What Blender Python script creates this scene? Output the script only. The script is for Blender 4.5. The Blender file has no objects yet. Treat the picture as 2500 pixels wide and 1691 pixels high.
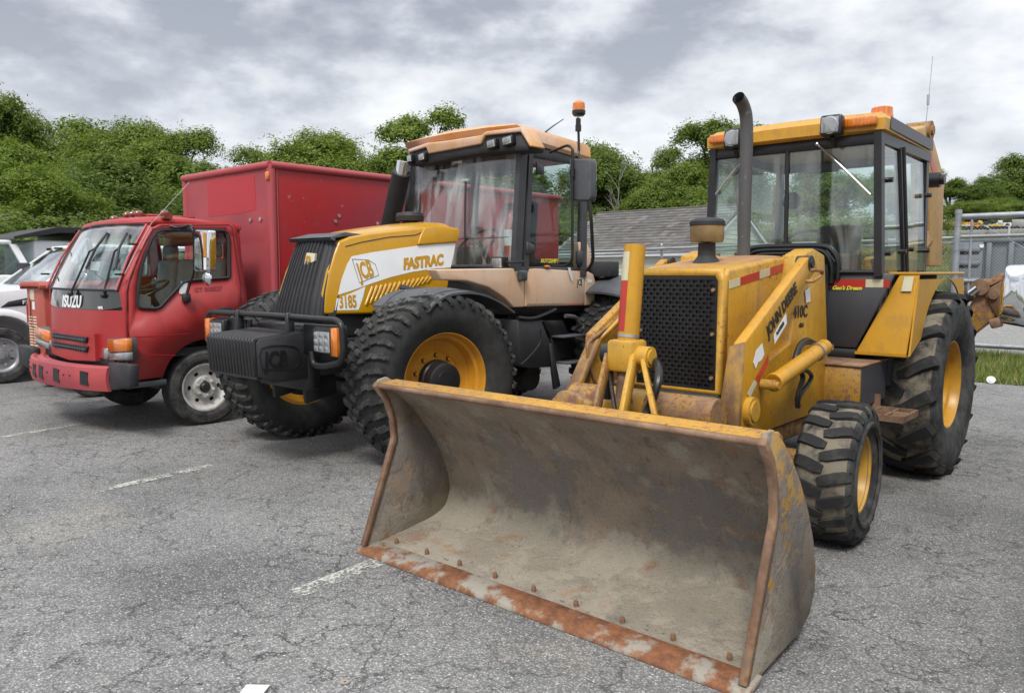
import bpy, bmesh, math, random
import numpy as np
from mathutils import Vector, Matrix, Euler
random.seed(7); rng = np.random.default_rng(11)
SC = bpy.context.scene; COL = SC.collection
R_ = math.radians

# ------------------------------------------------------------------ camera
FPX, UC, VC, PITCH, YAW, CH = 1905., 1250., 845.5, R_(5.44), R_(41.3), 1.55
cd = bpy.data.cameras.new('camera'); cam = bpy.data.objects.new('camera', cd); COL.objects.link(cam)
cd.sensor_fit = 'HORIZONTAL'; cd.sensor_width = 36.0; cd.lens = 36.0 * FPX / 2500.0
cd.clip_start = 0.05; cd.clip_end = 3000
cam.location = (0, 0, CH); cam.rotation_euler = (R_(90) - PITCH, 0, YAW)
SC.camera = cam
SC.view_settings.view_transform = 'Standard'; SC.view_settings.look = 'None'
SC.view_settings.exposure = 0.80; SC.view_settings.gamma = 1.0; SC.view_settings.use_curve_mapping = False
SC.render.resolution_x = 1024; SC.render.resolution_y = 692

# ------------------------------------------------------------------ sky and sun
SUN_EL, SUN_AZ = R_(52), R_(150)
world = bpy.data.worlds.new('World'); SC.world = world; world.use_nodes = True
wn = world.node_tree; wn.nodes.clear(); wl = wn.links
def WN(t, **k):
    n = wn.nodes.new(t)
    for a, b in k.items(): setattr(n, a, b)
    return n
wo = WN('ShaderNodeOutputWorld'); wb = WN('ShaderNodeBackground'); wl.new(wb.outputs[0], wo.inputs[0]); wb.inputs[1].default_value = 0.1
sky = WN('ShaderNodeTexSky', sky_type='NISHITA'); sky.sun_disc = False; sky.sun_elevation = SUN_EL; sky.sun_rotation = SUN_AZ
tcw = WN('ShaderNodeTexCoord'); sx = WN('ShaderNodeSeparateXYZ'); wl.new(tcw.outputs['Generated'], sx.inputs[0])
def wmath(op, a, b=None, c=None):
    n = WN('ShaderNodeMath', operation=op)
    for i, q in enumerate((a, b, c)):
        if q is None: continue
        if isinstance(q, (int, float)): n.inputs[i].default_value = q
        else: wl.new(q, n.inputs[i])
    return n.outputs[0]
zc = wmath('ADD', wmath('MAXIMUM', sx.outputs[2], 0.0), 0.24)
cx = WN('ShaderNodeCombineXYZ'); wl.new(sx.outputs[0], cx.inputs[0]); wl.new(sx.outputs[1], cx.inputs[1]); wl.new(wmath('MULTIPLY', sx.outputs[2], 2.1), cx.inputs[2])
def wnoise(scale, detail, rough, dist, off):
    mp = WN('ShaderNodeMapping'); mp.inputs['Location'].default_value = off; wl.new(cx.outputs[0], mp.inputs[0])
    n = WN('ShaderNodeTexNoise'); wl.new(mp.outputs[0], n.inputs['Vector'])
    n.inputs['Scale'].default_value = scale; n.inputs['Detail'].default_value = detail
    n.inputs['Roughness'].default_value = rough; n.inputs['Distortion'].default_value = dist
    return n.outputs['Fac']
n1 = wnoise(2.7, 9, 0.54, 0.0, (3.1, 1.7, 0)); n2 = wnoise(7.5, 9, 0.56, 0.0, (7.3, 2.2, 0)); n3 = wnoise(1.1, 3, 0.5, 0, (1.2, 9.1, 0))
mixn = wmath('ADD', wmath('ADD', wmath('MULTIPLY', n1, 0.46), wmath('MULTIPLY', n2, 0.36)), wmath('MULTIPLY', n3, 0.18))
cr = WN('ShaderNodeValToRGB'); wl.new(mixn, cr.inputs[0])
el = cr.color_ramp.elements
el[0].position = 0.42; el[0].color = (0.315, 0.34, 0.39, 1)
el[1].position = 0.585; el[1].color = (0.82, 0.825, 0.835, 1)
for p, c in ((0.462, (0.425, 0.45, 0.50, 1)), (0.495, (0.56, 0.585, 0.63, 1)), (0.535, (0.68, 0.695, 0.72, 1))):
    e = el.new(p); e.color = c
# overcast sky: paler towards the horizon, brighter overhead
hz = WN('ShaderNodeMapRange'); wl.new(sx.outputs[2], hz.inputs[0]); hz.inputs[1].default_value = 0.0; hz.inputs[2].default_value = 0.30; hz.inputs[3].default_value = 0.42; hz.inputs[4].default_value = 0.0
mh = WN('ShaderNodeMix', data_type='RGBA'); wl.new(hz.outputs[0], mh.inputs[0]); wl.new(cr.outputs[0], mh.inputs[6]); mh.inputs[7].default_value = (0.62, 0.65, 0.69, 1)
zf = wmath('MULTIPLY', wmath('ADD', wmath('MULTIPLY', wmath('MAXIMUM', wmath('SUBTRACT', sx.outputs[2], 0.35), 0.0), 2.0), 1.0), 7.6)
vs = WN('ShaderNodeVectorMath', operation='SCALE'); wl.new(mh.outputs[2], vs.inputs[0]); wl.new(zf, vs.inputs[3])
mk = WN('ShaderNodeMix', data_type='RGBA'); mk.inputs[0].default_value = 0.95
wl.new(sky.outputs[0], mk.inputs[6]); wl.new(vs.outputs[0], mk.inputs[7]); wl.new(mk.outputs[2], wb.inputs[0])
sl = bpy.data.lights.new('sun', 'SUN'); sl.energy = 1.5; sl.angle = R_(14); sl.color = (1, 0.965, 0.91)
sun = bpy.data.objects.new('sun', sl); COL.objects.link(sun)
# direction to the sun (same azimuth convention as the sky texture: clockwise from +Y)
sd = Vector((math.sin(SUN_AZ) * math.cos(SUN_EL), math.cos(SUN_AZ) * math.cos(SUN_EL), math.sin(SUN_EL)))
sun.rotation_euler = sd.to_track_quat('Z', 'Y').to_euler(); sun.location = (0, 0, 30)

# ------------------------------------------------------------------ measuring the photograph: a point of it on a known plane, in metres
_F = Vector((-math.sin(YAW) * math.cos(PITCH), math.cos(YAW) * math.cos(PITCH), -math.sin(PITCH)))
_R = Vector((math.cos(YAW), math.sin(YAW), 0)); _U = _R.cross(_F); _C = Vector((0, 0, CH))
CR = {'s': (0, 0, 1), 'd': (0, 0, .9296), 'c1': (0, 400, 2.381), 'c2': (480, 360, 2.246), 'c3': (850, 230, 2.62), 'c4': (1400, 200, 1.7467),
      'c5': (1700, 250, 2.096), 'c6': (880, 850, 1.8696), 'cA': (1880, 650, 2.245), 'cB': (1250, 620, 4.137), 'cC': (2150, 350, 5.24),
      'cD': (0, 540, 3.573), 'cE': (2300, 600, 3.93), 'cF': (0, 220, 3.32), 'cG': (0, 1000, 2.275)}
def P(k, u, v, x=None, y=None, z=None, pl=None):
    o = CR[k]; u = o[0] + u / o[2]; v = o[1] + v / o[2]
    d = _F + (u - UC) / FPX * _R - (v - VC) / FPX * _U
    if pl is not None:
        n = pl[1]; return _C + d * ((pl[0] - _C).dot(n) / d.dot(n))
    i, val = (0, x) if x is not None else (1, y) if y is not None else (2, z)
    return _C + d * ((val - _C[i]) / d[i])
def PP(k, pts, **kw): return [P(k, a, b, **kw) for a, b in pts]

# ------------------------------------------------------------------ materials
def newmat(name):
    m = bpy.data.materials.new(name); m.use_nodes = True; nt = m.node_tree; nt.nodes.clear()
    return m, nt
class NT:
    def __init__(s, name):
        s.m, s.t = newmat(name); s.out = s.n('ShaderNodeOutputMaterial'); s.tc = s.n('ShaderNodeTexCoord')
    def n(s, t, **k):
        q = s.t.nodes.new(t)
        for a, b in k.items(): setattr(q, a, b)
        return q
    def put(s, sock, v):
        if v is None: return
        if hasattr(v, 'is_output'): s.t.links.new(v, sock)
        else:
            if sock.type == 'RGBA' and len(v) == 3: v = (*v, 1)
            sock.default_value = v
    def noise(s, scale, detail=4, rough=.5, dist=0, vec=None, sc=None, off=None):
        q = s.n('ShaderNodeTexNoise'); v = vec or s.tc.outputs['Object']
        if sc or off:
            mp = s.n('ShaderNodeMapping'); s.t.links.new(v, mp.inputs[0])
            if sc: mp.inputs['Scale'].default_value = sc
            if off: mp.inputs['Location'].default_value = off
            v = mp.outputs[0]
        s.t.links.new(v, q.inputs['Vector'])
        for a, b in (('Scale', scale), ('Detail', detail), ('Roughness', rough), ('Distortion', dist)): q.inputs[a].default_value = b
        return q.outputs['Fac']
    def vor(s, scale, feature='F1', vec=None, rnd=1, out='Distance'):
        q = s.n('ShaderNodeTexVoronoi', feature=feature); s.t.links.new(vec or s.tc.outputs['Object'], q.inputs['Vector'])
        q.inputs['Scale'].default_value = scale; q.inputs['Randomness'].default_value = rnd
        return q.outputs[out]
    def ramp(s, f, *st):
        q = s.n('ShaderNodeValToRGB'); s.t.links.new(f, q.inputs[0]); e = q.color_ramp.elements
        def c4(c): return (c, c, c, 1) if isinstance(c, (int, float)) else (*c, 1)
        e[0].position, e[0].color = st[0][0], c4(st[0][1]); e[1].position, e[1].color = st[-1][0], c4(st[-1][1])
        for p, c in st[1:-1]: k = e.new(p); k.color = c4(c)
        return q.outputs[0]
    def mix(s, f, a, b, mode='MIX'):
        q = s.n('ShaderNodeMix', data_type='RGBA', blend_type=mode); q.clamp_factor = True
        s.put(q.inputs[0], f); s.put(q.inputs[6], a); s.put(q.inputs[7], b); return q.outputs[2]
    def math(s, op, a, b=0.):
        q = s.n('ShaderNodeMath', operation=op); s.put(q.inputs[0], a); s.put(q.inputs[1], b); return q.outputs[0]
    def pos(s):
        g = s.n('ShaderNodeNewGeometry'); return g.outputs['Position']
    def bsdf(s, col, rough=.5, metal=0, bump=None, bs=.2, bd=.01, spec=.5, coat=0):
        p = s.n('ShaderNodeBsdfPrincipled'); s.put(p.inputs['Base Color'], col); s.put(p.inputs['Roughness'], rough); s.put(p.inputs['Metallic'], metal)
        s.put(p.inputs['Specular IOR Level'], spec); s.put(p.inputs['Coat Weight'], coat); p.inputs['Coat Roughness'].default_value = .15
        if bump is not None:
            b = s.n('ShaderNodeBump'); b.inputs['Strength'].default_value = bs; b.inputs['Distance'].default_value = bd
            s.t.links.new(bump, b.inputs['Height']); s.t.links.new(b.outputs[0], p.inputs['Normal'])
        s.t.links.new(p.outputs[0], s.out.inputs[0]); return p
def paint(name, col, rough=.4, rust=0.0, dirt=.25, fade=None, fades=1.2, spots=None, coat=0, metal=0, rustcol=(.16, .055, .025), scr=0.0):
    """painted metal: fading, grime, specks and scabs of rust"""
    m = NT(name)
    c = m.mix(m.ramp(m.noise(2.2, 5, .6), (.35, 0.), (.7, 1.)), col, tuple(x * (1 - dirt * .45) for x in col))
    if fade: c = m.mix(m.ramp(m.noise(fades, 4, .55, off=(4, 2, 9)), (.42, 0.), (.62, 1.)), c, fade)
    c = m.mix(m.math('MULTIPLY', m.ramp(m.noise(9, 8, .7, off=(1, 7, 3)), (.5, 0.), (.75, 1.)), dirt), c, (.09, .075, .06))
    # rain streaks
    c = m.mix(m.math('MULTIPLY', m.ramp(m.noise(7, 5, .6, sc=(3, 3, .25), off=(2, 5, 1)), (.52, 0.), (.72, 1.)), dirt * .7), c, (.10, .085, .07))
    bump = m.noise(55, 4, .6)
    rr = rough
    if rust > 0:
        big = m.noise(3.1, 10, .68, off=(8, 3, 5)); fine = m.noise(38, 6, .7, off=(2, 8, 5)); t = .74 - .20 * rust
        f1 = m.ramp(big, (t, 0.), (t + .05, 1.))
        t2 = .70 - .14 * rust
        f2 = m.ramp(m.math('ADD', m.math('MULTIPLY', fine, .75), m.math('MULTIPLY', big, .25)), (t2 - .06, 0.), (t2 - .02, 1.))
        rc = m.mix(m.noise(14, 5, .6), rustcol, tuple(min(1, x * 2.1) for x in rustcol))
        f = m.math('MAXIMUM', f1, f2); c = m.mix(f, c, rc)
        rr = m.ramp(f, (0., rough), (1., .85)); bump = m.math('ADD', m.math('MULTIPLY', bump, .3), m.math('MULTIPLY', f, .6))
    if scr > 0:
        q = m.noise(30, 4, .6, sc=(1, .35, .5), off=(5, 5, 2)); c = m.mix(m.math('MULTIPLY', m.ramp(q, (.66, 0.), (.69, 1.)), scr), c, (.5, .42, .38))
    m.bsdf(c, rr, metal, bump, .12, .004, .5, coat); return m.m
def plain(name, col, rough=.5, metal=0, var=.15, bs=.15, sc=40, spec=.5, coat=0):
    m = NT(name); c = m.mix(m.ramp(m.noise(6, 5, .6), (.3, 0.), (.7, 1.)), tuple(x * (1 - var) for x in col), tuple(min(1, x * (1 + var)) for x in col))
    m.bsdf(c, rough, metal, m.noise(sc, 4, .6), bs, .003, spec, coat); return m.m
def glass(name, tint=(.72, .83, .80), rough=.03, dirt_haze=.0, refl=1.0):
    m = NT(name); tr = m.n('ShaderNodeBsdfTransparent'); m.put(tr.inputs[0], tint)
    gl = m.n('ShaderNodeBsdfGlossy'); gl.inputs['Roughness'].default_value = rough; m.put(gl.inputs[0], (1, 1, 1))
    ge = m.n('ShaderNodeNewGeometry'); dt = m.n('ShaderNodeVectorMath', operation='DOT_PRODUCT'); m.t.links.new(ge.outputs['Normal'], dt.inputs[0]); m.t.links.new(ge.outputs['Incoming'], dt.inputs[1])
    fr = m.math('ADD', m.math('MULTIPLY', m.math('POWER', m.math('SUBTRACT', 1.0, m.math('ABSOLUTE', dt.outputs['Value'])), 5.0), .96), .04)   # same from either side of the pane
    mx = m.n('ShaderNodeMixShader'); m.t.links.new(m.math('MULTIPLY', fr, refl), mx.inputs[0]); m.t.links.new(tr.outputs[0], mx.inputs[1]); m.t.links.new(gl.outputs[0], mx.inputs[2])
    o = mx.outputs[0]
    if dirt_haze > 0:
        df = m.n('ShaderNodeBsdfDiffuse'); m.put(df.inputs[0], (.55, .56, .56)); m2 = m.n('ShaderNodeMixShader')  # pale streaky veil: dirt, plus haze and sky reflection painted into the pane
        q = m.ramp(m.noise(4, 4, .55, .8, sc=(1.6, 1.6, .28), off=(3, 1, 2)), (.46, .06), (.68, 1.))
        m.t.links.new(m.math('MULTIPLY', q, dirt_haze), m2.inputs[0]); m.t.links.new(o, m2.inputs[1]); m.t.links.new(df.outputs[0], m2.inputs[2]); o = m2.outputs[0]
    m.t.links.new(o, m.out.inputs[0]); return m.m
def chrome(name, rough=.04):
    m = NT(name); m.bsdf((.75, .76, .78), rough, 1.0); return m.m
def lensmat(name, col, rough=.12, em=0):
    m = NT(name); p = m.bsdf(m.mix(m.ramp(m.noise(30, 3, .5, sc=(3, 1, .4)), (.4, 0.), (.6, 1.)), col, tuple(q * .7 for q in col)), rough, 0, m.vor(70), .12, .003, .8, .6); return m.m

M = {}
M['rubber'] = plain('rubber', (.022, .022, .023), .75, var=.3, bs=.25, sc=60, spec=.35)
def dusty_rubber(name, dust, amt, lo=.4, hi=.62):
    m = NT(name); f = m.ramp(m.noise(7, 7, .68), (lo, 0.), (hi, 1.))
    c = m.mix(m.math('MULTIPLY', f, amt), (.024, .024, .025), dust); m.bsdf(c, .82, 0, m.noise(45, 6, .6), .35, .005, .3); return m.m
M['rubber_grey'] = dusty_rubber('weathered tyre rubber', (.10, .098, .092), .8)
M['rubber_dust'] = dusty_rubber('dust caked tyre rubber', (.23, .20, .15), .9, .34, .56)
M['rubber_lug'] = dusty_rubber('worn tread rubber', (.12, .11, .09), .55, .5, .75)
M['rubber_black'] = dusty_rubber('black tyre rubber', (.055, .053, .05), .6)
M['black'] = plain('black paint', (.013, .013, .014), .38, var=.4, bs=.1)
M['black_matt'] = plain('black plastic', (.02, .02, .022), .62, var=.3)
M['grey_plastic'] = plain('weathered grey plastic', (.075, .078, .085), .6, var=.25)
M['dark'] = plain('dark interior', (.03, .031, .034), .8, var=.3)
M['seat'] = plain('dark seat cloth', (.045, .045, .05), .9, var=.3)
M['greasy'] = paint('greasy black steel', (.022, .021, .02), .5, rust=.35, dirt=.5)
M['chrome'] = chrome('chrome'); M['mirror'] = chrome('mirror glass', .01)
M['steel'] = plain('bright steel', (.45, .45, .46), .35, metal=.8, var=.2)
M['galv'] = plain('galvanised steel', (.36, .37, .39), .42, metal=.55, var=.2)
M['galv_wire'] = plain('galvanised wire', (.38, .39, .41), .5, metal=.3, var=.1)
M['lamp_clear'] = lensmat('clear lamp lens', (.27, .28, .28)); M['lamp_amber'] = lensmat('amber lens', (.75, .20, .015)); M['lamp_red'] = lensmat('dark red lens', (.22, .03, .012))
M['white_print'] = plain('white print', (.78, .79, .79), .5, var=.04, bs=.03)
M['black_print'] = plain('black print', (.02, .02, .02), .5, var=.2, bs=.03)
M['ochre_print'] = plain('ochre print', (.52, .27, .015), .45, var=.08, bs=.03)
M['yellow_print'] = plain('yellow print', (.8, .68, .05), .5, var=.06)
M['maroon_print'] = plain('maroon print', (.25, .02, .06), .5, var=.06)
M['refl_red'] = paint('red reflective tape', (.47, .035, .025), .35, dirt=.3); M['refl_white'] = paint('cream reflective tape', (.60, .56, .38), .4, dirt=.3)
M['paper'] = plain('white paper', (.72, .73, .73), .8, var=.05)
M['glass'] = glass('cab glass', (.90, .955, .94)); M['glass_dark'] = glass('tinted glass', (.80, .85, .845), refl=.7); M['glass_clear'] = glass('windscreen glass', (.92, .97, .96), dirt_haze=.17, refl=1.7)
M['glass_streaked'] = glass('streaked windscreen', (.92, .95, .95), dirt_haze=.42, refl=1.6)

# ------------------------------------------------------------------ mesh helpers
class B:
    """collects shapes in one bmesh (world coordinates)"""
    def __init__(s): s.b = bmesh.new(); s.mi = 0
    def _new(s, fs):
        for f in fs: f.material_index = s.mi
        return fs
    def prism(s, pts, vec, bev=0, seg=1):
        pts = [Vector(p) for p in pts]; vec = Vector(vec)
        return s.hull(pts, [p + vec for p in pts], bev, seg)
    def hull(s, A, Bp, bev=0, seg=1):
        n = len(A); t = bmesh.new() if bev else s.b
        a = [t.verts.new(Vector(p)) for p in A]; b = [t.verts.new(Vector(p)) for p in Bp]
        fs = [t.faces.new(a[::-1]), t.faces.new(b)]
        for i in range(n): fs.append(t.faces.new((a[i], a[(i + 1) % n], b[(i + 1) % n], b[i])))
        bmesh.ops.recalc_face_normals(t, faces=fs)
        if bev:
            es = [e for e in t.edges if len(e.link_faces) == 2 and e.calc_face_angle(0) > .35]
            bmesh.ops.bevel(t, geom=es, offset=bev, segments=seg, affect='EDGES', profile=.5, clamp_overlap=True)
            return s._merge(t)
        return s._new(fs)
    def _merge(s, t):
        mp = {}
        for v in t.verts: mp[v] = s.b.verts.new(v.co)
        fs = []
        for f in t.faces:
            try: fs.append(s.b.faces.new([mp[v] for v in f.verts]))
            except ValueError: pass
        t.free(); return s._new(fs)
    def box(s, c, d, bev=0, rot=None, seg=1):
        x, y, z = (q / 2 for q in d); rm = Euler(rot).to_matrix() if rot else Matrix.Identity(3); c = Vector(c)
        A = [c + rm @ Vector(p) for p in ((-x, -y, -z), (x, -y, -z), (x, y, -z), (-x, y, -z))]
        Bq = [c + rm @ Vector(p) for p in ((-x, -y, z), (x, -y, z), (x, y, z), (-x, y, z))]
        return s.hull(A, Bq, bev, seg)
    def bb(s, x0, x1, y0, y1, z0, z1, bev=0, seg=1):
        return s.box(((x0 + x1) / 2, (y0 + y1) / 2, (z0 + z1) / 2), (abs(x1 - x0), abs(y1 - y0), abs(z1 - z0)), bev, None, seg)
    def loft(s, rings, closed=True, caps=True, loop=False):
        vs = [[s.b.verts.new(Vector(p)) for p in r] for r in rings]; fs = []; n = len(rings[0])
        pairs = list(zip(vs, vs[1:])) + ([(vs[-1], vs[0])] if loop else [])
        for a, b in pairs:
            for i in range(n if closed else n - 1):
                j = (i + 1) % n; fs.append(s.b.faces.new((a[i], a[j], b[j], b[i])))
        if caps and closed and not loop: fs += [s.b.faces.new(vs[0][::-1]), s.b.faces.new(vs[-1])]
        bmesh.ops.recalc_face_normals(s.b, faces=fs)
        return s._new(fs)
    def tube(s, pts, r, n=10, caps=True):
        pts = [Vector(p) for p in pts]; rs = r if isinstance(r, (list, tuple)) else [r] * len(pts)
        rings = []; up = None
        for i, p in enumerate(pts):
            d = (pts[min(i + 1, len(pts) - 1)] - pts[max(i - 1, 0)]).normalized()
            if up is None: up = d.orthogonal().normalized()
            up = (up - d * up.dot(d)).normalized(); q = d.cross(up)
            k = 1.0
            if 0 < i < len(pts) - 1:
                a = (pts[i] - pts[i - 1]).normalized(); b = (pts[i + 1] - pts[i]).normalized(); k = 1 / max(.6, math.cos(a.angle(b, 0) / 2))
            rings.append([p + (up * math.cos(t) + q * math.sin(t)) * rs[i] for t in (2 * math.pi * j / n for j in range(n))])
        return s.loft(rings, True, caps)
    def cyl(s, p0, p1, r, n=20, r1=None): return s.tube([p0, p1], [r, r if r1 is None else r1], n)
    def lathe(s, prof, c=(0, 0, 0), ax=(1, 0, 0), n=32, a0=0, a1=2 * math.pi, caps=False):
        """prof: (along, radius)"""
        c = Vector(c); ax = Vector(ax).normalized(); u = ax.orthogonal().normalized()
        if abs(ax.z) < .9: u = (Vector((0, 0, 1)) - ax * ax.z).normalized()
        w = ax.cross(u); full = abs(a1 - a0) > 6.28
        rings = []
        for j in range(n if full else n + 1):
            t = a0 + (a1 - a0) * j / n; d = u * math.cos(t) + w * math.sin(t)
            rings.append([c + ax * a + d * max(r, 1e-4) for a, r in prof])
        return s.loft(rings, False, False, loop=full)
    def sphere(s, c, r, n=12, sc=(1, 1, 1)):
        prof = [(-math.cos(math.pi * i / (n // 2)), math.sin(math.pi * i / (n // 2))) for i in range(n // 2 + 1)]
        fs = s.lathe([(a * r, b * r) for a, b in prof], (0, 0, 0), (0, 0, 1), n)
        vs = {v for f in fs for v in f.verts}
        for v in vs: v.co = Vector(c) + Vector((v.co.x * sc[0], v.co.y * sc[1], v.co.z * sc[2]))
        return fs
    def grid(s, fn, nu, nv, th=None):
        """surface fn(u,v), u,v in 0..1; th = thickness vector gives it a back"""
        def one(off):
            return [[s.b.verts.new(Vector(fn(i / nu, j / nv)) + off) for j in range(nv + 1)] for i in range(nu + 1)]
        a = one(Vector((0, 0, 0))); fs = []
        for i in range(nu):
            for j in range(nv): fs.append(s.b.faces.new((a[i][j], a[i + 1][j], a[i + 1][j + 1], a[i][j + 1])))
        if th is not None:
            b = one(Vector(th))
            for i in range(nu):
                for j in range(nv): fs.append(s.b.faces.new((b[i][j + 1], b[i + 1][j + 1], b[i + 1][j], b[i][j])))
            for i in range(nu):
                fs.append(s.b.faces.new((a[i + 1][0], a[i][0], b[i][0], b[i + 1][0]))); fs.append(s.b.faces.new((a[i][nv], a[i + 1][nv], b[i + 1][nv], b[i][nv])))
            for j in range(nv):
                fs.append(s.b.faces.new((a[0][j], a[0][j + 1], b[0][j + 1], b[0][j]))); fs.append(s.b.faces.new((a[nu][j + 1], a[nu][j], b[nu][j], b[nu][j + 1])))
            bmesh.ops.recalc_face_normals(s.b, faces=fs)
        return s._new(fs)
    def plate(s, outer, holes, vec):
        """flat sheet with holes, given thickness vec"""
        t = bmesh.new(); es = []
        for lp in [outer] + list(holes):
            vs = [t.verts.new(Vector(p)) for p in lp]
            for i in range(len(vs)): es.append(t.edges.new((vs[i], vs[(i + 1) % len(vs)])))
        r = bmesh.ops.triangle_fill(t, edges=es, use_beauty=True, use_dissolve=False)
        fs = [g for g in r['geom'] if isinstance(g, bmesh.types.BMFace)]
        e = bmesh.ops.extrude_face_region(t, geom=fs + list(t.edges))
        nv = [g for g in e['geom'] if isinstance(g, bmesh.types.BMVert)]
        for v in nv: v.co += Vector(vec)
        fs2 = [f for f in t.faces]
        bmesh.ops.recalc_face_normals(t, faces=fs2)
        return s._merge(t)
def smoothpath(pts, n=6):
    """round a polyline (Catmull-Rom)"""
    pts = [Vector(p) for p in pts]; q = [pts[0]] + pts + [pts[-1]]; out = []
    for i in range(1, len(q) - 2):
        for j in range(n):
            t = j / n; a, b, c, d = q[i - 1], q[i], q[i + 1], q[i + 2]
            out.append(.5 * ((2 * b) + (c - a) * t + (2 * a - 5 * b + 4 * c - d) * t * t + (3 * b - a - 3 * c + d) * t ** 3))
    return out + [pts[-1]]
def tag(o, label=None, cat=None, group=None, kind=None):
    for k, v in (('label', label), ('category', cat), ('group', group), ('kind', kind)):
        if v: o[k] = v
    return o
def thing(name, loc, label, cat, group=None):
    o = bpy.data.objects.new(name, None); COL.objects.link(o); o.location = loc; o.empty_display_size = .2
    return tag(o, label, cat, group)
def place(o, parent):
    if parent is not None:
        o.parent = parent; bpy.context.view_layer.update() if False else None
        o.matrix_parent_inverse = WM(parent).inverted()
    return o
_wm = {}
def WM(o):
    m = Matrix.LocRotScale(o.location, o.rotation_euler, o.scale)
    if o.parent is not None: return WM(o.parent) @ o.matrix_parent_inverse @ m
    return m
def make(name, b, mats, parent=None, smooth=32, kind=None, label=None):
    mats = [M[q] if isinstance(q, str) else q for q in (mats if isinstance(mats, (list, tuple)) else [mats])]
    me = bpy.data.meshes.new(name)
    if isinstance(b, B):
        lim = R_(smooth)
        for f in b.b.faces: f.smooth = True
        for e in b.b.edges:
            if len(e.link_faces) != 2 or e.calc_face_angle(0) > lim: e.smooth = False
        b.b.to_mesh(me); b.b.free()
    else: me = b
    for m in mats: me.materials.append(m)
    o = bpy.data.objects.new(name, me); COL.objects.link(o); place(o, parent)
    if kind: o['kind'] = kind
    if label: o['label'] = label
    return o
def inst(o, parent, mat):
    c = o.copy(); COL.objects.link(c); c.parent = None; c.matrix_parent_inverse = Matrix.Identity(4)
    loc, rot, sc = mat.decompose(); c.location = loc; c.rotation_mode = 'XYZ'; c.rotation_euler = rot.to_euler(); c.scale = sc
    place(c, parent); return c
def text(name, body, size, mat, parent, org, xd, yd, thick=.0, sx=1.0, shear=0, ext=.0015, align='LEFT'):
    """flat lettering lying on a surface; size is the capital height in metres"""
    cu = bpy.data.curves.new(name, 'FONT'); cu.body = body; cu.size = size / .70; cu.extrude = ext; cu.offset = thick * size; cu.shear = shear; cu.resolution_u = 3; cu.align_x = align
    t = bpy.data.objects.new('tmp', cu); COL.objects.link(t); dg = bpy.context.evaluated_depsgraph_get(); me = bpy.data.meshes.new_from_object(t.evaluated_get(dg)); bpy.data.objects.remove(t)
    x = Vector(xd).normalized(); z = x.cross(Vector(yd)).normalized(); y = z.cross(x)
    mt = Matrix.Translation(Vector(org)) @ Matrix((x * sx, y, z)).transposed().to_4x4(); me.transform(mt)
    me.materials.clear()
    return make(name, me, mat, parent)
YV = Vector((0, 1, 0)); XV = Vector((1, 0, 0)); ZV = Vector((0, 0, 1))
# ------------------------------------------------------------------ wheels (axle along local x, outer face towards +x)
def carcass(b, R, rr, W, h, n=64, crown=.012):
    d = R - h - rr
    pr = [(-W * .34, rr - .012), (-W * .385, rr + .004), (-W * .43, rr + .16 * d), (-W * .485, rr + .38 * d), (-W * .50, rr + .58 * d), (-W * .485, rr + .78 * d), (-W * .455, rr + .92 * d),
          (-W * .41, rr + d * .985), (-W * .25, rr + d + crown * .6), (0, rr + d + crown)]
    pr = pr + [(-a, r) for a, r in pr[-2::-1]]
    fs = b.lathe(pr, n=n)
    for f in fs:
        c = f.calc_center_median()
        if abs(c.x) < W * .40: f.material_index = 2
    return pr
def lug(b, path, Rf, rb):
    """path: list of (a, theta, halfwidth, top radius); rb = base radius fn(a)"""
    rings = []
    for i, (a, th, hw, rt) in enumerate(path):
        p0 = path[max(0, i - 1)]; p1 = path[min(len(path) - 1, i + 1)]
        da, dt = p1[0] - p0[0], (p1[1] - p0[1]) * Rf; L = math.hypot(da, dt) or 1; na, nt = -dt / L, da / L
        q = []
        for sgn, r, k in ((-1, rb(a), 1.18), (-1, rt, .92), (1, rt, .92), (1, rb(a), 1.18)):
            aa = a + na * hw * k * sgn; tt = th + nt * hw * k * sgn / Rf
            q.append(Vector((aa, -math.sin(tt) * r, math.cos(tt) * r)))
        rings.append(q)
    b.loft(rings, True, True)
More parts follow.
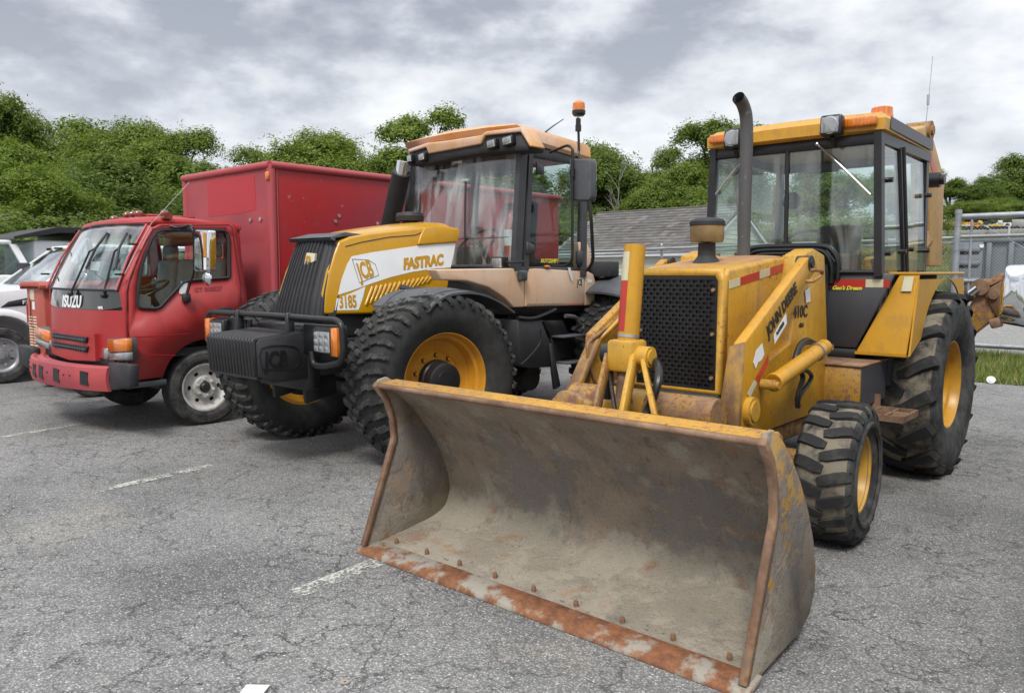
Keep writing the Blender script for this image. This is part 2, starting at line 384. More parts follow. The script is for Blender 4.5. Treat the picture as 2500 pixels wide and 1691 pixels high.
def tyre_mesh(name, R, rr, W, h, style, mats, n=64):
    b = B(); b.mi = 0; carcass(b, R, rr, W, h, n); b.mi = 1
    rb = lambda a: R - h - .004 - max(0, abs(a) / (W / 2) - .8) * .12
    if style == 'dual':                       # skid-loader tread: staggered stubby bars, two rows
        N = 19
        for s in (-1, 1):
            for k in range(N):
                t0 = 2 * math.pi * (k + (.5 if s > 0 else 0)) / N; w = .030
                p = [(s * -.035 * W, t0 + .02, w * .72, R), (s * .08 * W, t0 + .0, w, R), (s * .27 * W, t0 - .05, w * 1.05, R - .003), (s * .40 * W, t0 - .075, w * 1.0, R - .010), (s * .475 * W, t0 - .085, w * .95, R - .042), (s * .498 * W, t0 - .085, w * .6, R - .08)]
                lug(b, p, R, rb)
        b.mi = 0
        for s in (-1, 1):                      # rim guard rib on the side wall
            b.lathe([(s * W * .485, R - h - .075), (s * (W * .5 + .012), R - h - .088), (s * (W * .5 + .010), R - h - .105), (s * W * .49, R - h - .118)], n=n)
    elif style == 'bar':                      # industrial bars at 45 degrees
        N = 17
        for s in (-1, 1):
            for k in range(N):
                t0 = 2 * math.pi * (k + (.5 if s > 0 else 0)) / N; w = .036
                p = [(s * -.05 * W, t0 + .10, w * .8, R), (s * .06 * W, t0 + .075, w, R), (s * .26 * W, t0 - .02, w * 1.1, R - .004), (s * .41 * W, t0 - .075, w * 1.25, R - .012), (s * .452 * W, t0 - .09, w * 1.2, R - .045), (s * .472 * W, t0 - .095, w * .8, R - .088)]
                lug(b, p, R, rb)
    elif style == 'block':                    # municipal tread: many curved bars broken into blocks
        N = 37
        for s in (-1, 1):
            for k in range(N):
                t0 = 2 * math.pi * (k + (.5 if s > 0 else 0)) / N; w = .0215
                lug(b, [(s * .015 * W, t0 + .03, w * .8, R), (s * .16 * W, t0 - .005, w, R - .001)], R, rb)
                lug(b, [(s * .185 * W, t0 - .03, w, R - .002), (s * .33 * W, t0 - .075, w * 1.05, R - .006)], R, rb)
                lug(b, [(s * .355 * W, t0 - .06, w * 1.05, R - .008), (s * .47 * W, t0 - .085, w * 1.1, R - .022), (s * .505 * W, t0 - .09, w * 1.05, R - .05), (s * .525 * W, t0 - .09, w * .8, R - .095)], R, rb)
    elif style == 'rib':                      # road tyre
        for a0, a1 in ((-.40, -.25), (-.22, -.09), (-.06, .06), (.09, .22), (.25, .40)):
            b.lathe([(a0 * W, R - h - .003), (a0 * W, R - (.006 if abs(a0) > .3 else 0)), (a1 * W, R - (.006 if abs(a1) > .3 else 0)), (a1 * W, R - h - .003)], n=n)
        b.mi = 0
        for r in (.35, .72):
            for s in (-1, 1): b.lathe([(s * W * .488, rr + (R - rr) * r), (s * (W * .503), rr + (R - rr) * (r + .02)), (s * W * .49, rr + (R - rr) * (r + .04))], n=n)
    b.mi = 0
    return b
def bolts(b, cx, r, n, br, L, ph=0):
    for k in range(n):
        t = ph + 2 * math.pi * k / n; y, z = -math.sin(t) * r, math.cos(t) * r
        b.cyl((cx, y, z), (cx + L, y, z), br, 6)
def rim_deep(b, rr, W, disc, hubr, n=48):
    """flange, well and pressed disc set back by (W*.37 - disc)"""
    e = W * .372
    b.lathe([(e - .004, rr + .014), (e + .006, rr + .012), (e + .006, rr - .002), (e - .022, rr - .016), (e - .06, rr - .022), (e - .075, rr - .045), (disc + .05, rr - .052), (disc + .015, rr - .065), (disc, rr - .085), (disc - .006, rr * .62), (disc + .02, rr * .55), (disc + .02, hubr)], n=n)
    b.lathe([(disc - .02, hubr), (-e, rr - .03), (-e, rr + .01)], n=n)
def wheel(parent, name_t, bt, mt, rims, loc, steer=0, flip=False, spin=0, nm='wheel'):
    """rims: list of (name, B, material)"""
    w = bpy.data.objects.new(nm, None); COL.objects.link(w); w.location = loc; w.rotation_euler = (spin, 0, steer + (math.pi if flip else 0)); w.rotation_mode = 'XYZ'; place(w, parent)
    kids = []
    for nme, b, m in [(name_t, bt, mt)] + rims:
        if isinstance(b, B): o = make(nme, b, m); 
        else: o = bpy.data.objects.new(nme, b); COL.objects.link(o)
        o.parent = w; kids.append(o)
    w['_kids'] = len(kids); return w, kids
def wheel_copy(w, kids, parent, loc, steer=0, flip=False, spin=0):
    c = w.copy(); COL.objects.link(c); c.parent = None; c.matrix_parent_inverse = Matrix.Identity(4); c.location = loc; c.rotation_euler = (spin, 0, steer + (math.pi if flip else 0)); place(c, parent)
    for k in kids: q = k.copy(); COL.objects.link(q); q.parent = c
    return c

# ------------------------------------------------------------------ ground
def hill(y, x=0):
    a = 0.0
    if y > 12.9: a += min(y - 12.9, 3.0) * .06
    if y > 15.9: a += (y - 15.9) * .118
    if y > 42: a = .18 + (42 - 15.9) * .118 + (y - 42) * .05
    return a
def asphalt():
    m = NT('worn asphalt'); p = m.pos()
    st = m.vor(98, vec=p, out='Color'); sep = m.n('ShaderNodeSeparateColor'); m.t.links.new(st, sep.inputs[0])
    dist = m.vor(98, vec=p); big = m.noise(.45, 6, .6, vec=p); med = m.noise(2.3, 7, .65, vec=p, off=(3, 8, 0)); fine = m.noise(30, 5, .7, vec=p)
    stone = m.math('MULTIPLY', m.ramp(sep.outputs[0], (.45, 0.), (.75, 1.)), m.ramp(dist, (.15, 1.), (.55, 0.)))
    spark = m.math('MULTIPLY', m.ramp(sep.outputs[1], (.93, 0.), (.95, 1.)), m.ramp(dist, (.2, 1.), (.5, 0.)))
    base = m.mix(m.ramp(med, (.35, 0.), (.68, 1.)), (.180, .177, .170), (.270, .265, .255))
    base = m.mix(m.ramp(big, (.42, 0.), (.60, 1.)), base, (.30, .293, .282))
    base = m.mix(m.math('MULTIPLY', m.ramp(m.noise(.33, 4, .6, vec=p, off=(5.2, 1.3, 0)), (.53, 0.), (.66, 1.)), .55), base, (.12, .118, .114))
    base = m.mix(m.math('MULTIPLY', m.ramp(m.noise(.8, 7, .7, vec=p, off=(9, 4, 0)), (.60, 0.), (.70, 1.)), .6), base, (.38, .345, .29))
    for (du, dv, r0, r1, f, col) in ((430, 1330, .10, .75, .62, (.075, .073, .070)), (1010, 1075, .05, .45, .4, (.09, .087, .083)), (60, 1215, .05, .42, .55, (.36, .34, .30)), (180, 1165, .02, .25, .5, (.36, .33, .27)), (700, 1035, .1, .7, .35, (.10, .098, .094))):
        q = P('d', du, dv, z=0); mp = m.n('ShaderNodeMapping'); m.t.links.new(p, mp.inputs[0]); mp.inputs['Location'].default_value = (-q.x, -q.y, 0); vl = m.n('ShaderNodeVectorMath', operation='LENGTH'); m.t.links.new(mp.outputs[0], vl.inputs[0])
        dd_ = m.math('ADD', vl.outputs['Value'], m.math('MULTIPLY', m.math('SUBTRACT', m.noise(3.2, 6, .65, vec=p, off=(du, 0, 0)), .5), 1.1)); base = m.mix(m.math('MULTIPLY', m.ramp(dd_, (r0, 1.), (r1, 0.)), f), base, col)
    # oil drip stains
    base = m.mix(m.math('MULTIPLY', m.ramp(m.noise(1.5, 5, .6, vec=p, off=(2.2, 7.7, 0)), (.60, 0.), (.72, 1.)), .45), base, (.09, .088, .086))
    base = m.mix(m.math('MULTIPLY', m.ramp(m.vor(.55, vec=p), (.02, 1.), (.16, 0.)), .30), base, (.05, .05, .052))
    cell = m.ramp(sep.outputs[2], (0., .66), (1., 1.28)); base = m.mix(.8, base, cell, 'MULTIPLY'); base = m.mix(m.math('MULTIPLY', m.ramp(dist, (.38, 0.), (.62, 1.)), .45), base, (.05, .05, .05))
    c = m.mix(stone, base, (.46, .455, .44)); c = m.mix(spark, c, (.68, .67, .65))
    c = m.mix(m.math('MULTIPLY', m.ramp(fine, (.25, 1.), (.5, 0.)), .7), c, (.055, .055, .06))
    # alligator cracking: cells warped by noise, only in places
    nz = m.n('ShaderNodeTexNoise'); m.t.links.new(p, nz.inputs['Vector']); nz.inputs['Scale'].default_value = 4.5; nz.inputs['Detail'].default_value = 6; nz.inputs['Roughness'].default_value = .65
    wv = m.n('ShaderNodeVectorMath', operation='SCALE'); m.t.links.new(nz.outputs['Color'], wv.inputs[0]); wv.inputs[3].default_value = .32
    av = m.n('ShaderNodeVectorMath', operation='ADD'); m.t.links.new(p, av.inputs[0]); m.t.links.new(wv.outputs[0], av.inputs[1])
    cr1 = m.ramp(m.vor(5.2, 'DISTANCE_TO_EDGE', vec=av.outputs[0]), (.0, 1.), (.028, 0.)); cr2 = m.ramp(m.vor(1.1, 'DISTANCE_TO_EDGE', vec=av.outputs[0]), (.0, 1.), (.010, 0.))
    msk = m.ramp(m.noise(.7, 4, .6, vec=p, off=(1, 2, 0)), (.40, 0.), (.62, 1.))
    brk = m.ramp(m.noise(6, 4, .6, vec=p, off=(4, 1, 0)), (.40, 0.), (.55, 1.))
    ck = m.math('MULTIPLY', m.math('MAXIMUM', m.math('MULTIPLY', cr1, msk), m.math('MULTIPLY', cr2, .6)), brk)
    c = m.mix(m.math('MULTIPLY', ck, .75), c, (.045, .045, .047))
    h = m.math('SUBTRACT', m.math('ADD', m.math('MULTIPLY', stone, .8), m.math('MULTIPLY', fine, .5)), m.math('MULTIPLY', ck, 2.0))
    m.bsdf(c, .88, 0, h, .8, .007, .35); return m.m
def soil(name, c1, c2, sc=6):
    m = NT(name); p = m.pos(); c = m.mix(m.ramp(m.noise(sc, 8, .7, vec=p), (.35, 0.), (.65, 1.)), c1, c2); c = m.mix(m.math('MULTIPLY', m.ramp(m.vor(28, vec=p), (.1, 1.), (.4, 0.)), .35), c, (.36, .35, .33))
    m.bsdf(c, .95, 0, m.noise(30, 6, .7, vec=p), .6, .02, .2); return m.m
def sheet(name, xs, ys, zf, mat):
    b = B(); V = [[b.b.verts.new((x, y, zf(x, y))) for y in ys] for x in xs]
    for i in range(len(xs) - 1):
        for j in range(len(ys) - 1): b.b.faces.new((V[i][j], V[i + 1][j], V[i + 1][j + 1], V[i][j + 1]))
    return make(name, b, mat, kind='structure')
def lin(a, b, n): return [a + (b - a) * i / n for i in range(n + 1)]
M['asphalt'] = asphalt(); M['soil'] = soil('grassy soil', (.055, .075, .022), (.12, .11, .055)); M['gravel'] = soil('pale gravel', (.20, .195, .185), (.33, .325, .31), 14)
sheet('ground', lin(-300, 200, 40), [-120, -60, -30, -10, 0, 6, 12.9, 14.4, 15.9, 20, 26, 34, 42, 60, 100, 200, 420], lambda x, y: hill(y) - .02, M['soil'])
sheet('parking_lot', [-34] + lin(-22, 12, 34) + [40], [-40, -10] + lin(0, 12, 12) + [12.55], lambda x, y: 0, M['asphalt'])
sheet('gravel_track', lin(-34, 40, 30), [15.2, 15.9, 18, 20, 21.5], lambda x, y: hill(y) + .012, M['gravel'])
sheet('yard_ground', lin(-80, 60, 14), [42.5, 48, 54], lambda x, y: hill(y) + .012, M['gravel'])
# painted bay lines, worn through
def wornline():
    m = NT('worn line paint'); p = m.pos(); f = m.ramp(m.math('ADD', m.math('MULTIPLY', m.noise(9, 6, .7, vec=p), .5), m.math('MULTIPLY', m.noise(48, 4, .7, vec=p), .5)), (.465, 0.), (.545, 1.))
    c = m.mix(m.noise(20, 4, .6, vec=p), (.42, .42, .37), (.56, .56, .51)); d = m.n('ShaderNodeBsdfDiffuse'); m.put(d.inputs[0], c); t = m.n('ShaderNodeBsdfTransparent'); x = m.n('ShaderNodeMixShader')
    m.t.links.new(f, x.inputs[0]); m.t.links.new(t.outputs[0], x.inputs[1]); m.t.links.new(d.outputs[0], x.inputs[2]); m.t.links.new(x.outputs[0], m.out.inputs[0]); return m.m
M['line'] = wornline()
def bayline(a, c, w, name='painted_line'):
    a, c = Vector(a), Vector(c); d = (c - a).normalized(); n = Vector((-d.y, d.x, 0)) * w / 2; b = B(); z = Vector((0, 0, .004))
    b.b.faces.new([b.b.verts.new(q + z) for q in (a - n, a + n, c + n, c - n)][::-1]); o = make(name, b, M['line']); return o
L1 = bayline(P('d', -60, 1003, z=0), P('d', 192, 961, z=0), .09); L2 = bayline(P('d', 222, 1114, z=0), P('d', 482, 1056, z=0), .10); L3 = bayline(P('d', 670, 1348, z=0), P('d', 862, 1273, z=0), .115)
for o in (L1, L2, L3): o['kind'] = 'structure'

# grass blades: one object of countless blades
def grass_mat():
    m = NT('grass blades'); g = m.n('ShaderNodeNewGeometry'); r = g.outputs['Random Per Island']; c = m.ramp(r, (0, (.09, .145, .025)), (.5, (.16, .215, .045)), (.78, (.24, .25, .075)), (1, (.34, .29, .14)))
    m.bsdf(c, .7, spec=.2); return m.m
M['grass'] = grass_mat()
def grass(name, rects):
    vs = []; fs = []
    for (x0, x1, y0, y1, n, h0, h1, w) in rects:
        x = rng.uniform(x0, x1, n); y = rng.uniform(y0, y1, n)
        a = rng.uniform(0, 6.28, n); h = rng.uniform(h0, h1, n) * (.55 + .75 * (np.sin(x * 2.1 + np.sin(y * 3)) * .5 + .5)); ln = rng.uniform(-.5, .5, (n, 2)) * h[:, None]
        z = np.array([hill(q) for q in y]) - .025; dx, dy = np.cos(a) * w, np.sin(a) * w
        base = sum(len(q) for q in vs)
        v = np.stack([np.stack([x - dx, y - dy, z], 1), np.stack([x + dx, y + dy, z], 1), np.stack([x + ln[:, 0], y + ln[:, 1], z + h], 1)], 1).reshape(-1, 3)
        vs.append(v)
    v = np.concatenate(vs); n = len(v) // 3; me = bpy.data.meshes.new(name); me.vertices.add(len(v)); me.vertices.foreach_set('co', v.ravel())
    me.loops.add(n * 3); me.loops.foreach_set('vertex_index', np.arange(n * 3, dtype=np.int32)); me.polygons.add(n); me.polygons.foreach_set('loop_start', np.arange(0, n * 3, 3, dtype=np.int32)); me.polygons.foreach_set('loop_total', np.full(n, 3, dtype=np.int32)); me.update()
    return make(name, me, 'grass', kind='stuff')
go = grass('grass', [(-14, 3, 12.65, 15.3, 60000, .04, .16, .008), (-5.2, 1, 12.7, 15.2, 30000, .04, .15, .007), (-9, -1, 21.3, 32, 60000, .06, .2, .016), (-16, 2, 30, 42, 30000, .1, .3, .03), (-13, -5, 15, 19, 6000, .05, .2, .01)])
tag(go, 'grass verge and sloping lawn beyond the asphalt edge', 'grass')

# ------------------------------------------------------------------ trees
def leaf_mat(name, c1, c2, c3):
    m = NT(name); g = m.n('ShaderNodeNewGeometry'); oi = m.n('ShaderNodeObjectInfo')
    c = m.ramp(g.outputs['Random Per Island'], (0, c1), (.5, c2), (1, c3))
    c = m.mix(m.math('MULTIPLY', oi.outputs['Random'], .35), c, (.05, .09, .03)); 
    p = m.n('ShaderNodeBsdfPrincipled'); m.put(p.inputs['Base Color'], c); p.inputs['Roughness'].default_value = .6; p.inputs['Specular IOR Level'].default_value = .25
    t = m.n('ShaderNodeBsdfTranslucent'); m.put(t.inputs[0], m.mix(.5, c, (.16, .25, .01))); x = m.n('ShaderNodeMixShader'); x.inputs[0].default_value = .42
    m.t.links.new(p.outputs[0], x.inputs[1]); m.t.links.new(t.outputs[0], x.inputs[2]); m.t.links.new(x.outputs[0], m.out.inputs[0]); return m.m
M['leaf_mid'] = leaf_mat('mid green leaves', (.10, .15, .020), (.185, .25, .036), (.28, .36, .075))
M['leaf_dark'] = leaf_mat('dark green leaves', (.08, .135, .02), (.15, .22, .035), (.235, .315, .065))
M['leaf_light'] = leaf_mat('yellow green leaves', (.13, .20, .02), (.20, .29, .035), (.28, .37, .07))
M['leaf_olive'] = leaf_mat('grey green leaves', (.10, .15, .035), (.165, .225, .06), (.24, .30, .11))
M['bark'] = plain('bark', (.10, .085, .065), .9, var=.4, bs=.6, sc=20)
M['bark_pale'] = plain('dead pale bark', (.30, .28, .25), .9, var=.2)
def crown_mesh(name, lobes, n, size, droop, mat, seed, tuft=0.0):
    """leaf-sized faces spread through the outer half of overlapping lobes, gathered in sprays"""
    r = np.random.default_rng(seed); L = np.array([(x, y, z, a, b) for x, y, z, a, b in lobes]); vol = L[:, 3] ** 2 + 0; K = 24; pk = r.choice(len(L), n // K, p=vol / vol.sum())
    d = r.normal(size=(len(pk), 3)); d /= np.linalg.norm(d, axis=1)[:, None]; d[:, 2] = np.where(d[:, 2] < -.35, -d[:, 2] * .6, d[:, 2])
    rad = (.42 + .64 * r.random(len(pk)) ** .6)
    # uneven outline
    bump = 1 + .16 * np.sin(d[:, 0] * 5 + pk) * np.cos(d[:, 2] * 6 + pk * 2) + r.normal(0, .075, len(pk)) + .16 * (r.random(len(pk)) > .93)
    c = L[pk, :3] + d * np.stack([L[pk, 3], L[pk, 3], L[pk, 4]], 1) * (rad * bump)[:, None]
    sd_ = d * .7 + r.normal(0, .45, d.shape) + np.array([0, 0, .5]); sd_ /= np.linalg.norm(sd_, axis=1)[:, None]
    ks = np.repeat(r.uniform(.6, 1.35, len(c)), K)[:, None]; c = np.repeat(c, K, 0); dd = np.repeat(sd_, K, 0); m = len(c)
    sp = size * 2.1; q_ = r.normal(0, 1, (m, 3)) * sp * ks; q_ -= dd * (q_ * dd).sum(1)[:, None] * .6; c = c + q_ + dd * r.random((m, 1)) * tuft
    c[:, 2] -= np.abs(r.normal(0, sp * droop, m))
    nrm = dd * 1.3 + q_ / sp * .35 + r.normal(0, .38, (m, 3)) + np.array([0, 0, .25]); nrm /= np.linalg.norm(nrm, axis=1)[:, None]
    t = np.cross(nrm, r.normal(size=(m, 3))); t /= np.linalg.norm(t, axis=1)[:, None]; bt = np.cross(nrm, t)
    ln = size * r.uniform(.6, 1.25, m)[:, None]; wd = ln * .42
    v = np.stack([c - t * ln, c - bt * wd - nrm * ln * .12, c + t * ln, c + bt * wd - nrm * ln * .12], 1).reshape(-1, 3).astype(np.float32)
    me = bpy.data.meshes.new(name); me.vertices.add(m * 4); me.vertices.foreach_set('co', v.ravel()); me.loops.add(m * 4); me.loops.foreach_set('vertex_index', np.arange(m * 4, dtype=np.int32))
    me.polygons.add(m); me.polygons.foreach_set('loop_start', np.arange(0, m * 4, 4, dtype=np.int32)); me.polygons.foreach_set('loop_total', np.full(m, 4, dtype=np.int32)); me.update(); me.materials.append(M[mat]); return me
def trunk_mesh(name, H, r0, lobes, seed):
    rr = random.Random(seed); b = B(); pts = [Vector((0, 0, -.3))]
    for i in range(1, 6): pts.append(Vector((rr.uniform(-.04, .04) * H * i / 5, rr.uniform(-.04, .04) * H * i / 5, H * .75 * i / 5)))
    b.tube(pts, [r0 * (1.15 - i * .17) for i in range(6)], 8)
    for i, (x, y, z, a, c) in enumerate(lobes):
        k = rr.randint(2, 4); s = pts[k]; e = Vector((x, y, z + c * .3)); mid = (s + e) / 2 + Vector((rr.uniform(-.3, .3), rr.uniform(-.3, .3), .3)); b.tube([s, mid, e], [r0 * .42, r0 * .28, r0 * .10], 6)
        for j in range(3):
            q = mid + (e - mid) * rr.random(); b.tube([q, q + Vector((rr.uniform(-1, 1) * a, rr.uniform(-1, 1) * a, rr.uniform(.2, 1) * c))*.8], [r0 * .1, r0 * .03], 5)
    me = bpy.data.meshes.new(name)
    for f in b.b.faces: f.smooth = True
    b.b.to_mesh(me); b.b.free(); me.materials.append(M['bark']); return me
def lobes_for(kind, H, seed):
    r = random.Random(seed); out = []
    if kind == 'round':
        out.append((0, 0, H * .62, H * .27, H * .30))
        for i in range(8): t = i * .785 + r.random(); q = H * r.uniform(.17, .27); out.append((math.cos(t) * q, math.sin(t) * q, H * r.uniform(.38, .72), H * r.uniform(.14, .20), H * r.uniform(.13, .20)))
        for i in range(3): out.append((r.uniform(-.1, .1) * H, r.uniform(-.1, .1) * H, H * r.uniform(.80, .88), H * r.uniform(.09, .12), H * .11))
    elif kind == 'tall':
        for i in range(9): t = r.random() * 6.28; z = .3 + .6 * i / 8; q = H * .15 * (1.15 - abs(z - .5)); out.append((math.cos(t) * q, math.sin(t) * q, H * z, H * r.uniform(.10, .16), H * r.uniform(.10, .14)))
        out.append((0, 0, H * .5, H * .17, H * .3)); out.append((.03 * H, 0, H * .90, H * .09, H * .09))
    elif kind == 'open':
        for i in range(13): t = i * 2.4 + r.random(); z = r.uniform(.35, .93); q = H * r.uniform(.06, .30) * (1.25 - z * .7); out.append((math.cos(t) * q, math.sin(t) * q, H * z, H * r.uniform(.075, .125), H * r.uniform(.055, .09)))
        out.append((0, 0, H * .55, H * .12, H * .2))
    elif kind == 'bush':
        for i in range(9): t = i * .7 + r.random(); q = H * r.uniform(.1, .55); out.append((math.cos(t) * q, math.sin(t) * q, H * r.uniform(.25, .62), H * r.uniform(.22, .34), H * r.uniform(.22, .32)))
        out.append((0, 0, H * .5, H * .45, H * .42))
    return out
PROTO = {}
def proto(key, kind, H, n, size, droop, mat, seed, r0=.2, tuft=0.):
    lb = lobes_for(kind, H, seed); PROTO[key] = (crown_mesh('crown_' + key, lb, n, size, droop, mat, seed, tuft), trunk_mesh('trunk_' + key, H, r0, lb, seed), H)
proto('round', 'round', 10, 64000, .105, .5, 'leaf_mid', 3, tuft=.35); proto('round_dark', 'round', 10, 46000, .13, .5, 'leaf_dark', 8, tuft=.35); proto('tall', 'tall', 11, 56000, .10, .9, 'leaf_mid', 5)
proto('tall_light', 'tall', 11, 60000, .095, 1.2, 'leaf_light', 15); proto('open', 'open', 10, 36000, .10, .6, 'leaf_mid', 21); proto('open_dark', 'open', 10, 32000, .10, .6, 'leaf_dark', 27)
proto('bush', 'bush', 3.4, 42000, .045, .5, 'leaf_olive', 31, .07); proto('bush_dark', 'bush', 4, 42000, .052, .5, 'leaf_mid', 37, .08)
def tree(key, ud, vtop, dist, label, name='tree', wide=1.0, group='trees along the edge of the lot', rot=0, base=None):
    """ud, vtop: where its top shows in the photograph; dist: metres along the view axis"""
    u, v = ud / .9296, vtop / .9296; d = _F + (u - UC) / FPX * _R - (v - VC) / FPX * _U; d = d / d.dot(Vector((_F.x, _F.y, 0)).normalized()); p = _C + d * dist
    cm, tm, H = PROTO[key]; z0 = (hill(p.y) if base is None else base) - .05; s = (p.z - z0) / (H * .97)
    t = thing(name, (p.x, p.y, z0), label, 'shrub' if 'bush' in key else 'tree', group); t.scale = (s * wide, s * wide, s); t.rotation_euler.z = rot
    for nm, me in (('trunk', tm), ('crown', cm)): o = bpy.data.objects.new(nm, me); COL.objects.link(o); o.parent = t
    return t
TL = [
 ('tall', 0, 214, 34, 'tall tree cut by the left edge of the picture, top above the white crew cab', .85, 1.0),
 ('round_dark', 185, 276, 46, 'broad round-topped tree behind the white crew cab', 1.15, .4),
 ('round', 318, 274, 42, 'high domed tree behind the windscreen of the red cab', 1.0, 2.0),
 ('tall', 408, 300, 40, 'narrower tree between the domed tree and the red box body', 1.1, 3.0),
 ('open_dark', 505, 304, 48, 'small separate round tree just above the front edge of the red box body', 1.15, .6),
 ('round_dark', 445, 366, 36, 'low dense tree directly behind the red box body', 1.15, 1.6),
 ('round_dark', 236, 352, 30, 'dense dark tree filling the gap above the black flatbed rack', 1.35, .1),
 ('tall_light', 38, 330, 24, 'yellow-green drooping tree at the left edge above the white crew cab', 1.2, .7),
 ('tall_light', 118, 396, 22, 'short yellow-green tree beside the drooping tree at the left', 1.3, 2.7),
 ('round', 745, 297, 44, 'wide leafy tree above the top of the red box body', 1.25, 2.2),
 ('open', 965, 250, 36, 'tallest airy tree rising behind the yellow tractor cab roof', 1.2, 1.2),
 ('round', 880, 352, 42, 'lower tree between the two trees behind the red box body', 1.1, 4.2),
 ('round_dark', 1120, 350, 40, 'tree seen through the windscreen of the yellow tractor', 1.3, 1.9),
 ('round', 1370, 326, 33, 'leafy tree right behind the black door mirror of the tractor', 1.05, 2.8),
 ('open_dark', 1490, 325, 40, 'small dark crowned tree beside the dead tree', 1.1, 4.9),
 ('tall', 1618, 276, 34, 'tall tree behind the left amber light of the backhoe cab', 1.5, 5.2),
 ('round', 1545, 372, 30, 'low tree behind the shingled roof', 1.2, .2),
 ('round_dark', 1700, 380, 36, 'tree seen through the left windscreen of the backhoe', 1.25, 3.3),
 ('round_dark', 1860, 372, 38, 'tree seen through the right windscreen of the backhoe', 1.3, 1.3),
 ('round', 2010, 385, 42, 'tree seen through the right side window of the backhoe', 1.3, .9),
 ('open_dark', 2160, 372, 120, 'pale thin tree right of the raised backhoe boom', 1.25, 2.4),
 ('round_dark', 2235, 402, 118, 'dark low tree over the far red machine', 1.25, 5.5),
 ('round_dark', 2320, 352, 126, 'tall dark tree at the right edge of the picture', 1.35, 1.1),
 ('round', 2400, 350, 128, 'tree just past the right edge of the picture', 1.3, 2.1),
]
for k, u, v, d, lb, wd, rot in TL: tree(k, u, v, d, lb, 'tree', wd, rot=rot)
for k, u, v, d, lb, wd in [
 ('bush', 60, 468, 19, 'grey-green shrub above the white crew cab roof', 1.5), ('bush', 195, 484, 21, 'grey-green shrub behind the peak of the black rack', 1.3), ('bush_dark', -30, 440, 22, 'shrub at the far left edge behind the crew cab', 1.5),
 ('bush_dark', 300, 470, 24, 'dark shrub behind the roof of the red cab', 1.6), ('bush', 1385, 415, 33, 'light shrub left of the shingled roof', 1.2), ('bush_dark', 1450, 400, 34, 'shrub rising over the ridge of the shingled roof', 1.35), ('bush', 1575, 425, 34, 'shrub over the right end of the shingled roof', 1.3),
 ('bush_dark', 2165, 450, 112, 'dark undergrowth behind the far red machine', 2.2), ('bush_dark', 2260, 448, 112, 'undergrowth above the far orange machines', 2.2), ('bush', 2340, 446, 112, 'undergrowth at the right edge above the far white truck', 2.0), ('bush_dark', 1250, 470, 30, 'shrub behind the tractor door', 2.0), ('bush_dark', 1750, 480, 26, 'shrub seen low through the left windscreen of the backhoe', 2.0), ('bush_dark', 1930, 470, 30, 'shrub seen low through the right windscreen of the backhoe', 2.2), ('bush', 2070, 490, 34, 'shrub seen low through the side window of the backhoe', 1.6)]:
    tree(k, u, v, d, lb, 'shrub', wd, 'shrubs below the trees', rot=u * .1)
# dead tree
def dead_tree():
    r = random.Random(4); p = P('d', 1470, 300, y=26.); H = (p.z - hill(26)) * .62; b = B()
    def br(s, d, L, rad, dep):
        pts = [s]; q = s
        for i in range(4): d = (d + Vector((r.uniform(-.22, .22), r.uniform(-.22, .22), r.uniform(-.02, .14)))).normalized(); q = q + d * L / 4; pts.append(q)
        b.tube(pts, [rad * (1 - .2 * i) for i in range(5)], 5)
        if dep:
            for i in range(4 if dep > 1 else 3): br(pts[r.randint(2, 4)], (d + Vector((r.uniform(-.8, .8), r.uniform(-.8, .8), r.uniform(0, .5)))).normalized(), L * .55, rad * .42, dep - 1)
    br(Vector((p.x - .8, 26, hill(26) - .2)), Vector((.12, 0, 1)), H * .75, .085, 3)
    t = thing('dead_tree', (p.x - .8, 26, hill(26)), 'bare dead tree with thin pale branches above the shingled roof', 'tree'); make('trunk', b, 'bark_pale', t)
dead_tree()
# ------------------------------------------------------------------ BACKHOE LOADER
JY = (.56, .28, .014)
M['jy'] = paint('worn loader yellow', JY, .42, rust=.42, dirt=.45, fade=(.54, .30, .035)); M['jyc'] = paint('cleaner loader yellow', JY, .38, rust=.12, dirt=.3)
M['jyr'] = paint('rust eaten yellow', (.44, .235, .035), .6, rust=.9, dirt=.7, fade=(.26, .15, .075), fades=7, rustcol=(.13, .06, .035)); M['jyl'] = paint('scraped loader yellow', (.48, .25, .03), .5, rust=.8, dirt=.5, rustcol=(.15, .07, .035)); M['rustochre'] = paint('rust with ochre remains', (.30, .17, .085), .75, rust=.6, dirt=.5, fade=(.46, .26, .06), fades=9, rustcol=(.13, .07, .045)); M['jroof'] = paint('cab roof yellow', (.60, .31, .03), .42, rust=.05, dirt=.35)
M['jgrey'] = paint('charcoal cab panel', (.052, .055, .062), .42, rust=.0, dirt=.2); M['jrail'] = plain('black cab frame', (.018, .018, .02), .4, var=.3)
M['boomtan'] = paint('faded ochre boom', (.52, .31, .11), .55, rust=.15, dirt=.4)
def rustdust():
    m = NT('rusty bare steel'); c = m.ramp(m.noise(5, 9, .7), (.3, (.10, .055, .038)), (.48, (.19, .115, .075)), (.62, (.29, .19, .12)), (.75, (.42, .25, .08)))
    c = m.mix(m.ramp(m.noise(24, 6, .7), (.5, 0.), (.7, 1.)), c, (.21, .10, .055)); m.bsdf(c, .8, 0, m.noise(60, 6, .7), .3, .004, .3); return m.m
M['rust'] = rustdust()
def hoodtop():
    m = NT('hood top with rust bloom'); p = m.tc.outputs['Object']
    c = m.mix(m.ramp(m.noise(7, 9, .7), (.38, 0.), (.62, 1.)), (.27, .13, .065), (.40, .22, .10)); c = m.mix(m.ramp(m.noise(2.4, 5, .6), (.48, 0.), (.60, 1.)), c, (.46, .25, .035)); m.bsdf(c, .6, 0, m.noise(50, 5, .7), .2, .003); return m.m
M['hoodtop'] = hoodtop()
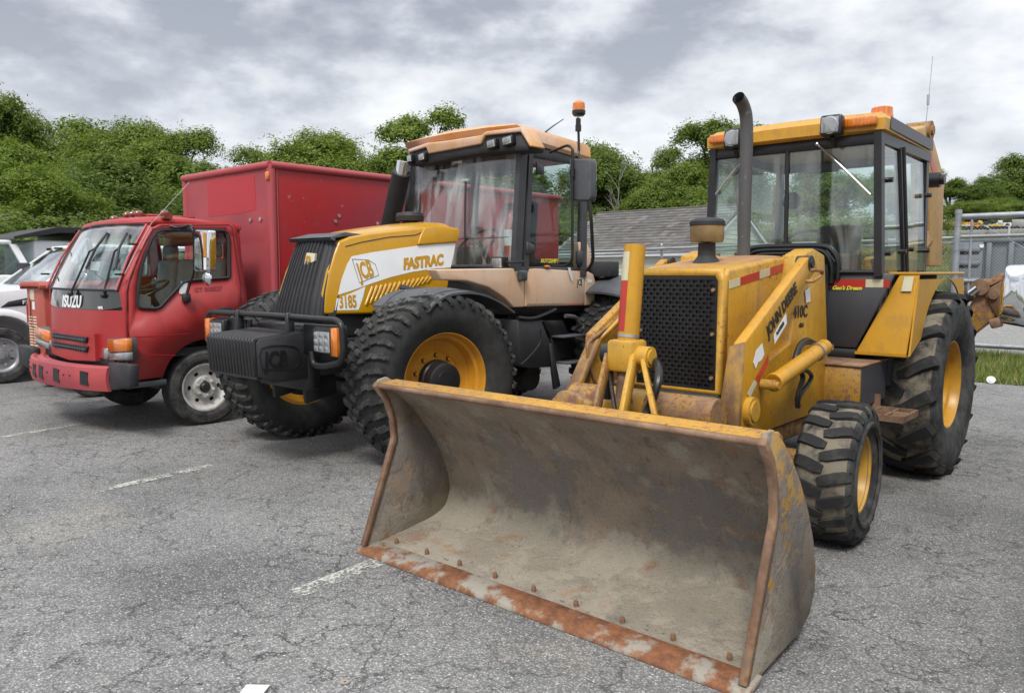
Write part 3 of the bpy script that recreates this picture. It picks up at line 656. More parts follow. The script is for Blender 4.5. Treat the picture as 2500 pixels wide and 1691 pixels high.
def bucketmat(side=False):
    """scraped steel, caked grey concrete dust, ochre scale and orange rust along the cutting edge"""
    m = NT('bucket steel with dried concrete'); p = m.tc.outputs['Object']; sp = m.n('ShaderNodeSeparateXYZ'); m.t.links.new(p, sp.inputs[0])
    steel = m.ramp(m.noise(3.3, 9, .68), (.3, (.165, .135, .108)), (.5, (.265, .212, .163)), (.68, (.33, .262, .195)))
    streak = m.noise(9, 6, .65, .5, sc=(1.6, 1, .5)); steel = m.mix(m.ramp(streak, (.58, 0.), (.76, 1.)), steel, (.08, .062, .05))
    conc = m.mix(m.noise(14, 8, .75), (.19, .178, .162), (.29, .273, .245)); conc2 = m.mix(m.noise(11, 7, .7, off=(3, 3, 1)), (.27, .235, .185), (.40, .355, .285))
    up = m.ramp(sp.outputs[2], (.10, 1.), (.30, 0.))     # dried slurry lies on the floor and low on the back
    n1 = m.noise(3.0, 9, .66, off=(7, 1, 2)); k1 = m.ramp(m.math('ADD', n1, m.math('MULTIPLY', m.ramp(sp.outputs[2], (.62, 0.), (.78, 1.)), -.25)), (.46, 0.), (.54, 1.))
    c = m.mix(m.math('MULTIPLY', k1, .8), steel, conc)
    n2 = m.noise(4.2, 9, .68, off=(2, 9, 4)); k2 = m.ramp(m.math('ADD', n2, m.math('MULTIPLY', up, .22)), (.55, 0.), (.63, 1.)); c = m.mix(k2, c, conc2)
    n3 = m.noise(5.2, 6, .6, off=(9, 2, 7)); c = m.mix(m.math('MULTIPLY', m.ramp(n3, (.60, 0.), (.70, 1.)), .7), c, m.mix(m.noise(18, 5, .7), (.26, .13, .06), (.36, .22, .12)))
    c = m.mix(m.math('MULTIPLY', m.ramp(m.noise(9, 5, .6, off=(5, 2, 1)), (.69, 0.), (.72, 1.)), .8), c, (.30, .12, .045))
    h = m.math('ADD', m.math('MULTIPLY', k1, m.noise(70, 6, .8)), m.math('MULTIPLY', m.noise(26, 6, .7), .5)); sc_ = m.ramp(m.noise(60, 3, .5, sc=(1, .05, .05), off=(1, 1, 1)), (.60, 0.), (.66, 1.)); c = m.mix(m.math('MULTIPLY', m.math('MULTIPLY', sc_, m.ramp(m.noise(4, 4, .6, off=(8, 8, 8)), (.5, 0.), (.6, 1.))), .35), c, (.34, .30, .26)); 
    if side: c = m.mix(m.ramp(m.math('ADD', m.noise(7, 8, .7, off=(6, 6, 6)), m.math('MULTIPLY', sp.outputs[2], .34)), (.735, 0.), (.775, 1.)), c, (.42, .25, .07))
    g1 = m.noise(95, 5, .8); c = m.mix(m.math('MULTIPLY', m.ramp(g1, (.30, 1.), (.48, 0.)), .6), c, (.05, .045, .04)); c = m.mix(m.math('MULTIPLY', m.ramp(m.noise(120, 3, .7, off=(5, 5, 5)), (.55, 0.), (.72, 1.)), .30), c, (.42, .39, .34))
    m.bsdf(c, .88, 0, h, .9, .012, .25); return m.m
M['bucket'] = bucketmat(); M['bucket_side'] = bucketmat(True)
def edgemat():
    m = NT('orange rusted cutting edge'); c = m.mix(m.ramp(m.noise(16, 9, .75), (.36, 0.), (.62, 1.)), (.12, .052, .03), (.29, .125, .058)); c = m.mix(m.ramp(m.noise(5, 7, .65, off=(4, 4, 4)), (.49, 0.), (.57, 1.)), c, (.32, .29, .24)); m.bsdf(c, .8, 0, m.noise(60, 6, .7), .4, .004, .3); return m.m
M['edge'] = edgemat()
M['bucketyellow'] = paint('scraped yellow bucket back', (.52, .27, .03), .6, rust=.75, dirt=.5, rustcol=(.15, .07, .04))
D = -2.286
jd = thing('backhoe_loader', (D, 5.4, 0), 'rusty yellow backhoe loader with a wide front bucket and tall black exhaust', 'backhoe')

# bucket: back sheet rolled from top lip to floor, two side plates, cutting edge with bolts
XL, XR_ = -3.402, -1.170
prof = [(2.745, .925), (2.80, .90), (2.88, .85), (2.98, .765), (3.09, .64), (3.18, .51), (3.245, .38), (3.275, .27), (3.27, .19), (3.23, .125), (3.14, .088), (3.0, .066), (2.83, .048), (2.69, .034)]
prof = [tuple(q) for q in [(p.x, p.y) for p in smoothpath([Vector((a, b_, 0)) for a, b_ in prof], 3)]]
bb = B(); th = .014
def offs(pr, t):
    out = []
    for i, (y, z) in enumerate(pr):
        a = pr[max(0, i - 1)]; c = pr[min(len(pr) - 1, i + 1)]; dy, dz = c[0] - a[0], c[1] - a[1]; L = math.hypot(dy, dz); out.append((y - dz / L * t, z + dy / L * t))
    return out
po = offs(prof, -th) if offs(prof, -th)[10][0] > prof[10][0] else offs(prof, th)
NX = 24
def sheetrings(x): return [Vector((x, y, z)) for y, z in prof] + [Vector((x, y, z)) for y, z in po[::-1]]
bb.loft([sheetrings(XL + .01 + (XR_ - XL - .02) * i / NX) for i in range(NX + 1)])
bucket = make('bucket', bb, 'bucket', jd, 40)
sb = [(2.72, .925), (2.745, .955), (2.80, .965), (2.89, .91), (2.99, .82), (3.08, .715), (3.18, .57), (3.25, .43), (3.29, .30), (3.29, .19), (3.24, .105), (3.15, .06), (2.64, .014), (2.62, .04), (2.845, .60), (2.835, .72), (2.79, .83)]
for x in (XL, XR_):
    b = B(); b.prism([(x - .011, y, z) for y, z in sb], (.022, 0, 0), .003); make('side_plate', b, ['bucket_side' if x == XR_ else 'bucket'], bucket)
    b = B(); b.prism([(x - .017, y, z) for y, z in ((2.61, .04), (2.64, .035), (2.868, .60), (2.858, .73), (2.81, .85), (2.735, .945), (2.71, .92), (2.785, .83), (2.827, .72), (2.837, .61))], (.034, 0, 0), .003); make('side_cutter', b, 'rust', bucket)
b = B()   # rounded top lip with the back-sloping yellow strip
b.tube([(XL, 2.738, .920), (XR_, 2.738, .920)], .014, 12); make('lip_bar', b, 'rust', bucket)
b = B(); b.prism([(XL, 2.745, .938), (XL, 2.875, .945), (XL, 2.92, .92), (XL, 2.92, .88), (XL, 2.76, .92)], (XR_ - XL, 0, 0), .004); make('top_strip', b, 'bucketyellow', bucket)
b = B(); b.prism([(XL - .03, 2.585, .002), (XL - .03, 2.60, .026), (XL - .03, 2.72, .046), (XL - .03, 2.72, .03), (XL - .03, 2.62, .0)], (XR_ - XL + .06, 0, 0), .002); make('cutting_edge', b, 'edge', bucket)
bm0 = None
for i in range(9):
    x = XL + .12 + (XR_ - XL - .24) * i / 8
    if bm0 is None:
        b = B(); b.cyl((x, 2.76, .040), (x, 2.757, .064), .012, 6); b.cyl((x, 2.757, .062), (x, 2.756, .072), .008, 8); bm0 = make('bolt', b, 'rust', bucket)
        bx0 = x
    else:
        c = bm0.copy(); COL.objects.link(c); c.location.x += x - bx0
# rubble on the bucket floor: small stones
b = B(); rr = random.Random(5)
for i in range(150):
    x = rr.uniform(XL + .1, XR_ - .08); t = rr.random(); y, z = 2.75 + .42 * t, .046 + .05 * t * t; s = rr.uniform(.003, .009); b.sphere((x, y, z + s * .3), s, 6, (1, .8, .7))
make('grit', b, 'bucket', bucket, kind='stuff')
# brackets on the bucket's back
for s in (-1, 1):
    for dx in (-.06, .06):
        b = B(); x = D + s * .50 + dx; b.prism([(x - .011, 3.12, .70), (x - .011, 3.22, .86), (x - .011, 3.36, .84), (x - .011, 3.46, .35), (x - .011, 3.36, .25), (x - .011, 3.31, .38), (x - .011, 3.2, .58)], (.022, 0, 0), .004); make('bucket_bracket', b, 'jyr', jd)
b = B(); b.prism(PP('c6', [(848, 262), (905, 196), (945, 192), (1042, 252), (1042, 300), (848, 290)], y=3.12), (0, .05, 0), .006); make('bucket_bracket', b, 'jyr', jd)

# frame, axle, wheels
b = B(); b.bb(D - .30, D + .30, 4.0, 7.3, .55, .86, .02); b.bb(D - .22, D + .22, 3.95, 4.2, .38, .8, .02); make('chassis', b, 'greasy', jd)
b = B(); b.cyl((D - .75, 4.58, .42), (D + .75, 4.58, .42), .075, 14); b.box((D, 4.58, .46), (.4, .22, .26), .04); b.cyl((D - .78, 4.58, .42), (D - .6, 4.58, .42), .14, 16); b.cyl((D + .6, 4.58, .42), (D + .78, 4.58, .42), .14, 16); make('front_axle', b, 'jyr', jd)
b = B(); b.cyl((D - .75, 6.6, .70), (D + .75, 6.6, .70), .13, 16); b.box((D, 6.6, .7), (.5, .4, .5), .06); make('rear_axle', b, 'greasy', jd)
FW, RW = .315, .47
b = tyre_mesh('t', .41, .22, FW, .026, 'dual', None); rb_ = B(); rim_deep(rb_, .22, FW, .02, .03, 40); rb_.mi = 0; rb_.cyl((.02, 0, 0), (.055, 0, 0), .125, 24); bolts(rb_, .05, .10, 8, .010, .018); rb_.cyl((.05, 0, 0), (.075, 0, 0), .05, 16)
wf, kf = wheel(jd, 'tyre', b, ['rubber_grey', 'rubber_lug', 'rubber_dust'], [('rim', rb_, 'jy')], (D + .785, 4.58, .405), R_(4), nm='front_wheel')
wheel_copy(wf, kf, jd, (D - .80, 4.6, .412), R_(4), True, .3)
b = tyre_mesh('t', .71, .33, RW, .042, 'bar', None); rb_ = B(); rim_deep(rb_, .33, RW, -.01, .03, 48); rb_.cyl((-.01, 0, 0), (.05, 0, 0), .15, 24); bolts(rb_, .0, .12, 8, .012, .07)
wr, kr = wheel(jd, 'tyre', b, ['rubber_grey', 'rubber_lug', 'rubber_dust'], [('rim', rb_, 'jyc')], (D + .725, 6.66, .695), 0, nm='rear_wheel')
wheel_copy(wr, kr, jd, (D - .725, 6.66, .695), 0, True, .2)

# hood: half width .30, top rises to the rear
HW = .305
hs = [(4.075, .80), (4.075, 1.535), (4.10, 1.565), (4.75, 1.635), (5.30, 1.665), (5.42, 1.66), (5.42, .85)]
hs2 = [(4.03, .82), (4.03, 1.52), (4.06, 1.578), (4.75, 1.65), (5.42, 1.70), (5.5, 1.69), (5.5, .86)]
b = B(); b.hull([(D - HW, y, z) for y, z in hs], [(D + HW, y, z) for y, z in hs], .05, 4); hood = make('hood', b, 'jy', jd, 40)
b = B(); b.grid(lambda u, v: (D + (u - .5) * 2 * (HW - .035), 4.10 + .80 * v, 1.5685 + .0865 * v + .004 - .010 * (2 * u - 1) ** 4), 10, 6, (0, 0, -.012)); make('hood_top', b, 'hoodtop', hood)
# seams
for y in (4.95,):
    b = B()
    for s in (-1, 1): b.bb(D + s * (HW + .0005), D + s * (HW + .003), y - .004, y + .004, .9, 1.60)
    b.bb(D - HW + .05, D + HW - .05, y - .004, y + .004, 1.60, 1.6575); make('seam', b, 'black', hood)
# front surround and pierced grille
go_, gi_ = .305, .262
b = B(); b.plate([(D - go_, 4.045, .86), (D + go_, 4.045, .86), (D + go_, 4.045, 1.50), (D + go_ - .03, 4.06, 1.572), (D - go_ + .03, 4.06, 1.572), (D - go_, 4.045, 1.50)],
                 [[(D - gi_, 4.047, .88), (D + gi_, 4.047, .88), (D + gi_, 4.050, 1.50), (D + gi_ - .02, 4.052, 1.53), (D - gi_ + .02, 4.052, 1.53), (D - gi_, 4.050, 1.50)]], (0, .05, 0)); make('grille_surround', b, 'jy', hood)
nr, nc = 25, 11; gw = .250; gz0, gz1 = .892, 1.508; b = B(); cw, chh = 2 * gw / (nc + .5), (gz1 - gz0) / nr
for r in range(nr):
    zc_ = gz0 + chh * (r + .5); xo = D - gw + (cw * .5 if r % 2 else 0)
    if r % 2: b.bb(D - gw, xo, 4.055, 4.061, zc_ - chh / 2, zc_ + chh / 2)
    else: b.bb(xo + nc * cw, D + gw, 4.055, 4.061, zc_ - chh / 2, zc_ + chh / 2)
    for c in range(nc):
        x = xo + cw * (c + .5); hw, hh, k = cw * .42, chh * .36, cw * .24; X, Z = cw / 2, chh / 2
        outer = [(x - X, zc_ - Z), (x - k, zc_ - Z), (x + k, zc_ - Z), (x + X, zc_ - Z), (x + X, zc_), (x + X, zc_ + Z), (x + k, zc_ + Z), (x - k, zc_ + Z), (x - X, zc_ + Z), (x - X, zc_)]
        inner = [(x - hw * .88, zc_ - hh * .75), (x - k, zc_ - hh), (x + k, zc_ - hh), (x + hw * .88, zc_ - hh * .75), (x + hw, zc_), (x + hw * .88, zc_ + hh * .75), (x + k, zc_ + hh), (x - k, zc_ + hh), (x - hw * .88, zc_ + hh * .75), (x - hw, zc_)]
        vo = [b.b.verts.new((p[0], 4.055, p[1])) for p in outer]; vi = [b.b.verts.new((p[0], 4.055, p[1])) for p in inner]; vb = [b.b.verts.new((p[0], 4.064, p[1])) for p in inner]
        for i in range(10): j = (i + 1) % 10; b.b.faces.new((vo[i], vo[j], vi[j], vi[i])); b.b.faces.new((vi[i], vi[j], vb[j], vb[i]))
for x0, x1, z0, z1 in ((D - gi_, D - gw, .88, 1.52), (D + gw, D + gi_, .88, 1.52), (D - gw, D + gw, .88, gz0), (D - gw, D + gw, gz1, 1.525)): b.bb(x0, x1, 4.052, 4.062, z0, z1)
make('grille', b, 'black', hood, 10)
b = B(); b.bb(D - .258, D + .258, 4.067, 4.0735, .885, 1.52)
make('radiator', b, 'black', hood)
bt = None
for z in (.95, 1.2, 1.45):
    for s in (-1, 1):
        b = B(); b.cyl((D + s * .235, 4.056, z), (D + s * .235, 4.04, z), .011, 6); make('bolt', b, 'rust', hood)
# exhaust stack, bent towards the front at the top
b = B(); ex = smoothpath([(D, 4.93, 1.60), (D, 4.93, 2.0), (D, 4.93, 2.35), (D, 4.925, 2.48), (D, 4.905, 2.57), (D - .003, 4.86, 2.63), (D - .005, 4.80, 2.66)], 5)
b.tube(ex, .041, 18, False); b.tube(ex, .036, 18, False); b.cyl((D, 4.93, 1.615), (D, 4.93, 1.64), .075, 20)
M['stack'] = paint('heat-greyed exhaust pipe', (.085, .083, .085), .55, rust=.18, dirt=.5, scr=.5, rustcol=(.10, .05, .03)); make('exhaust_stack', b, 'stack', jd)
# air cleaner
ac = P('c4', 568, 740, x=D - .03); ax_, ay_ = ac.x, ac.y
b = B(); b.lathe([(0, .095), (.01, .085), (.05, .055), (.13, .052), (.135, .0)], (ax_, ay_, 1.60), (0, 0, 1), 24); make('air_inlet', b, 'black_matt', jd)
b = B(); b.lathe([(0, .05), (.0, .096), (.02, .103), (.055, .105), (.10, .103), (.105, .098)], (ax_, ay_, 1.735), (0, 0, 1), 28); b.lathe([(0, .0), (.001, .10), (.002, .10)], (ax_, ay_, 1.735), (0, 0, 1), 28)
M['dirty_clear'] = plain('dusty amber bowl', (.22, .14, .055), .45, var=.5); a1 = make('precleaner_bowl', b, 'dirty_clear', jd)
b = B(); b.lathe([(0, .108), (.022, .108), (.034, .098), (.046, .06), (.048, 0)], (ax_, ay_, 1.838), (0, 0, 1), 28); make('precleaner_cap', b, 'black_matt', jd)
# hood side reflective tape, alternating
def tape(pts, x, mat, par, nm='reflective_strip', t=.003): b = B(); b.prism([(x, y, z) for y, z in pts], (t, 0, 0)); return make(nm, b, mat, par)
tl = [P('c4', u, v, x=D + HW) for u, v in ((664, 848), (905, 770))]; bl = [P('c4', u, v, x=D + HW) for u, v in ((664, 882), (905, 803))]
ks = [0, .17, .50, .69, 1.0]
for i in range(4):
    def q(A, k): return (A[0].y + (A[1].y - A[0].y) * k, A[0].z + (A[1].z - A[0].z) * k)
    tape([q(bl, ks[i]), q(bl, ks[i + 1]), q(tl, ks[i + 1]), q(tl, ks[i])], D + HW, ('refl_white', 'refl_red')[i % 2], hood)
# engine side, loader tower, side rail
for s in (-1, 1):
    x0 = D + s * .30; x1 = D + s * .44
    b = B(); b.prism([(x0, 4.12, .62), (x0, 4.15, .98), (x0, 4.7, 1.12), (x0, 4.86, 1.66), (x0, 5.02, 1.70), (x0, 5.22, 1.66), (x0, 5.35, .98), (x0, 5.35, .62)], (s * .13, 0, 0), .012, 2); tw = make('loader_tower', b, 'jy', jd)
    if s > 0: tower = tw
    b = B(); b.bb(D + s * .32, D + s * .40, 4.15, 5.6, .50, .62, .01); make('side_rail', b, 'jyr', jd)
# loader arms; side outline on the plane of the right-hand arm
AX = D + .51
arm = [(4.93, 1.665), (4.84, 1.70), (4.72, 1.665), (3.86, 1.265), (3.76, 1.20), (3.62, .98), (3.46, .66), (3.46, .55), (3.56, .50), (3.70, .52), (3.82, .70), (3.93, .92), (4.02, 1.06), (4.12, 1.18), (4.60, 1.42), (4.86, 1.56), (4.93, 1.60)]
upper = [(4.95, 1.66), (4.90, 1.705), (4.80, 1.69), (3.84, 1.24), (3.78, 1.12), (3.95, 1.02), (4.14, 1.14), (4.90, 1.55), (4.96, 1.60)]
lower = [(3.86, 1.26), (3.76, 1.22), (3.40, .60), (3.36, .48), (3.44, .42), (3.60, .44), (3.72, .58), (3.93, .98), (4.02, 1.06)]
pv = P('c4', 1012, 772, x=AX); PVY, PVZ = pv.y, pv.z
arms = []
aout = PP('c4', [(1038, 765), (1040, 800), (985, 872), (945, 955), (858, 1112), (840, 1148), (834, 1240), (806, 1325), (790, 1400), (765, 1480), (705, 1500), (712, 1300), (726, 1116), (1000, 750), (1015, 744)], x=AX)
for s in (-1, 1):
    x = D + s * .51
    b = B(); b.prism([(x - s * .06, p.y, p.z) for p in aout], (s * .06, 0, 0), .008, 2); ar = make('loader_arm', b, 'jyc' if s > 0 else 'jyl', jd); arms.append(ar)
    if s > 0: fq = [P('c4', 662, 1128, x=D + .42), P('c4', 716, 1110, x=D + .515), P('c4', 697, 1490, x=D + .515), P('c4', 606, 1484, x=D + .37)]
    else: fq = [P('cB', 775, 845, x=D - .515), P('cB', 862, 862, x=D - .42), P('cB', 648, 1400, x=D - .41), P('cB', 535, 1378, x=D - .53)]
    b = B(); b.prism(fq, (0, .05, 0), .004); make('front_flange', b, 'rustochre', ar)
    b = B(); b.cyl((x - s * .08, PVY, PVZ), (x + s * .006, PVY, PVZ), .045, 20); b.cyl((x + s * .005, PVY, PVZ), (x + s * .016, PVY, PVZ), .026, 14); make('pivot_pin', b, 'greasy', ar)
    q = P('c4', 745, 1400, x=AX); b = B(); b.cyl((x - s * .1, q.y, q.z), (x + s * .035, q.y, q.z), .075, 26); b.cyl((x + s * .035, q.y, q.z), (x + s * .045, q.y, q.z), .055, 20); make('pivot_boss', b, 'jyl' if s < 0 else 'jy', ar)
# cross tube between the arms
b = B(); b.cyl((D - .46, 3.70, .80), (D + .46, 3.70, .80), .10, 28); make('torque_tube', b, 'jyr', jd)
b = B(); b.cyl((D - .22, 3.70, .80), (D + .06, 3.70, .80), .103, 28); make('torque_tube_collar', b, 'jy', jd)
# lift cylinders
def cylinder(parent, a, c, r, rodr, split, mat, nm='lift_cylinder', rodmat='steel'):
    a, c = Vector(a), Vector(c); m = a + (c - a) * split; d = (c - a).normalized(); b = B(); b.cyl(a, m, r, 24); b.cyl(m - d * .03, m, r * 1.12, 24); b.cyl(a, a + d * .05, r * 1.06, 24); o = make(nm, b, mat, parent)
    if split < .97:
        b = B(); b.cyl(m, c, rodr, 16); make('rod', b, rodmat, o)
    return o
ca = P('c5', 655, 1250, x=D + .57); cb = P('c5', 385, 1440, x=D + .57)
for s in (-1, 1):
    xx = D + s * .57; a = Vector((xx, ca.y, ca.z)); c = Vector((xx, cb.y, cb.z)); o = cylinder(jd, a, c, .046, .03, .975, 'jyc')
    for q, rr_ in ((a, .045), (c + (c - a).normalized() * .015, .05)):
        b = B(); b.cyl((q.x - .05, q.y, q.z), (q.x + .035, q.y, q.z), rr_ * .55, 18); b.cyl((q.x + .035, q.y, q.z), (q.x + .05, q.y, q.z), rr_ * .42, 12); make('pin', b, 'jyl', o)
    b = B(); q = P('c5', 545, 1310, x=xx); d = (c - a).normalized(); b.tube([a + d * .12, a + d * .135], .056, 24); make('clamp', b, 'steel', o)
# bucket cylinder in the middle with its linkage
CB = P('c4', 228, 1165, x=D); CT = P('c4', 262, 705, x=D); dd = (CT - CB).normalized()
b = B(); b.cyl(CB + dd * .06, CT, .058, 28); b.cyl(CT - dd * .01, CT + dd * .012, .054, 28); bc = make('bucket_cylinder', b, 'jyc', jd)
pc = CB + dd * .10; b = B()
def tubepatch(c0, c1, r, a0, a1, n=8):
    """curved sticker round a tube"""
    c0, c1 = Vector(c0), Vector(c1); ax = (c1 - c0).normalized(); f = Vector((0, -1, 0)); f = (f - ax * f.dot(ax)).normalized(); g = ax.cross(f)
    b = B(); b.grid(lambda u, v: c0.lerp(c1, v) + (f * math.cos(a0 + (a1 - a0) * u) + g * math.sin(a0 + (a1 - a0) * u)) * r, n, 1); return b
L_ = (CT - CB).length
make('reflective_strip', tubepatch(CB + dd * .22 * L_, CB + dd * .68 * L_, .0595, -.95, .15), 'refl_red', bc); make('reflective_strip', tubepatch(CB + dd * .685 * L_, CT - dd * .03, .0595, -.95, .15), 'refl_white', bc)
b = B(); b.tube([CB + dd * .27 * L_ - dd * .06, CB + dd * .27 * L_ - dd * .045], .061, 28); make('clamp', b, 'steel', bc)
b = B(); b.box(CB, (.16, .16, .17), .02, rot=(0.0, 0, 0), seg=2); b.cyl(CB + XV * .07, CB + XV * .15, .056, 22); b.cyl(CB + XV * .15, CB + XV * .16, .04, 22); make('trunnion', b, 'jy', bc)
b = B(); b.cyl(CB - XV * .14, CB - XV * .07, .056, 22); b.tube([CB - XV * .12 + ZV * .0, CB - XV * .13 - ZV * .25 + YV * .02], .03, 10); make('pivot_pin', b, 'black', bc)
b = B(); b.cyl(CB - dd * .02, CB - dd * .24, .045, 22); b.cyl(CB - dd * .24, CB - dd * .255, .05, 22); make('gland', b, 'rust', bc)
b = B(); b.cyl(CB - dd * .25, CB - dd * .50, .022, 16); make('rod', b, 'chrome', bc)
def bar(name, a, c, w, t, mat, par=None):
    """flat link: from a to c, w wide in the y-z plane, t thick along x"""
    a, c = Vector(a), Vector(c); d = (c - a).normalized(); n = XV.cross(d).normalized() * w / 2; b = B(); b.prism([a - n - XV * t / 2, a + n - XV * t / 2, c + n - XV * t / 2, c - n - XV * t / 2], (t, 0, 0), .004); return make(name, b, mat, par or jd)
yb = 3.10
for du, (u0, v0, u1, v1), w, t, mt in ((-.10, (150, 1165, 95, 1410), .07, .022, 'jyr'), (.09, (262, 1160, 210, 1430), .07, .028, 'jy'), (.15, (300, 1195, 352, 1440), .08, .03, 'jy')):
    a = P('c4', u0, v0, y=CB.y - .02); c = P('c4', u1, v1, y=yb + .1); bar('link_bar', a, c, w, t, mt)
bar('link_bar', P('c4', 150, 1215, y=CB.y), P('c4', 180, 1420, y=yb + .15), .04, .02, 'greasy')
b = B(); b.tube(smoothpath([P('c4', 335, 1180, y=3.62), P('c4', 362, 1215, y=3.5), P('c4', 358, 1290, y=3.42), P('c4', 318, 1400, y=3.4), P('c4', 290, 1440, y=3.35)], 6), .022, 10); make('hydraulic_hose', b, 'black', jd)
# steel lines along the left arm and hoses by the right tower
lx = D - .44
b = B(); b.tube(smoothpath([P('c4', 195, 1000, x=lx), P('c4', 120, 1065, x=lx), P('c4', 68, 1108, x=lx), P('c4', 60, 1150, x=lx), P('c4', 72, 1215, x=lx), P('c4', 105, 1310, x=lx)], 5), .011, 8)
make('hydraulic_line', b, 'jyr', jd)
b = B(); b.tube([P('c4', 0, 1310, x=lx - .1), P('c4', 60, 1140, x=lx - .05), P('c4', 150, 1060, x=lx + .02), P('c4', 198, 1010, x=lx + .04)], .013, 8); make('hydraulic_line', b, 'jy', jd)
for off, r in ((0, .016), (.05, .013)):
    xx = D + .47
    b = B(); b.tube(smoothpath([P('c5', 610 + off * 200, 1235, x=xx), P('c5', 560, 1215 + off * 300, x=xx + .03), P('c5', 520 + off * 200, 1260, x=xx + .04), P('c5', 505 + off * 300, 1340, x=xx + .05), P('c5', 545 + off * 900, 1400, x=xx + .05), P('c5', 520 + off * 200, 1500, x=xx + .05), P('c5', 520, 1560, x=xx + .05)], 6), r, 8); make('hydraulic_hose', b, 'black', jd)
b = B(); b.tube(smoothpath([P('c5', 590, 860, x=D + .60), P('c5', 635, 858, x=D + .66), P('c5', 640, 880, x=D + .66), P('c5', 600, 912, x=D + .64), P('c5', 565, 915, x=D + .60)], 5), .011, 8); make('grab_loop', b, 'jyr', jd)
# yard box left of the tower and step
b = B(); b.bb(D + .30, D + .66, 5.30, 5.85, .66, .93, .008); tb = make('tool_box', b, 'jyl', jd)
b = B(); b.bb(D + .29, D + .67, 5.29, 5.86, .93, .945, .003); make('lid', b, 'rust', tb)
b = B(); b.bb(D + .661, D + .666, 5.31, 5.84, .67, .92); make('end_panel', b, 'jgrey', tb)
b = B()
sx0, sx1, sy0, sy1, sz = D + .60, D + .93, 5.28, 5.62, .60
for (a, c) in (((sx0, sy0), (sx1, sy0)), ((sx1, sy0), (sx1, sy1)), ((sx1, sy1), (sx0, sy1)), ((sx0, sy1), (sx0, sy0)), ((sx0 + .11, sy0), (sx0 + .11, sy1)), ((sx0 + .22, sy0), (sx0 + .22, sy1)), ((sx0, sy0 + .17), (sx1, sy0 + .17))):
    a, c = Vector((*a, sz)), Vector((*c, sz)); d = (c - a).normalized(); n = Vector((-d.y, d.x, 0)) * .008; b.prism([a - n, a + n, c + n, c - n], (0, 0, .04))
b.bb(sx0 - .02, sx0 + .0, sy0, sy1, .60, .75, .003); b.bb(sx0 - .02, sx0 + .10, sy1 - .02, sy1, .60, .72); make('step', b, 'rust', jd)

# ---- cab
CX0, CX1 = D - .655, D + .655; YF0, YF1 = 5.70, 5.60      # front glass foot / head
cab = jd
b = B()
b.loft([[(D - hw, yf, z), (D - hw * .5, yf - .045, z), (D, yf - .06, z), (D + hw * .5, yf - .045, z), (D + hw, yf, z), (D + hw, yf + .08, z), (D + hw * .93, yr, z), (D - hw * .93, yr, z), (D - hw, yf + .08, z)] for hw, yf, yr, z in ((.61, 5.66, 6.98, 2.485), (.645, 5.63, 7.02, 2.50), (.65, 5.63, 7.03, 2.575), (.60, 5.69, 6.98, 2.625), (.48, 5.78, 6.85, 2.64))])
rf = make('cab_roof', b, 'jroof', jd, 38)
b = B(); b.prism([(D + .6485, 5.74, 2.595), (D + .6485, 5.74, 2.515), (D + .612, 7.0, 2.515), (D + .612, 7.0, 2.595)], (.005, 0, 0)); make('side_band', b, 'jgrey', rf)
for s in (-1, 1):
    b = B(); b.bb(D + s * .50 - .105, D + s * .50 + .105, 5.57, 5.63, 2.525, 2.59, .012, 2); make('marker_light', b, 'lamp_amber', rf)
b = B(); b.lathe([(0, .0), (0, .082), (.02, .080), (.05, .077), (.055, .075), (.10, .072), (.108, .062), (.11, 0)], (D + .47, 6.15, 2.635), (0, 0, 1), 28); make('beacon', b, 'lamp_amber', rf)
for px_, ry, nm in (((690, 118), .05, 0), ((190, 185), -.25, 1)):
    q = P('c5', *px_, y=5.50); s = .072
    b = B(); b.box(q + YV * .02, (2 * s, .09, 2 * s * .95), .018, rot=(-.05, 0, ry), seg=2); b.cyl(q + YV * .03 - ZV * .07, q + YV * .08 - ZV * .13, .016, 10); wl_ = make('work_light', b, 'black', rf)
    b = B(); b.box(q - YV * .027 + XV * ry * .0, (2 * s * .80, .012, 2 * s * .74), .010, rot=(-.05, 0, ry), seg=2); make('lens', b, 'lamp_clear', wl_); b = B(); b.lathe([(0, .0), (0, .05), (-.006, .056), (-.006, .060)], q - YV * .034, (0, -1, 0), 20); make('reflector', b, 'steel', wl_)
# frame posts
def post(name, pts, w, d, mat, par):
    """rectangular bar through points"""
    b = B(); rings = []
    for p in pts:
        p = Vector(p); rings.append([p + Vector((-w / 2, -d / 2, 0)), p + Vector((w / 2, -d / 2, 0)), p + Vector((w / 2, d / 2, 0)), p + Vector((-w / 2, d / 2, 0))])
    b.loft(rings); return make(name, b, mat, par)
for s in (-1, 1):
    post('front_post', [(D + s * .635, 5.69, 1.52), (D + s * .60, 5.67, 2.49)], .05, .07, 'jrail', jd)
    post('door_post', [(D + s * .62, 6.28, 1.50), (D + s * .595, 6.12, 2.49)], .045, .06, 'jrail', jd)
    post('rear_post', [(D + s * .60, 6.95, 1.0), (D + s * .585, 6.9, 2.49)], .05, .07, 'jrail', jd)
b = B(); b.bb(D - .615, D + .615, 5.64, 5.70, 2.41, 2.49, .01); make('header', b, 'jrail', jd)
b = B(); b.bb(D - .60, D + .60, 6.88, 6.95, 2.42, 2.49, .01); b.bb(D - .60, D + .60, 6.92, 6.97, 1.0, 1.5, .01); make('rear_panel', b, 'jgrey', jd)
for s in (-1, 1):
    b = B(); b.bb(D + s * .60 - .02, D + s * .60 + .02, 5.66, 6.95, 2.42, 2.49); make('roof_rail', b, 'jgrey', jd); b = B(); b.bb(D + s * .64 - .02, D + s * .64 + .02, 5.70, 6.95, 1.48, 1.54, .008); b.bb(D + s * .62 - .02, D + s * .62 + .02, 5.75, 6.95, .95, 1.48, .01); make('side_panel', b, 'jgrey', jd)
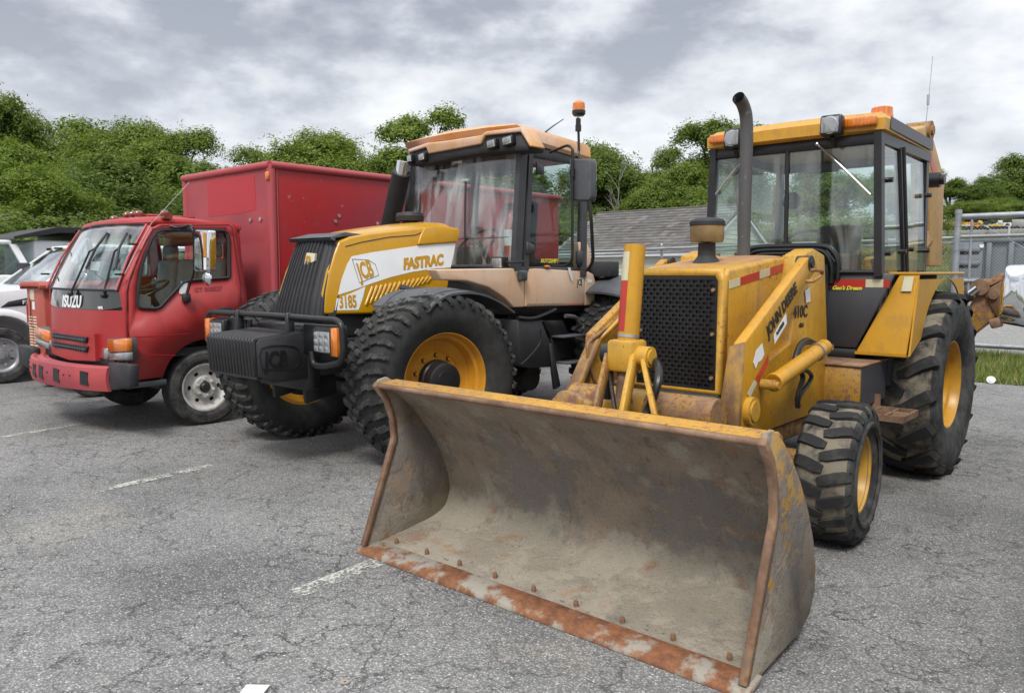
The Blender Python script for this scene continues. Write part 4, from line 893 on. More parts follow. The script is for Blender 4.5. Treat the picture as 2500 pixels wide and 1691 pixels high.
# front lower panels
for s in (-1, 1):
    pts = [(D + s * .18, 5.685, 1.02), (D + s * .50, 5.685, 1.02), (D + s * .735, 5.685, 1.54), (D + s * .18, 5.685, 1.54)]
    b = B(); b.prism(pts, (0, .03, 0), .006); fp = make('front_panel', b, 'jgrey', jd)
    if s > 0: frontp = fp
b = B(); b.bb(D - .5, D + .50, 5.70, 5.80, .93, 1.02, .01); make('cab_sill', b, 'black', jd)
for i, (x0, x1, mt) in enumerate(((.36, .55, 'refl_red'), (.55, .665, 'refl_white'), (.665, .705, 'refl_red'), (.29, .36, 'refl_red'))):
    b = B(); z0, z1 = 1.445, 1.50; b.prism([(D + x0, 5.6825, z0), (D + x1 - (.0 if x1 < .7 else .0), 5.6825, z0), (D + x1, 5.6825, z1), (D + x0, 5.6825, z1)], (0, .002, 0)); make('reflective_strip', b, mt, frontp)
text('painted_name', "Geo's Dream", .026, 'yellow_print', frontp, P('c5', 694, 957, y=5.681), XV, ZV, .045, 1.0, .35)
# windscreen: two panes, frame, seal arch over the hood
def pane(name, pts, nvec, mat, par, th=.005): b = B(); b.prism(pts, Vector(nvec) * th); return make(name, b, mat, par)
ylo, yhi = 5.68, 5.655
def wy(z): return ylo + (yhi - ylo) * (z - 1.54) / (.88)
def wp(x, z): return (x, wy(z), z)
cx = D - .02
pr_ = [wp(cx + .02, 1.72), wp(D + .30, 1.72), wp(D + .34, 1.66), wp(D + .355, 1.56), wp(D + .605, 1.56), wp(D + .59, 2.41), wp(cx + .02, 2.41)]
pl_ = [(2 * cx - p[0] + (0), p[1], p[2]) for p in pr_]; pl_ = [(D - .605, wy(1.56), 1.56), (D - .355, wy(1.56), 1.56), (D - .34, wy(1.66), 1.66), (D - .30, wy(1.72), 1.72), (cx - .02, wy(1.72), 1.72), (cx - .02, wy(2.41), 2.41), (D - .59, wy(2.41), 2.41)]
pane('windscreen_pane', pr_, (0, 1, 0), 'glass_clear', jd); pane('windscreen_pane', pl_, (0, 1, 0), 'glass_clear', jd)
b = B(); b.tube([wp(cx, 1.70), wp(cx, 2.42)], .016, 8); b.tube([wp(D + .36, 1.55), wp(D + .62, 1.55)], .016, 8); b.tube([wp(D - .36, 1.55), wp(D - .62, 1.55)], .016, 8); make('window_frame', b, 'black', jd)
b = B(); arch = smoothpath([wp(D - .36, 1.50), wp(D - .36, 1.62), wp(D - .32, 1.70), wp(D - .24, 1.735), wp(D, 1.74), wp(D + .24, 1.735), wp(D + .32, 1.70), wp(D + .36, 1.62), wp(D + .36, 1.50)], 5)
for k, r in ((0, .02), (1, .014), (2, .012)): b.tube([Vector(p) + Vector(((D - p.x) * .10 * k, -.025 * k, -.028 * k)) for p in arch], r, 8)
make('hood_seal', b, 'black', jd)
b = B(); b.prism([wp(D - .34, 1.45), wp(D + .34, 1.45), wp(D + .34, 1.62), wp(D + .27, 1.71), wp(D - .27, 1.71), wp(D - .34, 1.62)], (0, .02, 0)); make('firewall', b, 'black', jd)
b = B(); b.bb(D - .3, D + .3, 5.45, 5.68, .85, 1.60); make('hood_rear', b, 'dark', jd)
# side glass (front quarter and door), both sides
for s in (-1, 1):
    X0 = D + s * .645; X1 = D + s * .622
    pane('side_window', [(X0, 5.76, 1.56), (X0 - s * .008, 6.24, 1.56), (X1 - s * .008, 6.09, 2.40), (X1, 5.69, 2.40)], (s, 0, 0), 'glass', jd)
    pane('door_window', [(X0 - s * .01, 6.31, 1.56), (X0 - s * .03, 6.92, 1.56), (X1 - s * .03, 6.86, 2.40), (X1 - s * .01, 6.16, 2.40)], (s, 0, 0), 'glass', jd)
    for y, z in ((5.82, 1.68), (5.80, 2.18), (6.20, 1.70), (6.85, 1.72), (6.83, 2.15), (6.4, 1.72)): b = B(); b.cyl((X0 - s * .03, y, z), (X0 + s * .02, y, z), .018, 12); make('window_stay', b, 'black', jd)
    b = B(); b.tube([(X0 + s * .012, 6.285, 1.54), (X1 + s * .012, 6.13, 2.44)], .013, 8); make('hinge_strip', b, 'black', jd)
pane('rear_window', [(D - .57, 6.93, 1.54), (D + .57, 6.93, 1.54), (D + .56, 6.89, 2.42), (D - .56, 6.89, 2.42)], (0, 1, 0), 'glass', jd)
# wipers
def wiper(par, a, c, e, off, nm='wiper'):
    b = B(); b.tube([a, c], .006, 6); b.tube([c, e], .0085, 6); b.sphere(a, .014, 8); return make(nm, b, off, par)
a = P('c5', 618, 214, y=wy(2.42) - .04); c = P('c5', 735, 320, y=wy(2.3) - .035); e = P('c5', 890, 472, y=wy(2.1) - .025); wiper(jd, a, c, e, 'steel')
a = P('c5', 283, 245, y=wy(2.42) - .04); c = P('c5', 200, 340, y=wy(2.3) - .035); e = P('c5', 100, 470, y=wy(2.1) - .025); wiper(jd, a, c, e, 'steel')
b = B(); q0 = P('c5', 122, 350, x=D - .66); q1 = P('c5', 95, 590, x=D - .66); b.tube([q0, q1], .014, 8); b.tube([q1, q1 + Vector((.03, .02, -.04))], .01, 6); make('grab_rail', b, 'steel', jd)
# interior
b = B(); b.bb(D - .55, D + .55, 5.72, 6.9, .98, 1.03); b.bb(D - .22, D + .22, 5.72, 5.95, 1.03, 1.50, .04); make('cab_floor', b, 'dark', jd)
b = B(); b.bb(D - .20, D + .20, 6.25, 6.68, 1.35, 1.48, .04, 3); st = make('seat', b, 'seat', jd)
b = B(); b.box((D, 6.72, 1.70), (.36, .10, .48), .05, rot=(-.12, 0, 0), seg=3); make('seat_back', b, 'seat', st)
b = B(); b.bb(D - .1, D + .1, 6.35, 6.6, 1.0, 1.36); make('seat_base', b, 'dark', st)
b = B(); cW = Vector((D - .02, 6.02, 1.72)); ax = Vector((0, -.75, .66)).normalized(); u = XV; w = ax.cross(u); b.tube([cW + (u * math.cos(t) + w * math.sin(t)) * .20 for t in [2 * math.pi * i / 32 for i in range(33)]], .013, 8)
for k in range(3): t = 2.1 * k + .5; b.tube([cW, cW + (u * math.cos(t) + w * math.sin(t)) * .2], .009, 6)
b.tube([cW, cW - ax * .35], .028, 10); make('steering_wheel', b, 'black', jd)
b = B(); b.bb(D + .34, D + .50, 6.0, 6.5, 1.03, 1.42, .03); b.tube([(D + .42, 6.05, 1.4), (D + .40, 5.98, 1.68)], .012); b.sphere((D + .40, 5.98, 1.69), .025); b.tube([(D + .46, 6.2, 1.4), (D + .46, 6.12, 1.62)], .010); b.sphere((D + .46, 6.12, 1.63), .02); make('control_console', b, 'dark', jd)
b = B(); b.box((D + .18, 5.80, 2.30), (.24, .02, .07), .01, rot=(.1, 0, .0)); b.cyl((D + .18, 5.80, 2.33), (D + .18, 5.78, 2.42), .01); b.box((D - .36, 6.6, 2.15), (.16, .10, .14), .04); make('interior_mirror', b, 'black', jd)
b = B(); hp = smoothpath([P('c5', 925, 665, x=D + .57), P('c5', 962, 662, x=D + .57), P('c5', 965, 740, x=D + .57), P('c5', 935, 790, x=D + .57)], 4); b.tube(hp, .018, 8); b.box(P('c5', 935, 700, x=D + .56), (.03, .10, .12), .01); b.sphere(P('c5', 955, 662, x=D + .57), .022); make('door_latch', b, 'black', jd)
# fenders: sloping front face, top, outer side with the arch cut in it
for s in (-1, 1):
    xi = D + s * .655; xo = D + s * .855; xm = D + s * .70
    yf = 5.70; yt = 5.82
    b = B()
    # front face (slopes: foot further forward)
    b.prism([(D + s * .50, yf - .03, .98), (D + s * .83, yf - .03, .98), (xo, yt, 1.545), (D + s * .735, yt, 1.545)], (0, .025, 0), .006)
    b.prism([(D + s * .50, yf - .03, .98), (D + s * .83, yf - .03, .98), (D + s * .83, yf + .05, .965), (D + s * .50, yf + .05, .965)], (0, 0, .02))
    b.prism([(D + s * .66, yt - .01, 1.53), (xo + s * .003, yt - .01, 1.53), (xo + s * .003, 7.15, 1.53), (D + s * .66, 7.15, 1.53)], (0, 0, .02), .006)
    archp = [(6.6 + .76 * math.cos(t), .70 + .80 * math.sin(t)) for t in [R_(a) for a in range(25, 158, 7)]]
    outl = [(yf - .02, .985), (yt, 1.53), (7.15, 1.53), (7.30, 1.04)] + [(y, z) for y, z in archp if True]
    outl = [(yf - .02, .985), (yt, 1.535), (7.15, 1.535), (7.28, 1.05)] + archp
    b.prism([(xo - s * .012, y, min(z, 1.50)) for y, z in outl], (s * .012, 0, 0)); make('fender', b, 'jyc', jd, 30)
    b = B(); b.prism([(D + s * .755, yt - .045, 1.42), (D + s * .82, yt - .045, 1.42), (D + s * .825, yt - .018, 1.52), (D + s * .765, yt - .018, 1.52)], (0, -.004, 0)); make('reflective_strip', b, 'refl_white', jd)
b = B(); b.bb(D - .64, D + .64, 5.9, 7.2, .9, 1.02); b.bb(D - .86, D - .64, 5.85, 7.1, 1.42, 1.53); b.bb(D + .655, D + .67, 5.85, 7.1, .75, 1.53); make('wheel_well', b, 'dark', jd)
# tower lettering and arm lettering
TX = D + .30 + .13 + .003
text('model_number', '410C', .072, 'black_print', tower, P('c4', 938, 1005, x=TX), YV, ZV, .03, 1.0); text('drive_mark', '4X4', .028, 'black_print', tower, P('c4', 962, 1047, x=TX), YV, ZV, .02, 1.1)
ar = arms[1]; ax3 = AX + .0125 - .0105
ad = (P('c4', 985, 850, x=AX) - P('c4', 838, 1085, x=AX)); LL = ad.length; ad.normalize()
o0 = P('c4', 832, 1088, x=AX + .003)
text('maker_name', 'JOHN DEERE', .066, 'black_print', ar, o0, ad, Vector((0, -ad.z, ad.y)), .05, .86)
b = B(); b.prism([p + XV * .002 for p in PP('c4', [(852, 1078), (905, 985), (908, 1030), (856, 1117)], x=AX)], (.0015, 0, 0)); st_ = make('sticker', b, 'white_print', ar)
text('sticker_print', 'PLASTERER', .022, 'black_print', ar, P('c4', 868, 1082, x=AX + .005), ad, Vector((0, -ad.z, ad.y)), .03, .75)
b = B(); b.prism([p + XV * .002 for p in PP('c4', [(765, 1195), (778, 1145), (803, 1115), (812, 1160), (800, 1185), (785, 1195), (775, 1222)], x=AX)], (.0015, 0, 0)); make('sticker', b, 'white_print', ar)
for pts, mt in (([(772, 1268), (815, 1195), (829, 1162), (829, 1205), (780, 1285)], 'refl_red'), ([(738, 1330), (770, 1270), (783, 1280), (752, 1342)], 'refl_white')):
    b = B(); b.prism([p + XV * .002 for p in PP('c4', pts, x=AX)], (.0015, 0, 0)); make('reflective_strip', b, mt, ar)
b = B(); b.prism([p + XV * .003 for p in PP('c4', [(985, 890), (1006, 875), (1008, 935), (990, 942)], x=TX)], (.0015, 0, 0)); make('sticker', b, 'white_print', tower)
# raised boom and backhoe behind the cab
BX = D
bo = [P('c5', u, v, x=BX) for u, v in ((1050, 150), (1128, 128), (1152, 115), (1172, 165), (1238, 400), (1232, 480), (1222, 840), (1160, 840), (1150, 240), (1120, 200))]
b = B(); b.prism([p - XV * .11 for p in bo], (.18, 0, 0), .02, 2); boom = make('boom', b, 'boomtan', jd)
b = B(); q = P('c5', 1152, 150, x=BX); b.cyl(q - XV * .14, q + XV * .10, .10, 24); b.cyl(q + XV * .10, q + XV * .12, .05, 16); make('boom_pin', b, 'jyr', boom)
b = B(); b.prism([p + XV * .002 for p in [P('c5', u, v, x=BX + .07) for u, v in ((1168, 165), (1180, 190), (1238, 395), (1236, 440), (1218, 400), (1166, 190))]], (.002, 0, 0)); make('reflective_strip', b, 'refl_red', boom)
b = B(); q = P('c5', 1182, 400, x=BX + .16); b.cyl(q - XV * .1, q + XV * .12, .075, 20); b.cyl(q + XV * .12, q + XV * .16, .05, 16); make('dipper_pin', b, 'black', boom)
# stabiliser arm folded out to the right of the rear wheel
sy = 8.2
sa = [P('c5', u, v, y=sy) for u, v in ((1240, 985), (1300, 1010), (1385, 1060), (1425, 990), (1470, 930), (1555, 870), (1590, 900), (1580, 1010), (1530, 1100), (1400, 1200), (1330, 1200), (1230, 1080))]
b = B(); b.prism(sa, (0, .16, 0), .012, 2); sta = make('stabiliser_arm', b, 'jyr', jd)
b = B(); b.prism([P('c5', u, v, y=sy - .02) for u, v in ((1462, 970), (1545, 905), (1580, 900), (1580, 1085), (1538, 1098), (1462, 960))], (0, .2, 0), .01); make('hinge_plate', b, 'rust', sta)
b = B(); q = P('c5', 1450, 945, y=sy - .05); b.cyl(q, q + YV * .3, .075, 20); q2 = P('c5', 1520, 985, y=sy - .05); b.cyl(q2, q2 + YV * .3, .04, 16); make('pin', b, 'rust', sta)
b = B(); b.prism([P('c5', u, v, y=sy - .02) for u, v in ((1490, 1115), (1550, 1095), (1550, 1150), (1510, 1158))], (0, .2, 0), .008); make('stabiliser_foot', b, 'rust', sta)
cylinder(sta, P('c5', 1330, 1030, y=sy - .08), P('c5', 1440, 950, y=sy - .08), .055, .03, .62, 'greasy', 'stabiliser_cylinder', 'chrome')
b = B(); q = P('c5', 1325, 1000, y=sy - .1); b.sphere(q, .06, 10, (1.2, 1, .8)); b.box(P('c5', 1265, 1010, y=sy), (.12, .1, .1), .02); b.bb(D - .6, D + .75, 7.7, 8.2, .55, 1.15, .03); make('backhoe_frame', b, 'jyr', jd)
b = B(); b.bb(D - .2, D + .2, 8.0, 8.4, .4, 1.7, .03); b.tube([(D, 8.2, 1.5), (D, 9.3, 1.9)], .12, 8); make('swing_post', b, 'jyr', jd)
# whip aerial
b = B(); b.tube([P('c5', 1168, 190, x=D + .3), P('d', 2100, 290, x=D + .3), P('d', 2107, 230, x=D + .3), P('d', 2117, 127, x=D + .3)], [.005, .004, .004, .003], 6); q = P('d', 2106, 238, x=D + .3); b.cyl(q, q + Vector((0, 0, .09)), .012, 8); make('aerial', b, 'steel', jd)
# ------------------------------------------------------------------ HIGH-SPEED TRACTOR
J = -5.55
M['fy'] = paint('glossy ochre yellow', (.56, .285, .008), .28, dirt=.12, coat=.3); M['frim'] = paint('orange yellow rim', (.58, .26, .02), .4, dirt=.25)
M['peach'] = paint('sun-bleached peach paint', (.68, .50, .37), .42, rust=.0, dirt=.15, fade=(.68, .45, .29), fades=1.5); M['peach_roof'] = paint('bleached roof shell', (.68, .48, .38), .5, dirt=.22, fade=(.62, .33, .12), fades=1.3)
M['cabgrey'] = plain('dark grey cab frame', (.045, .046, .052), .45, var=.2)
tr = thing('tractor', (J, 5.0, 0), 'yellow and peach tractor with a white FASTRAC decal and black front weight', 'tractor')
TW = .54
b = tyre_mesh('t', .70, .385, TW, .034, 'block', None, 72); rb_ = B(); rim_deep(rb_, .385, TW, .03, .05, 56); bolts(rb_, .025, .20, 10, .013, .05)
hb = B(); hb.lathe([(.03, .0), (.03, .165), (.10, .16), (.11, .15), (.19, .145), (.20, .13), (.205, .0)], n=36); hb.lathe([(.203, .09), (.225, .085), (.23, .0)], n=24); hb.lathe([(-.06, .33), (-.16, .31), (-.18, .0)], n=32); bolts(hb, .03, .20, 10, .018, .035)  # third lathe: black disc added to darken the skylit inner rim
wj, kj = wheel(tr, 'tyre', b, ['rubber_black', 'rubber_grey', 'rubber_black'], [('rim', rb_, 'frim'), ('hub', hb, 'black')], (J + .93, 4.28, .69), R_(-10), nm='front_wheel')
wheel_copy(wj, kj, tr, (J - .93, 4.22, .69), R_(-8), True, .15)
wheel_copy(wj, kj, tr, (J + .93, 7.1, .69), 0, False, .2).name = 'rear_wheel'; wheel_copy(wj, kj, tr, (J - .93, 7.1, .69), 0, True, .1).name = 'rear_wheel'
# chassis, axle, tanks
b = B(); b.bb(J - .30, J + .30, 3.55, 8.2, .72, 1.02, .02); make('chassis', b, 'black', tr)
b = B(); b.bb(J - .30, J + .30, 3.7, 5.5, 1.0, 1.24, .03); make('engine', b, 'dark', tr)
b = B(); b.cyl((J - .75, 4.25, .66), (J + .75, 4.25, .66), .09, 14); b.box((J, 4.25, .64), (.36, .3, .34), .06); b.tube([(J - .7, 4.05, .60), (J + .7, 4.05, .62)], .022, 8); b.tube([(J + .2, 3.8, .75), (J + .55, 4.15, .60)], .03, 8); b.cyl((J + .38, 4.2, .6), (J + .38, 4.3, 1.1), .07, 12); b.cyl((J - .38, 4.2, .6), (J - .38, 4.3, 1.1), .07, 12); make('front_axle', b, 'greasy', tr)
xs = J + .80
b = B(); b.prism(PP('cB', [(60, 665), (300, 665), (395, 900), (405, 1140), (190, 1150), (80, 1130)], x=xs), (-.35, 0, 0), .012); make('fuel_tank', b, 'black_matt', tr)
b = B(); b.prism(PP('cB', [(320, 672), (520, 668), (580, 810), (400, 830)], x=xs - .02), (-.3, 0, 0), .01); b.prism(PP('cB', [(400, 840), (640, 820), (670, 1060), (450, 1090)], x=xs - .03), (-.3, 0, 0), .01); make('battery_box', b, 'black', tr)
for a_, c_ in (((420, 832), (645, 818)), ((470, 1095), (672, 1068))):
    b = B(); b.bb(xs - .05, xs + .12, P('cB', *a_, x=xs).y, P('cB', *c_, x=xs).y, P('cB', *a_, x=xs).z - .012, P('cB', *a_, x=xs).z + .008, .004); make('step', b, 'grey_plastic', tr)
b = B(); b.prism(PP('cB', [(385, 905), (410, 905), (495, 1330), (440, 1370)], x=xs + .02), (-.04, 0, 0), .005); make('step_hanger', b, 'black_matt', tr)
b = B(); b.tube(smoothpath([P('cB', 540, 625, x=xs), P('cB', 640, 640, x=xs), P('cB', 680, 700, x=xs), P('cB', 735, 740, x=xs)], 5), .022, 10); q = P('cB', 725, 750, x=xs); b.sphere(q, .055, 12, (.8, 1, 1.1)); q = P('cB', 790, 650, x=xs); b.cyl(q - ZV * .05, q + ZV * .04, .045, 14); make('air_valve', b, 'grey_plastic', tr)
b = B(); b.tube(smoothpath([P('cB', 440, 560, x=xs), P('cB', 330, 610, x=xs), P('cB', 200, 650, x=xs), P('cB', 60, 640, x=xs)], 5), .018, 8); b.tube(smoothpath([P('cB', 290, 760, x=xs + .03), P('cB', 280, 900, x=xs + .03), P('cB', 180, 1030, x=xs + .03), P('cB', 90, 1115, x=xs + .03)], 5), .007, 6); make('air_pipe', b, 'black', tr)
b = B(); b.bb(J - .6, J + .6, 5.6, 6.9, .65, 1.15, .02); b.bb(J - .4, J + .4, 6.9, 8.2, .75, 1.2); make('transmission', b, 'black', tr)
b = B(); b.cyl(P('cB', 200, 1250, x=xs - .3), P('cB', 200, 1250, x=xs - .3) - XV * .3, .13, 20); make('gearbox_cover', b, 'greasy', tr)

# hood between two slightly tapering side planes
HN = Vector((1, -.07, .1)).normalized(); H0 = Vector((-5.205, 3.65, 1.2))
def H(u, v, o=0.): return P('c2', u, v, pl=(H0, HN)) + HN * o
def HL(p): return Vector((2 * J - p.x, p.y, p.z))
ho = [H(*q) for q in ((690, 915), (700, 800), (726, 680), (757, 580), (782, 515), (850, 488), (950, 470), (1100, 452), (1240, 438), (1330, 432), (1405, 434), (1432, 450), (1436, 475), (1418, 570), (1392, 700), (1378, 780), (1360, 905), (1050, 912))]
b = B(); b.hull(ho, [HL(p) for p in ho], .045, 4); fh = make('hood', b, 'fy', tr, 45)
# crowned top panel
def crown(u, v):
    k = 5 + v * 5; i = int(min(9.999, k)); f = k - i; p = ho[i].lerp(ho[i + 1], f) if i < 10 else ho[10]; t = 2 * u - 1
    return (J + (p.x - J - .05) * t, p.y, p.z + .002 + .045 * (1 - t ** 4) * (1 - .6 * (1 - v) ** 3))
b = B(); b.grid(crown, 14, 16, (0, 0, -.05)); make('hood_top', b, 'fy', fh, 50)
b = B()
g0 = [H(815, 543, .0015), H(900, 520, .0015), H(1050, 492, .0015), H(1200, 480, .0015), H(1232, 466, .0015), H(1436, 463, .0015)]
b.tube(g0, .0035, 5); make('hood_seam', b, 'black', fh)
# raised shoulder on the rear of the hood side
sp_ = [H(u, v, .0) for u, v in ((1205, 535), (1222, 480), (1245, 440), (1300, 434), (1430, 445), (1438, 462), (1425, 520))]
b = B(); b.prism(sp_, HN * .022, .018, 3); make('hood_shoulder', b, 'fy', fh, 60)
# front grille panel of vertical ribs
def gr(u, v, o=0):
    t = 2 * u - 1; hw = .345 + (.283 - .345) * v; y = 3.654 + (3.857 - 3.654) * (v ** 1.25); z = 1.20 + .60 * v
    rib = .007 * (1 if math.cos(u * 2 * math.pi * 13) > .1 else -1)
    return (J + hw * t, y - .045 * (1 - t * t) - .012 - rib * (1 - abs(t) ** 12) - o, z)
b = B(); b.grid(lambda u, v: gr(u, v), 130, 14, (0, .03, 0)); fg = make('grille', b, 'black_matt', fh, 60)
b = B(); b.hull([(J - .345, 3.70, 1.18), (J + .345, 3.70, 1.18), (J + .283, 3.9, 1.81), (J - .283, 3.9, 1.81)], [(J - .36, 3.76, 1.18), (J + .36, 3.76, 1.18), (J + .30, 3.96, 1.82), (J - .30, 3.96, 1.82)]); make('grille_backing', b, 'black', fh)
b = B(); b.loft([[(J - .315, 3.81, 1.80), (J + .315, 3.81, 1.80), (J + .315, 3.81, 1.815), (J - .315, 3.81, 1.815)], [(J - .30, 3.775, 1.815), (J + .30, 3.775, 1.815), (J + .30, 3.78, 1.83), (J - .30, 3.78, 1.83)], [(J - .27, 3.95, 1.845), (J + .27, 3.95, 1.845), (J + .26, 3.95, 1.875), (J - .26, 3.95, 1.875)], [(J - .29, 4.12, 1.85), (J + .29, 4.12, 1.85), (J + .29, 4.12, 1.862), (J - .29, 4.12, 1.862)]]); make('nose_cap', b, 'grey_plastic', fh, 50)
bd = [P('c2', u, v, y=3.73) for u, v in ((604, 577), (650, 582), (645, 622), (588, 652), (596, 605))]
M['cream'] = plain('cream badge', (.72, .66, .48), .4, var=.05)
b = B(); b.prism(bd, (0, .02, 0)); bg = make('badge', b, 'cream', fh); text('badge_letters', 'JCB', .050, 'ochre_print', bg, P('c2', 598, 628, y=3.722), XV, ZV, .05, .60, ext=.001)
# decals
b = B(); b.prism([H(u, v, .001) for u, v in ((850, 597), (960, 575), (1200, 540), (1420, 522), (1408, 590), (1392, 658), (1300, 664), (1180, 682), (1060, 712), (960, 745), (850, 785), (775, 808), (795, 720), (825, 640))], HN * .0015); dc = make('white_decal', b, 'white_print', fh)
b = B(); b.prism([H(u, v, .001) for u, v in ((768, 828), (850, 798), (925, 762), (912, 820), (888, 890), (757, 893))], HN * .0015); make('white_decal', b, 'white_print', fh)
b = B(); b.tube([H(u, v, .003) for u, v in ((852, 612), (940, 617), (978, 640), (998, 700), (892, 742), (852, 612))], .0025, 4); make('logo_outline', b, 'black_print', fh)
xd = H(990, 712) - H(885, 728); yd = Vector((.0, .18, 1)).normalized()
def htext(nm, s, size, u, v, u2, v2, mat, th, sx, shear=0, o=.0035): a = H(u, v, o); c = H(u2, v2, o); d = (c - a).normalized(); up = HN.cross(d); return text(nm, s, size, mat, fh, a, d, up, th, sx, shear)
htext('logo_letters', 'JCB', .135, 897, 724, 992, 697, 'ochre_print', .05, .50, -.10)
htext('model_name', 'FASTRAC', .090, 1133, 668, 1370, 638, 'ochre_print', .09, .84, .25)
htext('model_number', '3185', .098, 782, 879, 882, 874, 'ochre_print', .05, .60)
b = B(); b.prism([H(u, v, .001) for u, v in ((1322, 670), (1387, 668), (1384, 692), (1314, 694))], HN * .0012); make('sticker', b, 'white_print', fh); htext('sticker_letters', 'AHP', .034, 1320, 690, 1384, 686, 'maroon_print', .05, 1.0, .3)
for k in range(14):
    tp = H(965 + 25.5 * k, 762 - 4.6 * k); bt_ = H(926 + 25.5 * k, 868 - 9.6 * k); d = (bt_ - tp).normalized(); n = HN.cross(d).normalized() * .013
    b = B(); b.hull([tp - n, tp + n, bt_ + n, bt_ - n], [tp - n * .4 + HN * .012 + d * .01, tp + n * .4 + HN * .012 + d * .01, bt_ + n * .4 + HN * .012 - d * .01, bt_ - n * .4 + HN * .012 - d * .01]); make('louvre', b, 'fy', fh, 60)
# exhaust cover pipe on the far front corner, and pre-cleaner cap
q0 = P('c3', 262, 860, y=5.42); q1 = P('c3', 342, 500, y=5.30); q2 = P('c3', 352, 430, y=5.30)
b = B(); b.tube([q0 - (q1 - q0) * .35, q1], .095, 24); ep = make('exhaust_shroud', b, 'black_matt', tr)
b = B(); b.tube([q1 - (q2 - q1) * .2, q2], .062, 20); make('pipe_end', b, 'chrome', ep)
q = P('c3', 395, 812, y=4.95); b = B(); b.lathe([(-.15, .06), (0, .07), (0, .128), (.045, .135), (.075, .12), (.085, .05), (.086, 0)], q, (0, 0, 1), 28); make('precleaner', b, 'black_matt', tr)
# front weight, ribbed, with side cheeks
b = B(); zt, zb = 1.065, .775; n = 15
for i in range(n):
    x0 = J - .345 + .69 * i / n; x1 = x0 + .69 / n * .70
    b.prism([(x0, 3.03, zt - .03), (x0, 3.05, zt), (x0, 3.42, zt + .03), (x0, 3.50, zt + .03), (x0, 3.50, zb - .06), (x0, 3.22, zb - .06), (x0, 3.05, zb)], (x1 - x0, 0, 0), .005)
wt = make('front_weight', b, 'black', tr)
b = B(); b.bb(J - .34, J + .34, 3.06, 3.5, zb - .02, zt - .015); b.bb(J - .34, J + .34, 3.2, 3.5, zb - .055, zb); make('weight_core', b, 'black', wt)
b = B(); b.prism([(J + .34, 3.06, zt - .04), (J + .34, 3.09, zt - .01), (J + .34, 3.5, zt + .025), (J + .34, 3.5, zb - .055), (J + .34, 3.22, zb - .055), (J + .34, 3.07, zb)], (.015, 0, 0), .004); ck = make('cheek', b, 'black_matt', wt)
text('cast_letters', 'JCB', .12, 'black', ck, (J + .356, 3.12, .84), YV, ZV, .03, .75, ext=.006)
b = B(); pl = smoothpath([(J + .357, 3.10, .83), (J + .357, 3.36, .81), (J + .357, 3.42, .88), (J + .357, 3.38, .98), (J + .357, 3.10, .99), (J + .357, 3.10, .83)], 3); b.tube(pl, .005, 5); make('cast_border', b, 'black', ck)
b = B(); b.bb(J - .35, J + .36, 3.48, 3.62, .62, 1.15, .02); b.prism([(J + .20, 3.5, 1.12), (J + .20, 3.8, 1.16), (J + .20, 3.85, .55), (J + .20, 3.55, .5)], (.05, 0, 0), .01); b.prism([(J - .25, 3.5, 1.12), (J - .25, 3.8, 1.16), (J - .25, 3.85, .55), (J - .25, 3.55, .5)], (.05, 0, 0), .01); make('weight_carrier', b, 'black', tr)
# bull bar and lamps
yb = 3.38
def T(u, v, y=yb): return P('c2', u, v, y=y)
hb_ = [(J - .965, yb, 1.02), (J - .965, yb, 1.17), (J - .92, yb, 1.205), (J, yb, 1.21), (J + .90, yb, 1.205), (J + .96, yb, 1.17), (J + .975, yb, .97), (J + .93, yb, .90), (J + .72, yb, .855), (J + .60, yb, .86), (J + .585, yb, .96)]
def rounded(pts, r=.05, n=5):
    pts = [Vector(p) for p in pts]; out = [pts[0]]
    for a, p, c in zip(pts, pts[1:], pts[2:]):
        d0 = (a - p); d1 = (c - p); k = min(r, d0.length * .45, d1.length * .45); s0 = p + d0.normalized() * k; s1 = p + d1.normalized() * k
        for i in range(n + 1): t = i / n; out.append(s0 * (1 - t) ** 2 + p * 2 * t * (1 - t) + s1 * t * t)
    return out + [pts[-1]]
b = B(); b.tube(rounded(hb_, .07), .024, 12); bar_ = make('bull_bar', b, 'black', tr, 60)
b = B(); b.tube(rounded([(J - .965, yb, 1.10), (J - .965, yb, .95), (J - .9, yb, .88), (J - .6, yb, .86)], .06), .024, 12); make('bar_end', b, 'black', bar_, 60)
for x in (J - .44, J + .30):
    b = B(); b.bb(x - .02, x + .02, yb - .035, yb + .035, .92, 1.24, .01); b.bb(x - .012, x + .012, yb, yb + .35, 1.0, 1.12, .004); make('upright', b, 'black', bar_)
for s, xa in ((1, J + .60), (-1, J - .93)):
    x0 = J + .60 if s > 0 else J - .97; x1 = x0 + (.37 if s > 0 else .30)
    b = B(); b.bb(J + s * .40, J + s * .90, yb + .05, yb + .10, .92, 1.16, .01); make('lamp_bracket', b, 'black', tr)
    lx0 = J + .62 if s > 0 else J - .93
    b = B(); b.bb(lx0 - .005, lx0 + .225, yb - .01, yb + .07, .945, 1.145, .012); lb = make('headlight', b, 'black', tr)
    b = B(); b.bb(lx0 + .015, lx0 + .205, yb - .018, yb - .008, .965, 1.115, .006); ln = make('lens', b, 'lamp_clear', lb)
    for r in range(3):
        for c in range(3):
            b = B(); b.box((lx0 + .045 + .065 * c, yb - .020, .99 + .05 * r), (.046, .008, .036), .004); make('led', b, 'lamp_clear', lb)
    ax0 = lx0 + .23 if s > 0 else lx0 - .065
    b = B(); b.bb(ax0, ax0 + .075, yb - .025, yb + .05, .94, 1.15, .008); make('indicator', b, 'lamp_amber', tr)
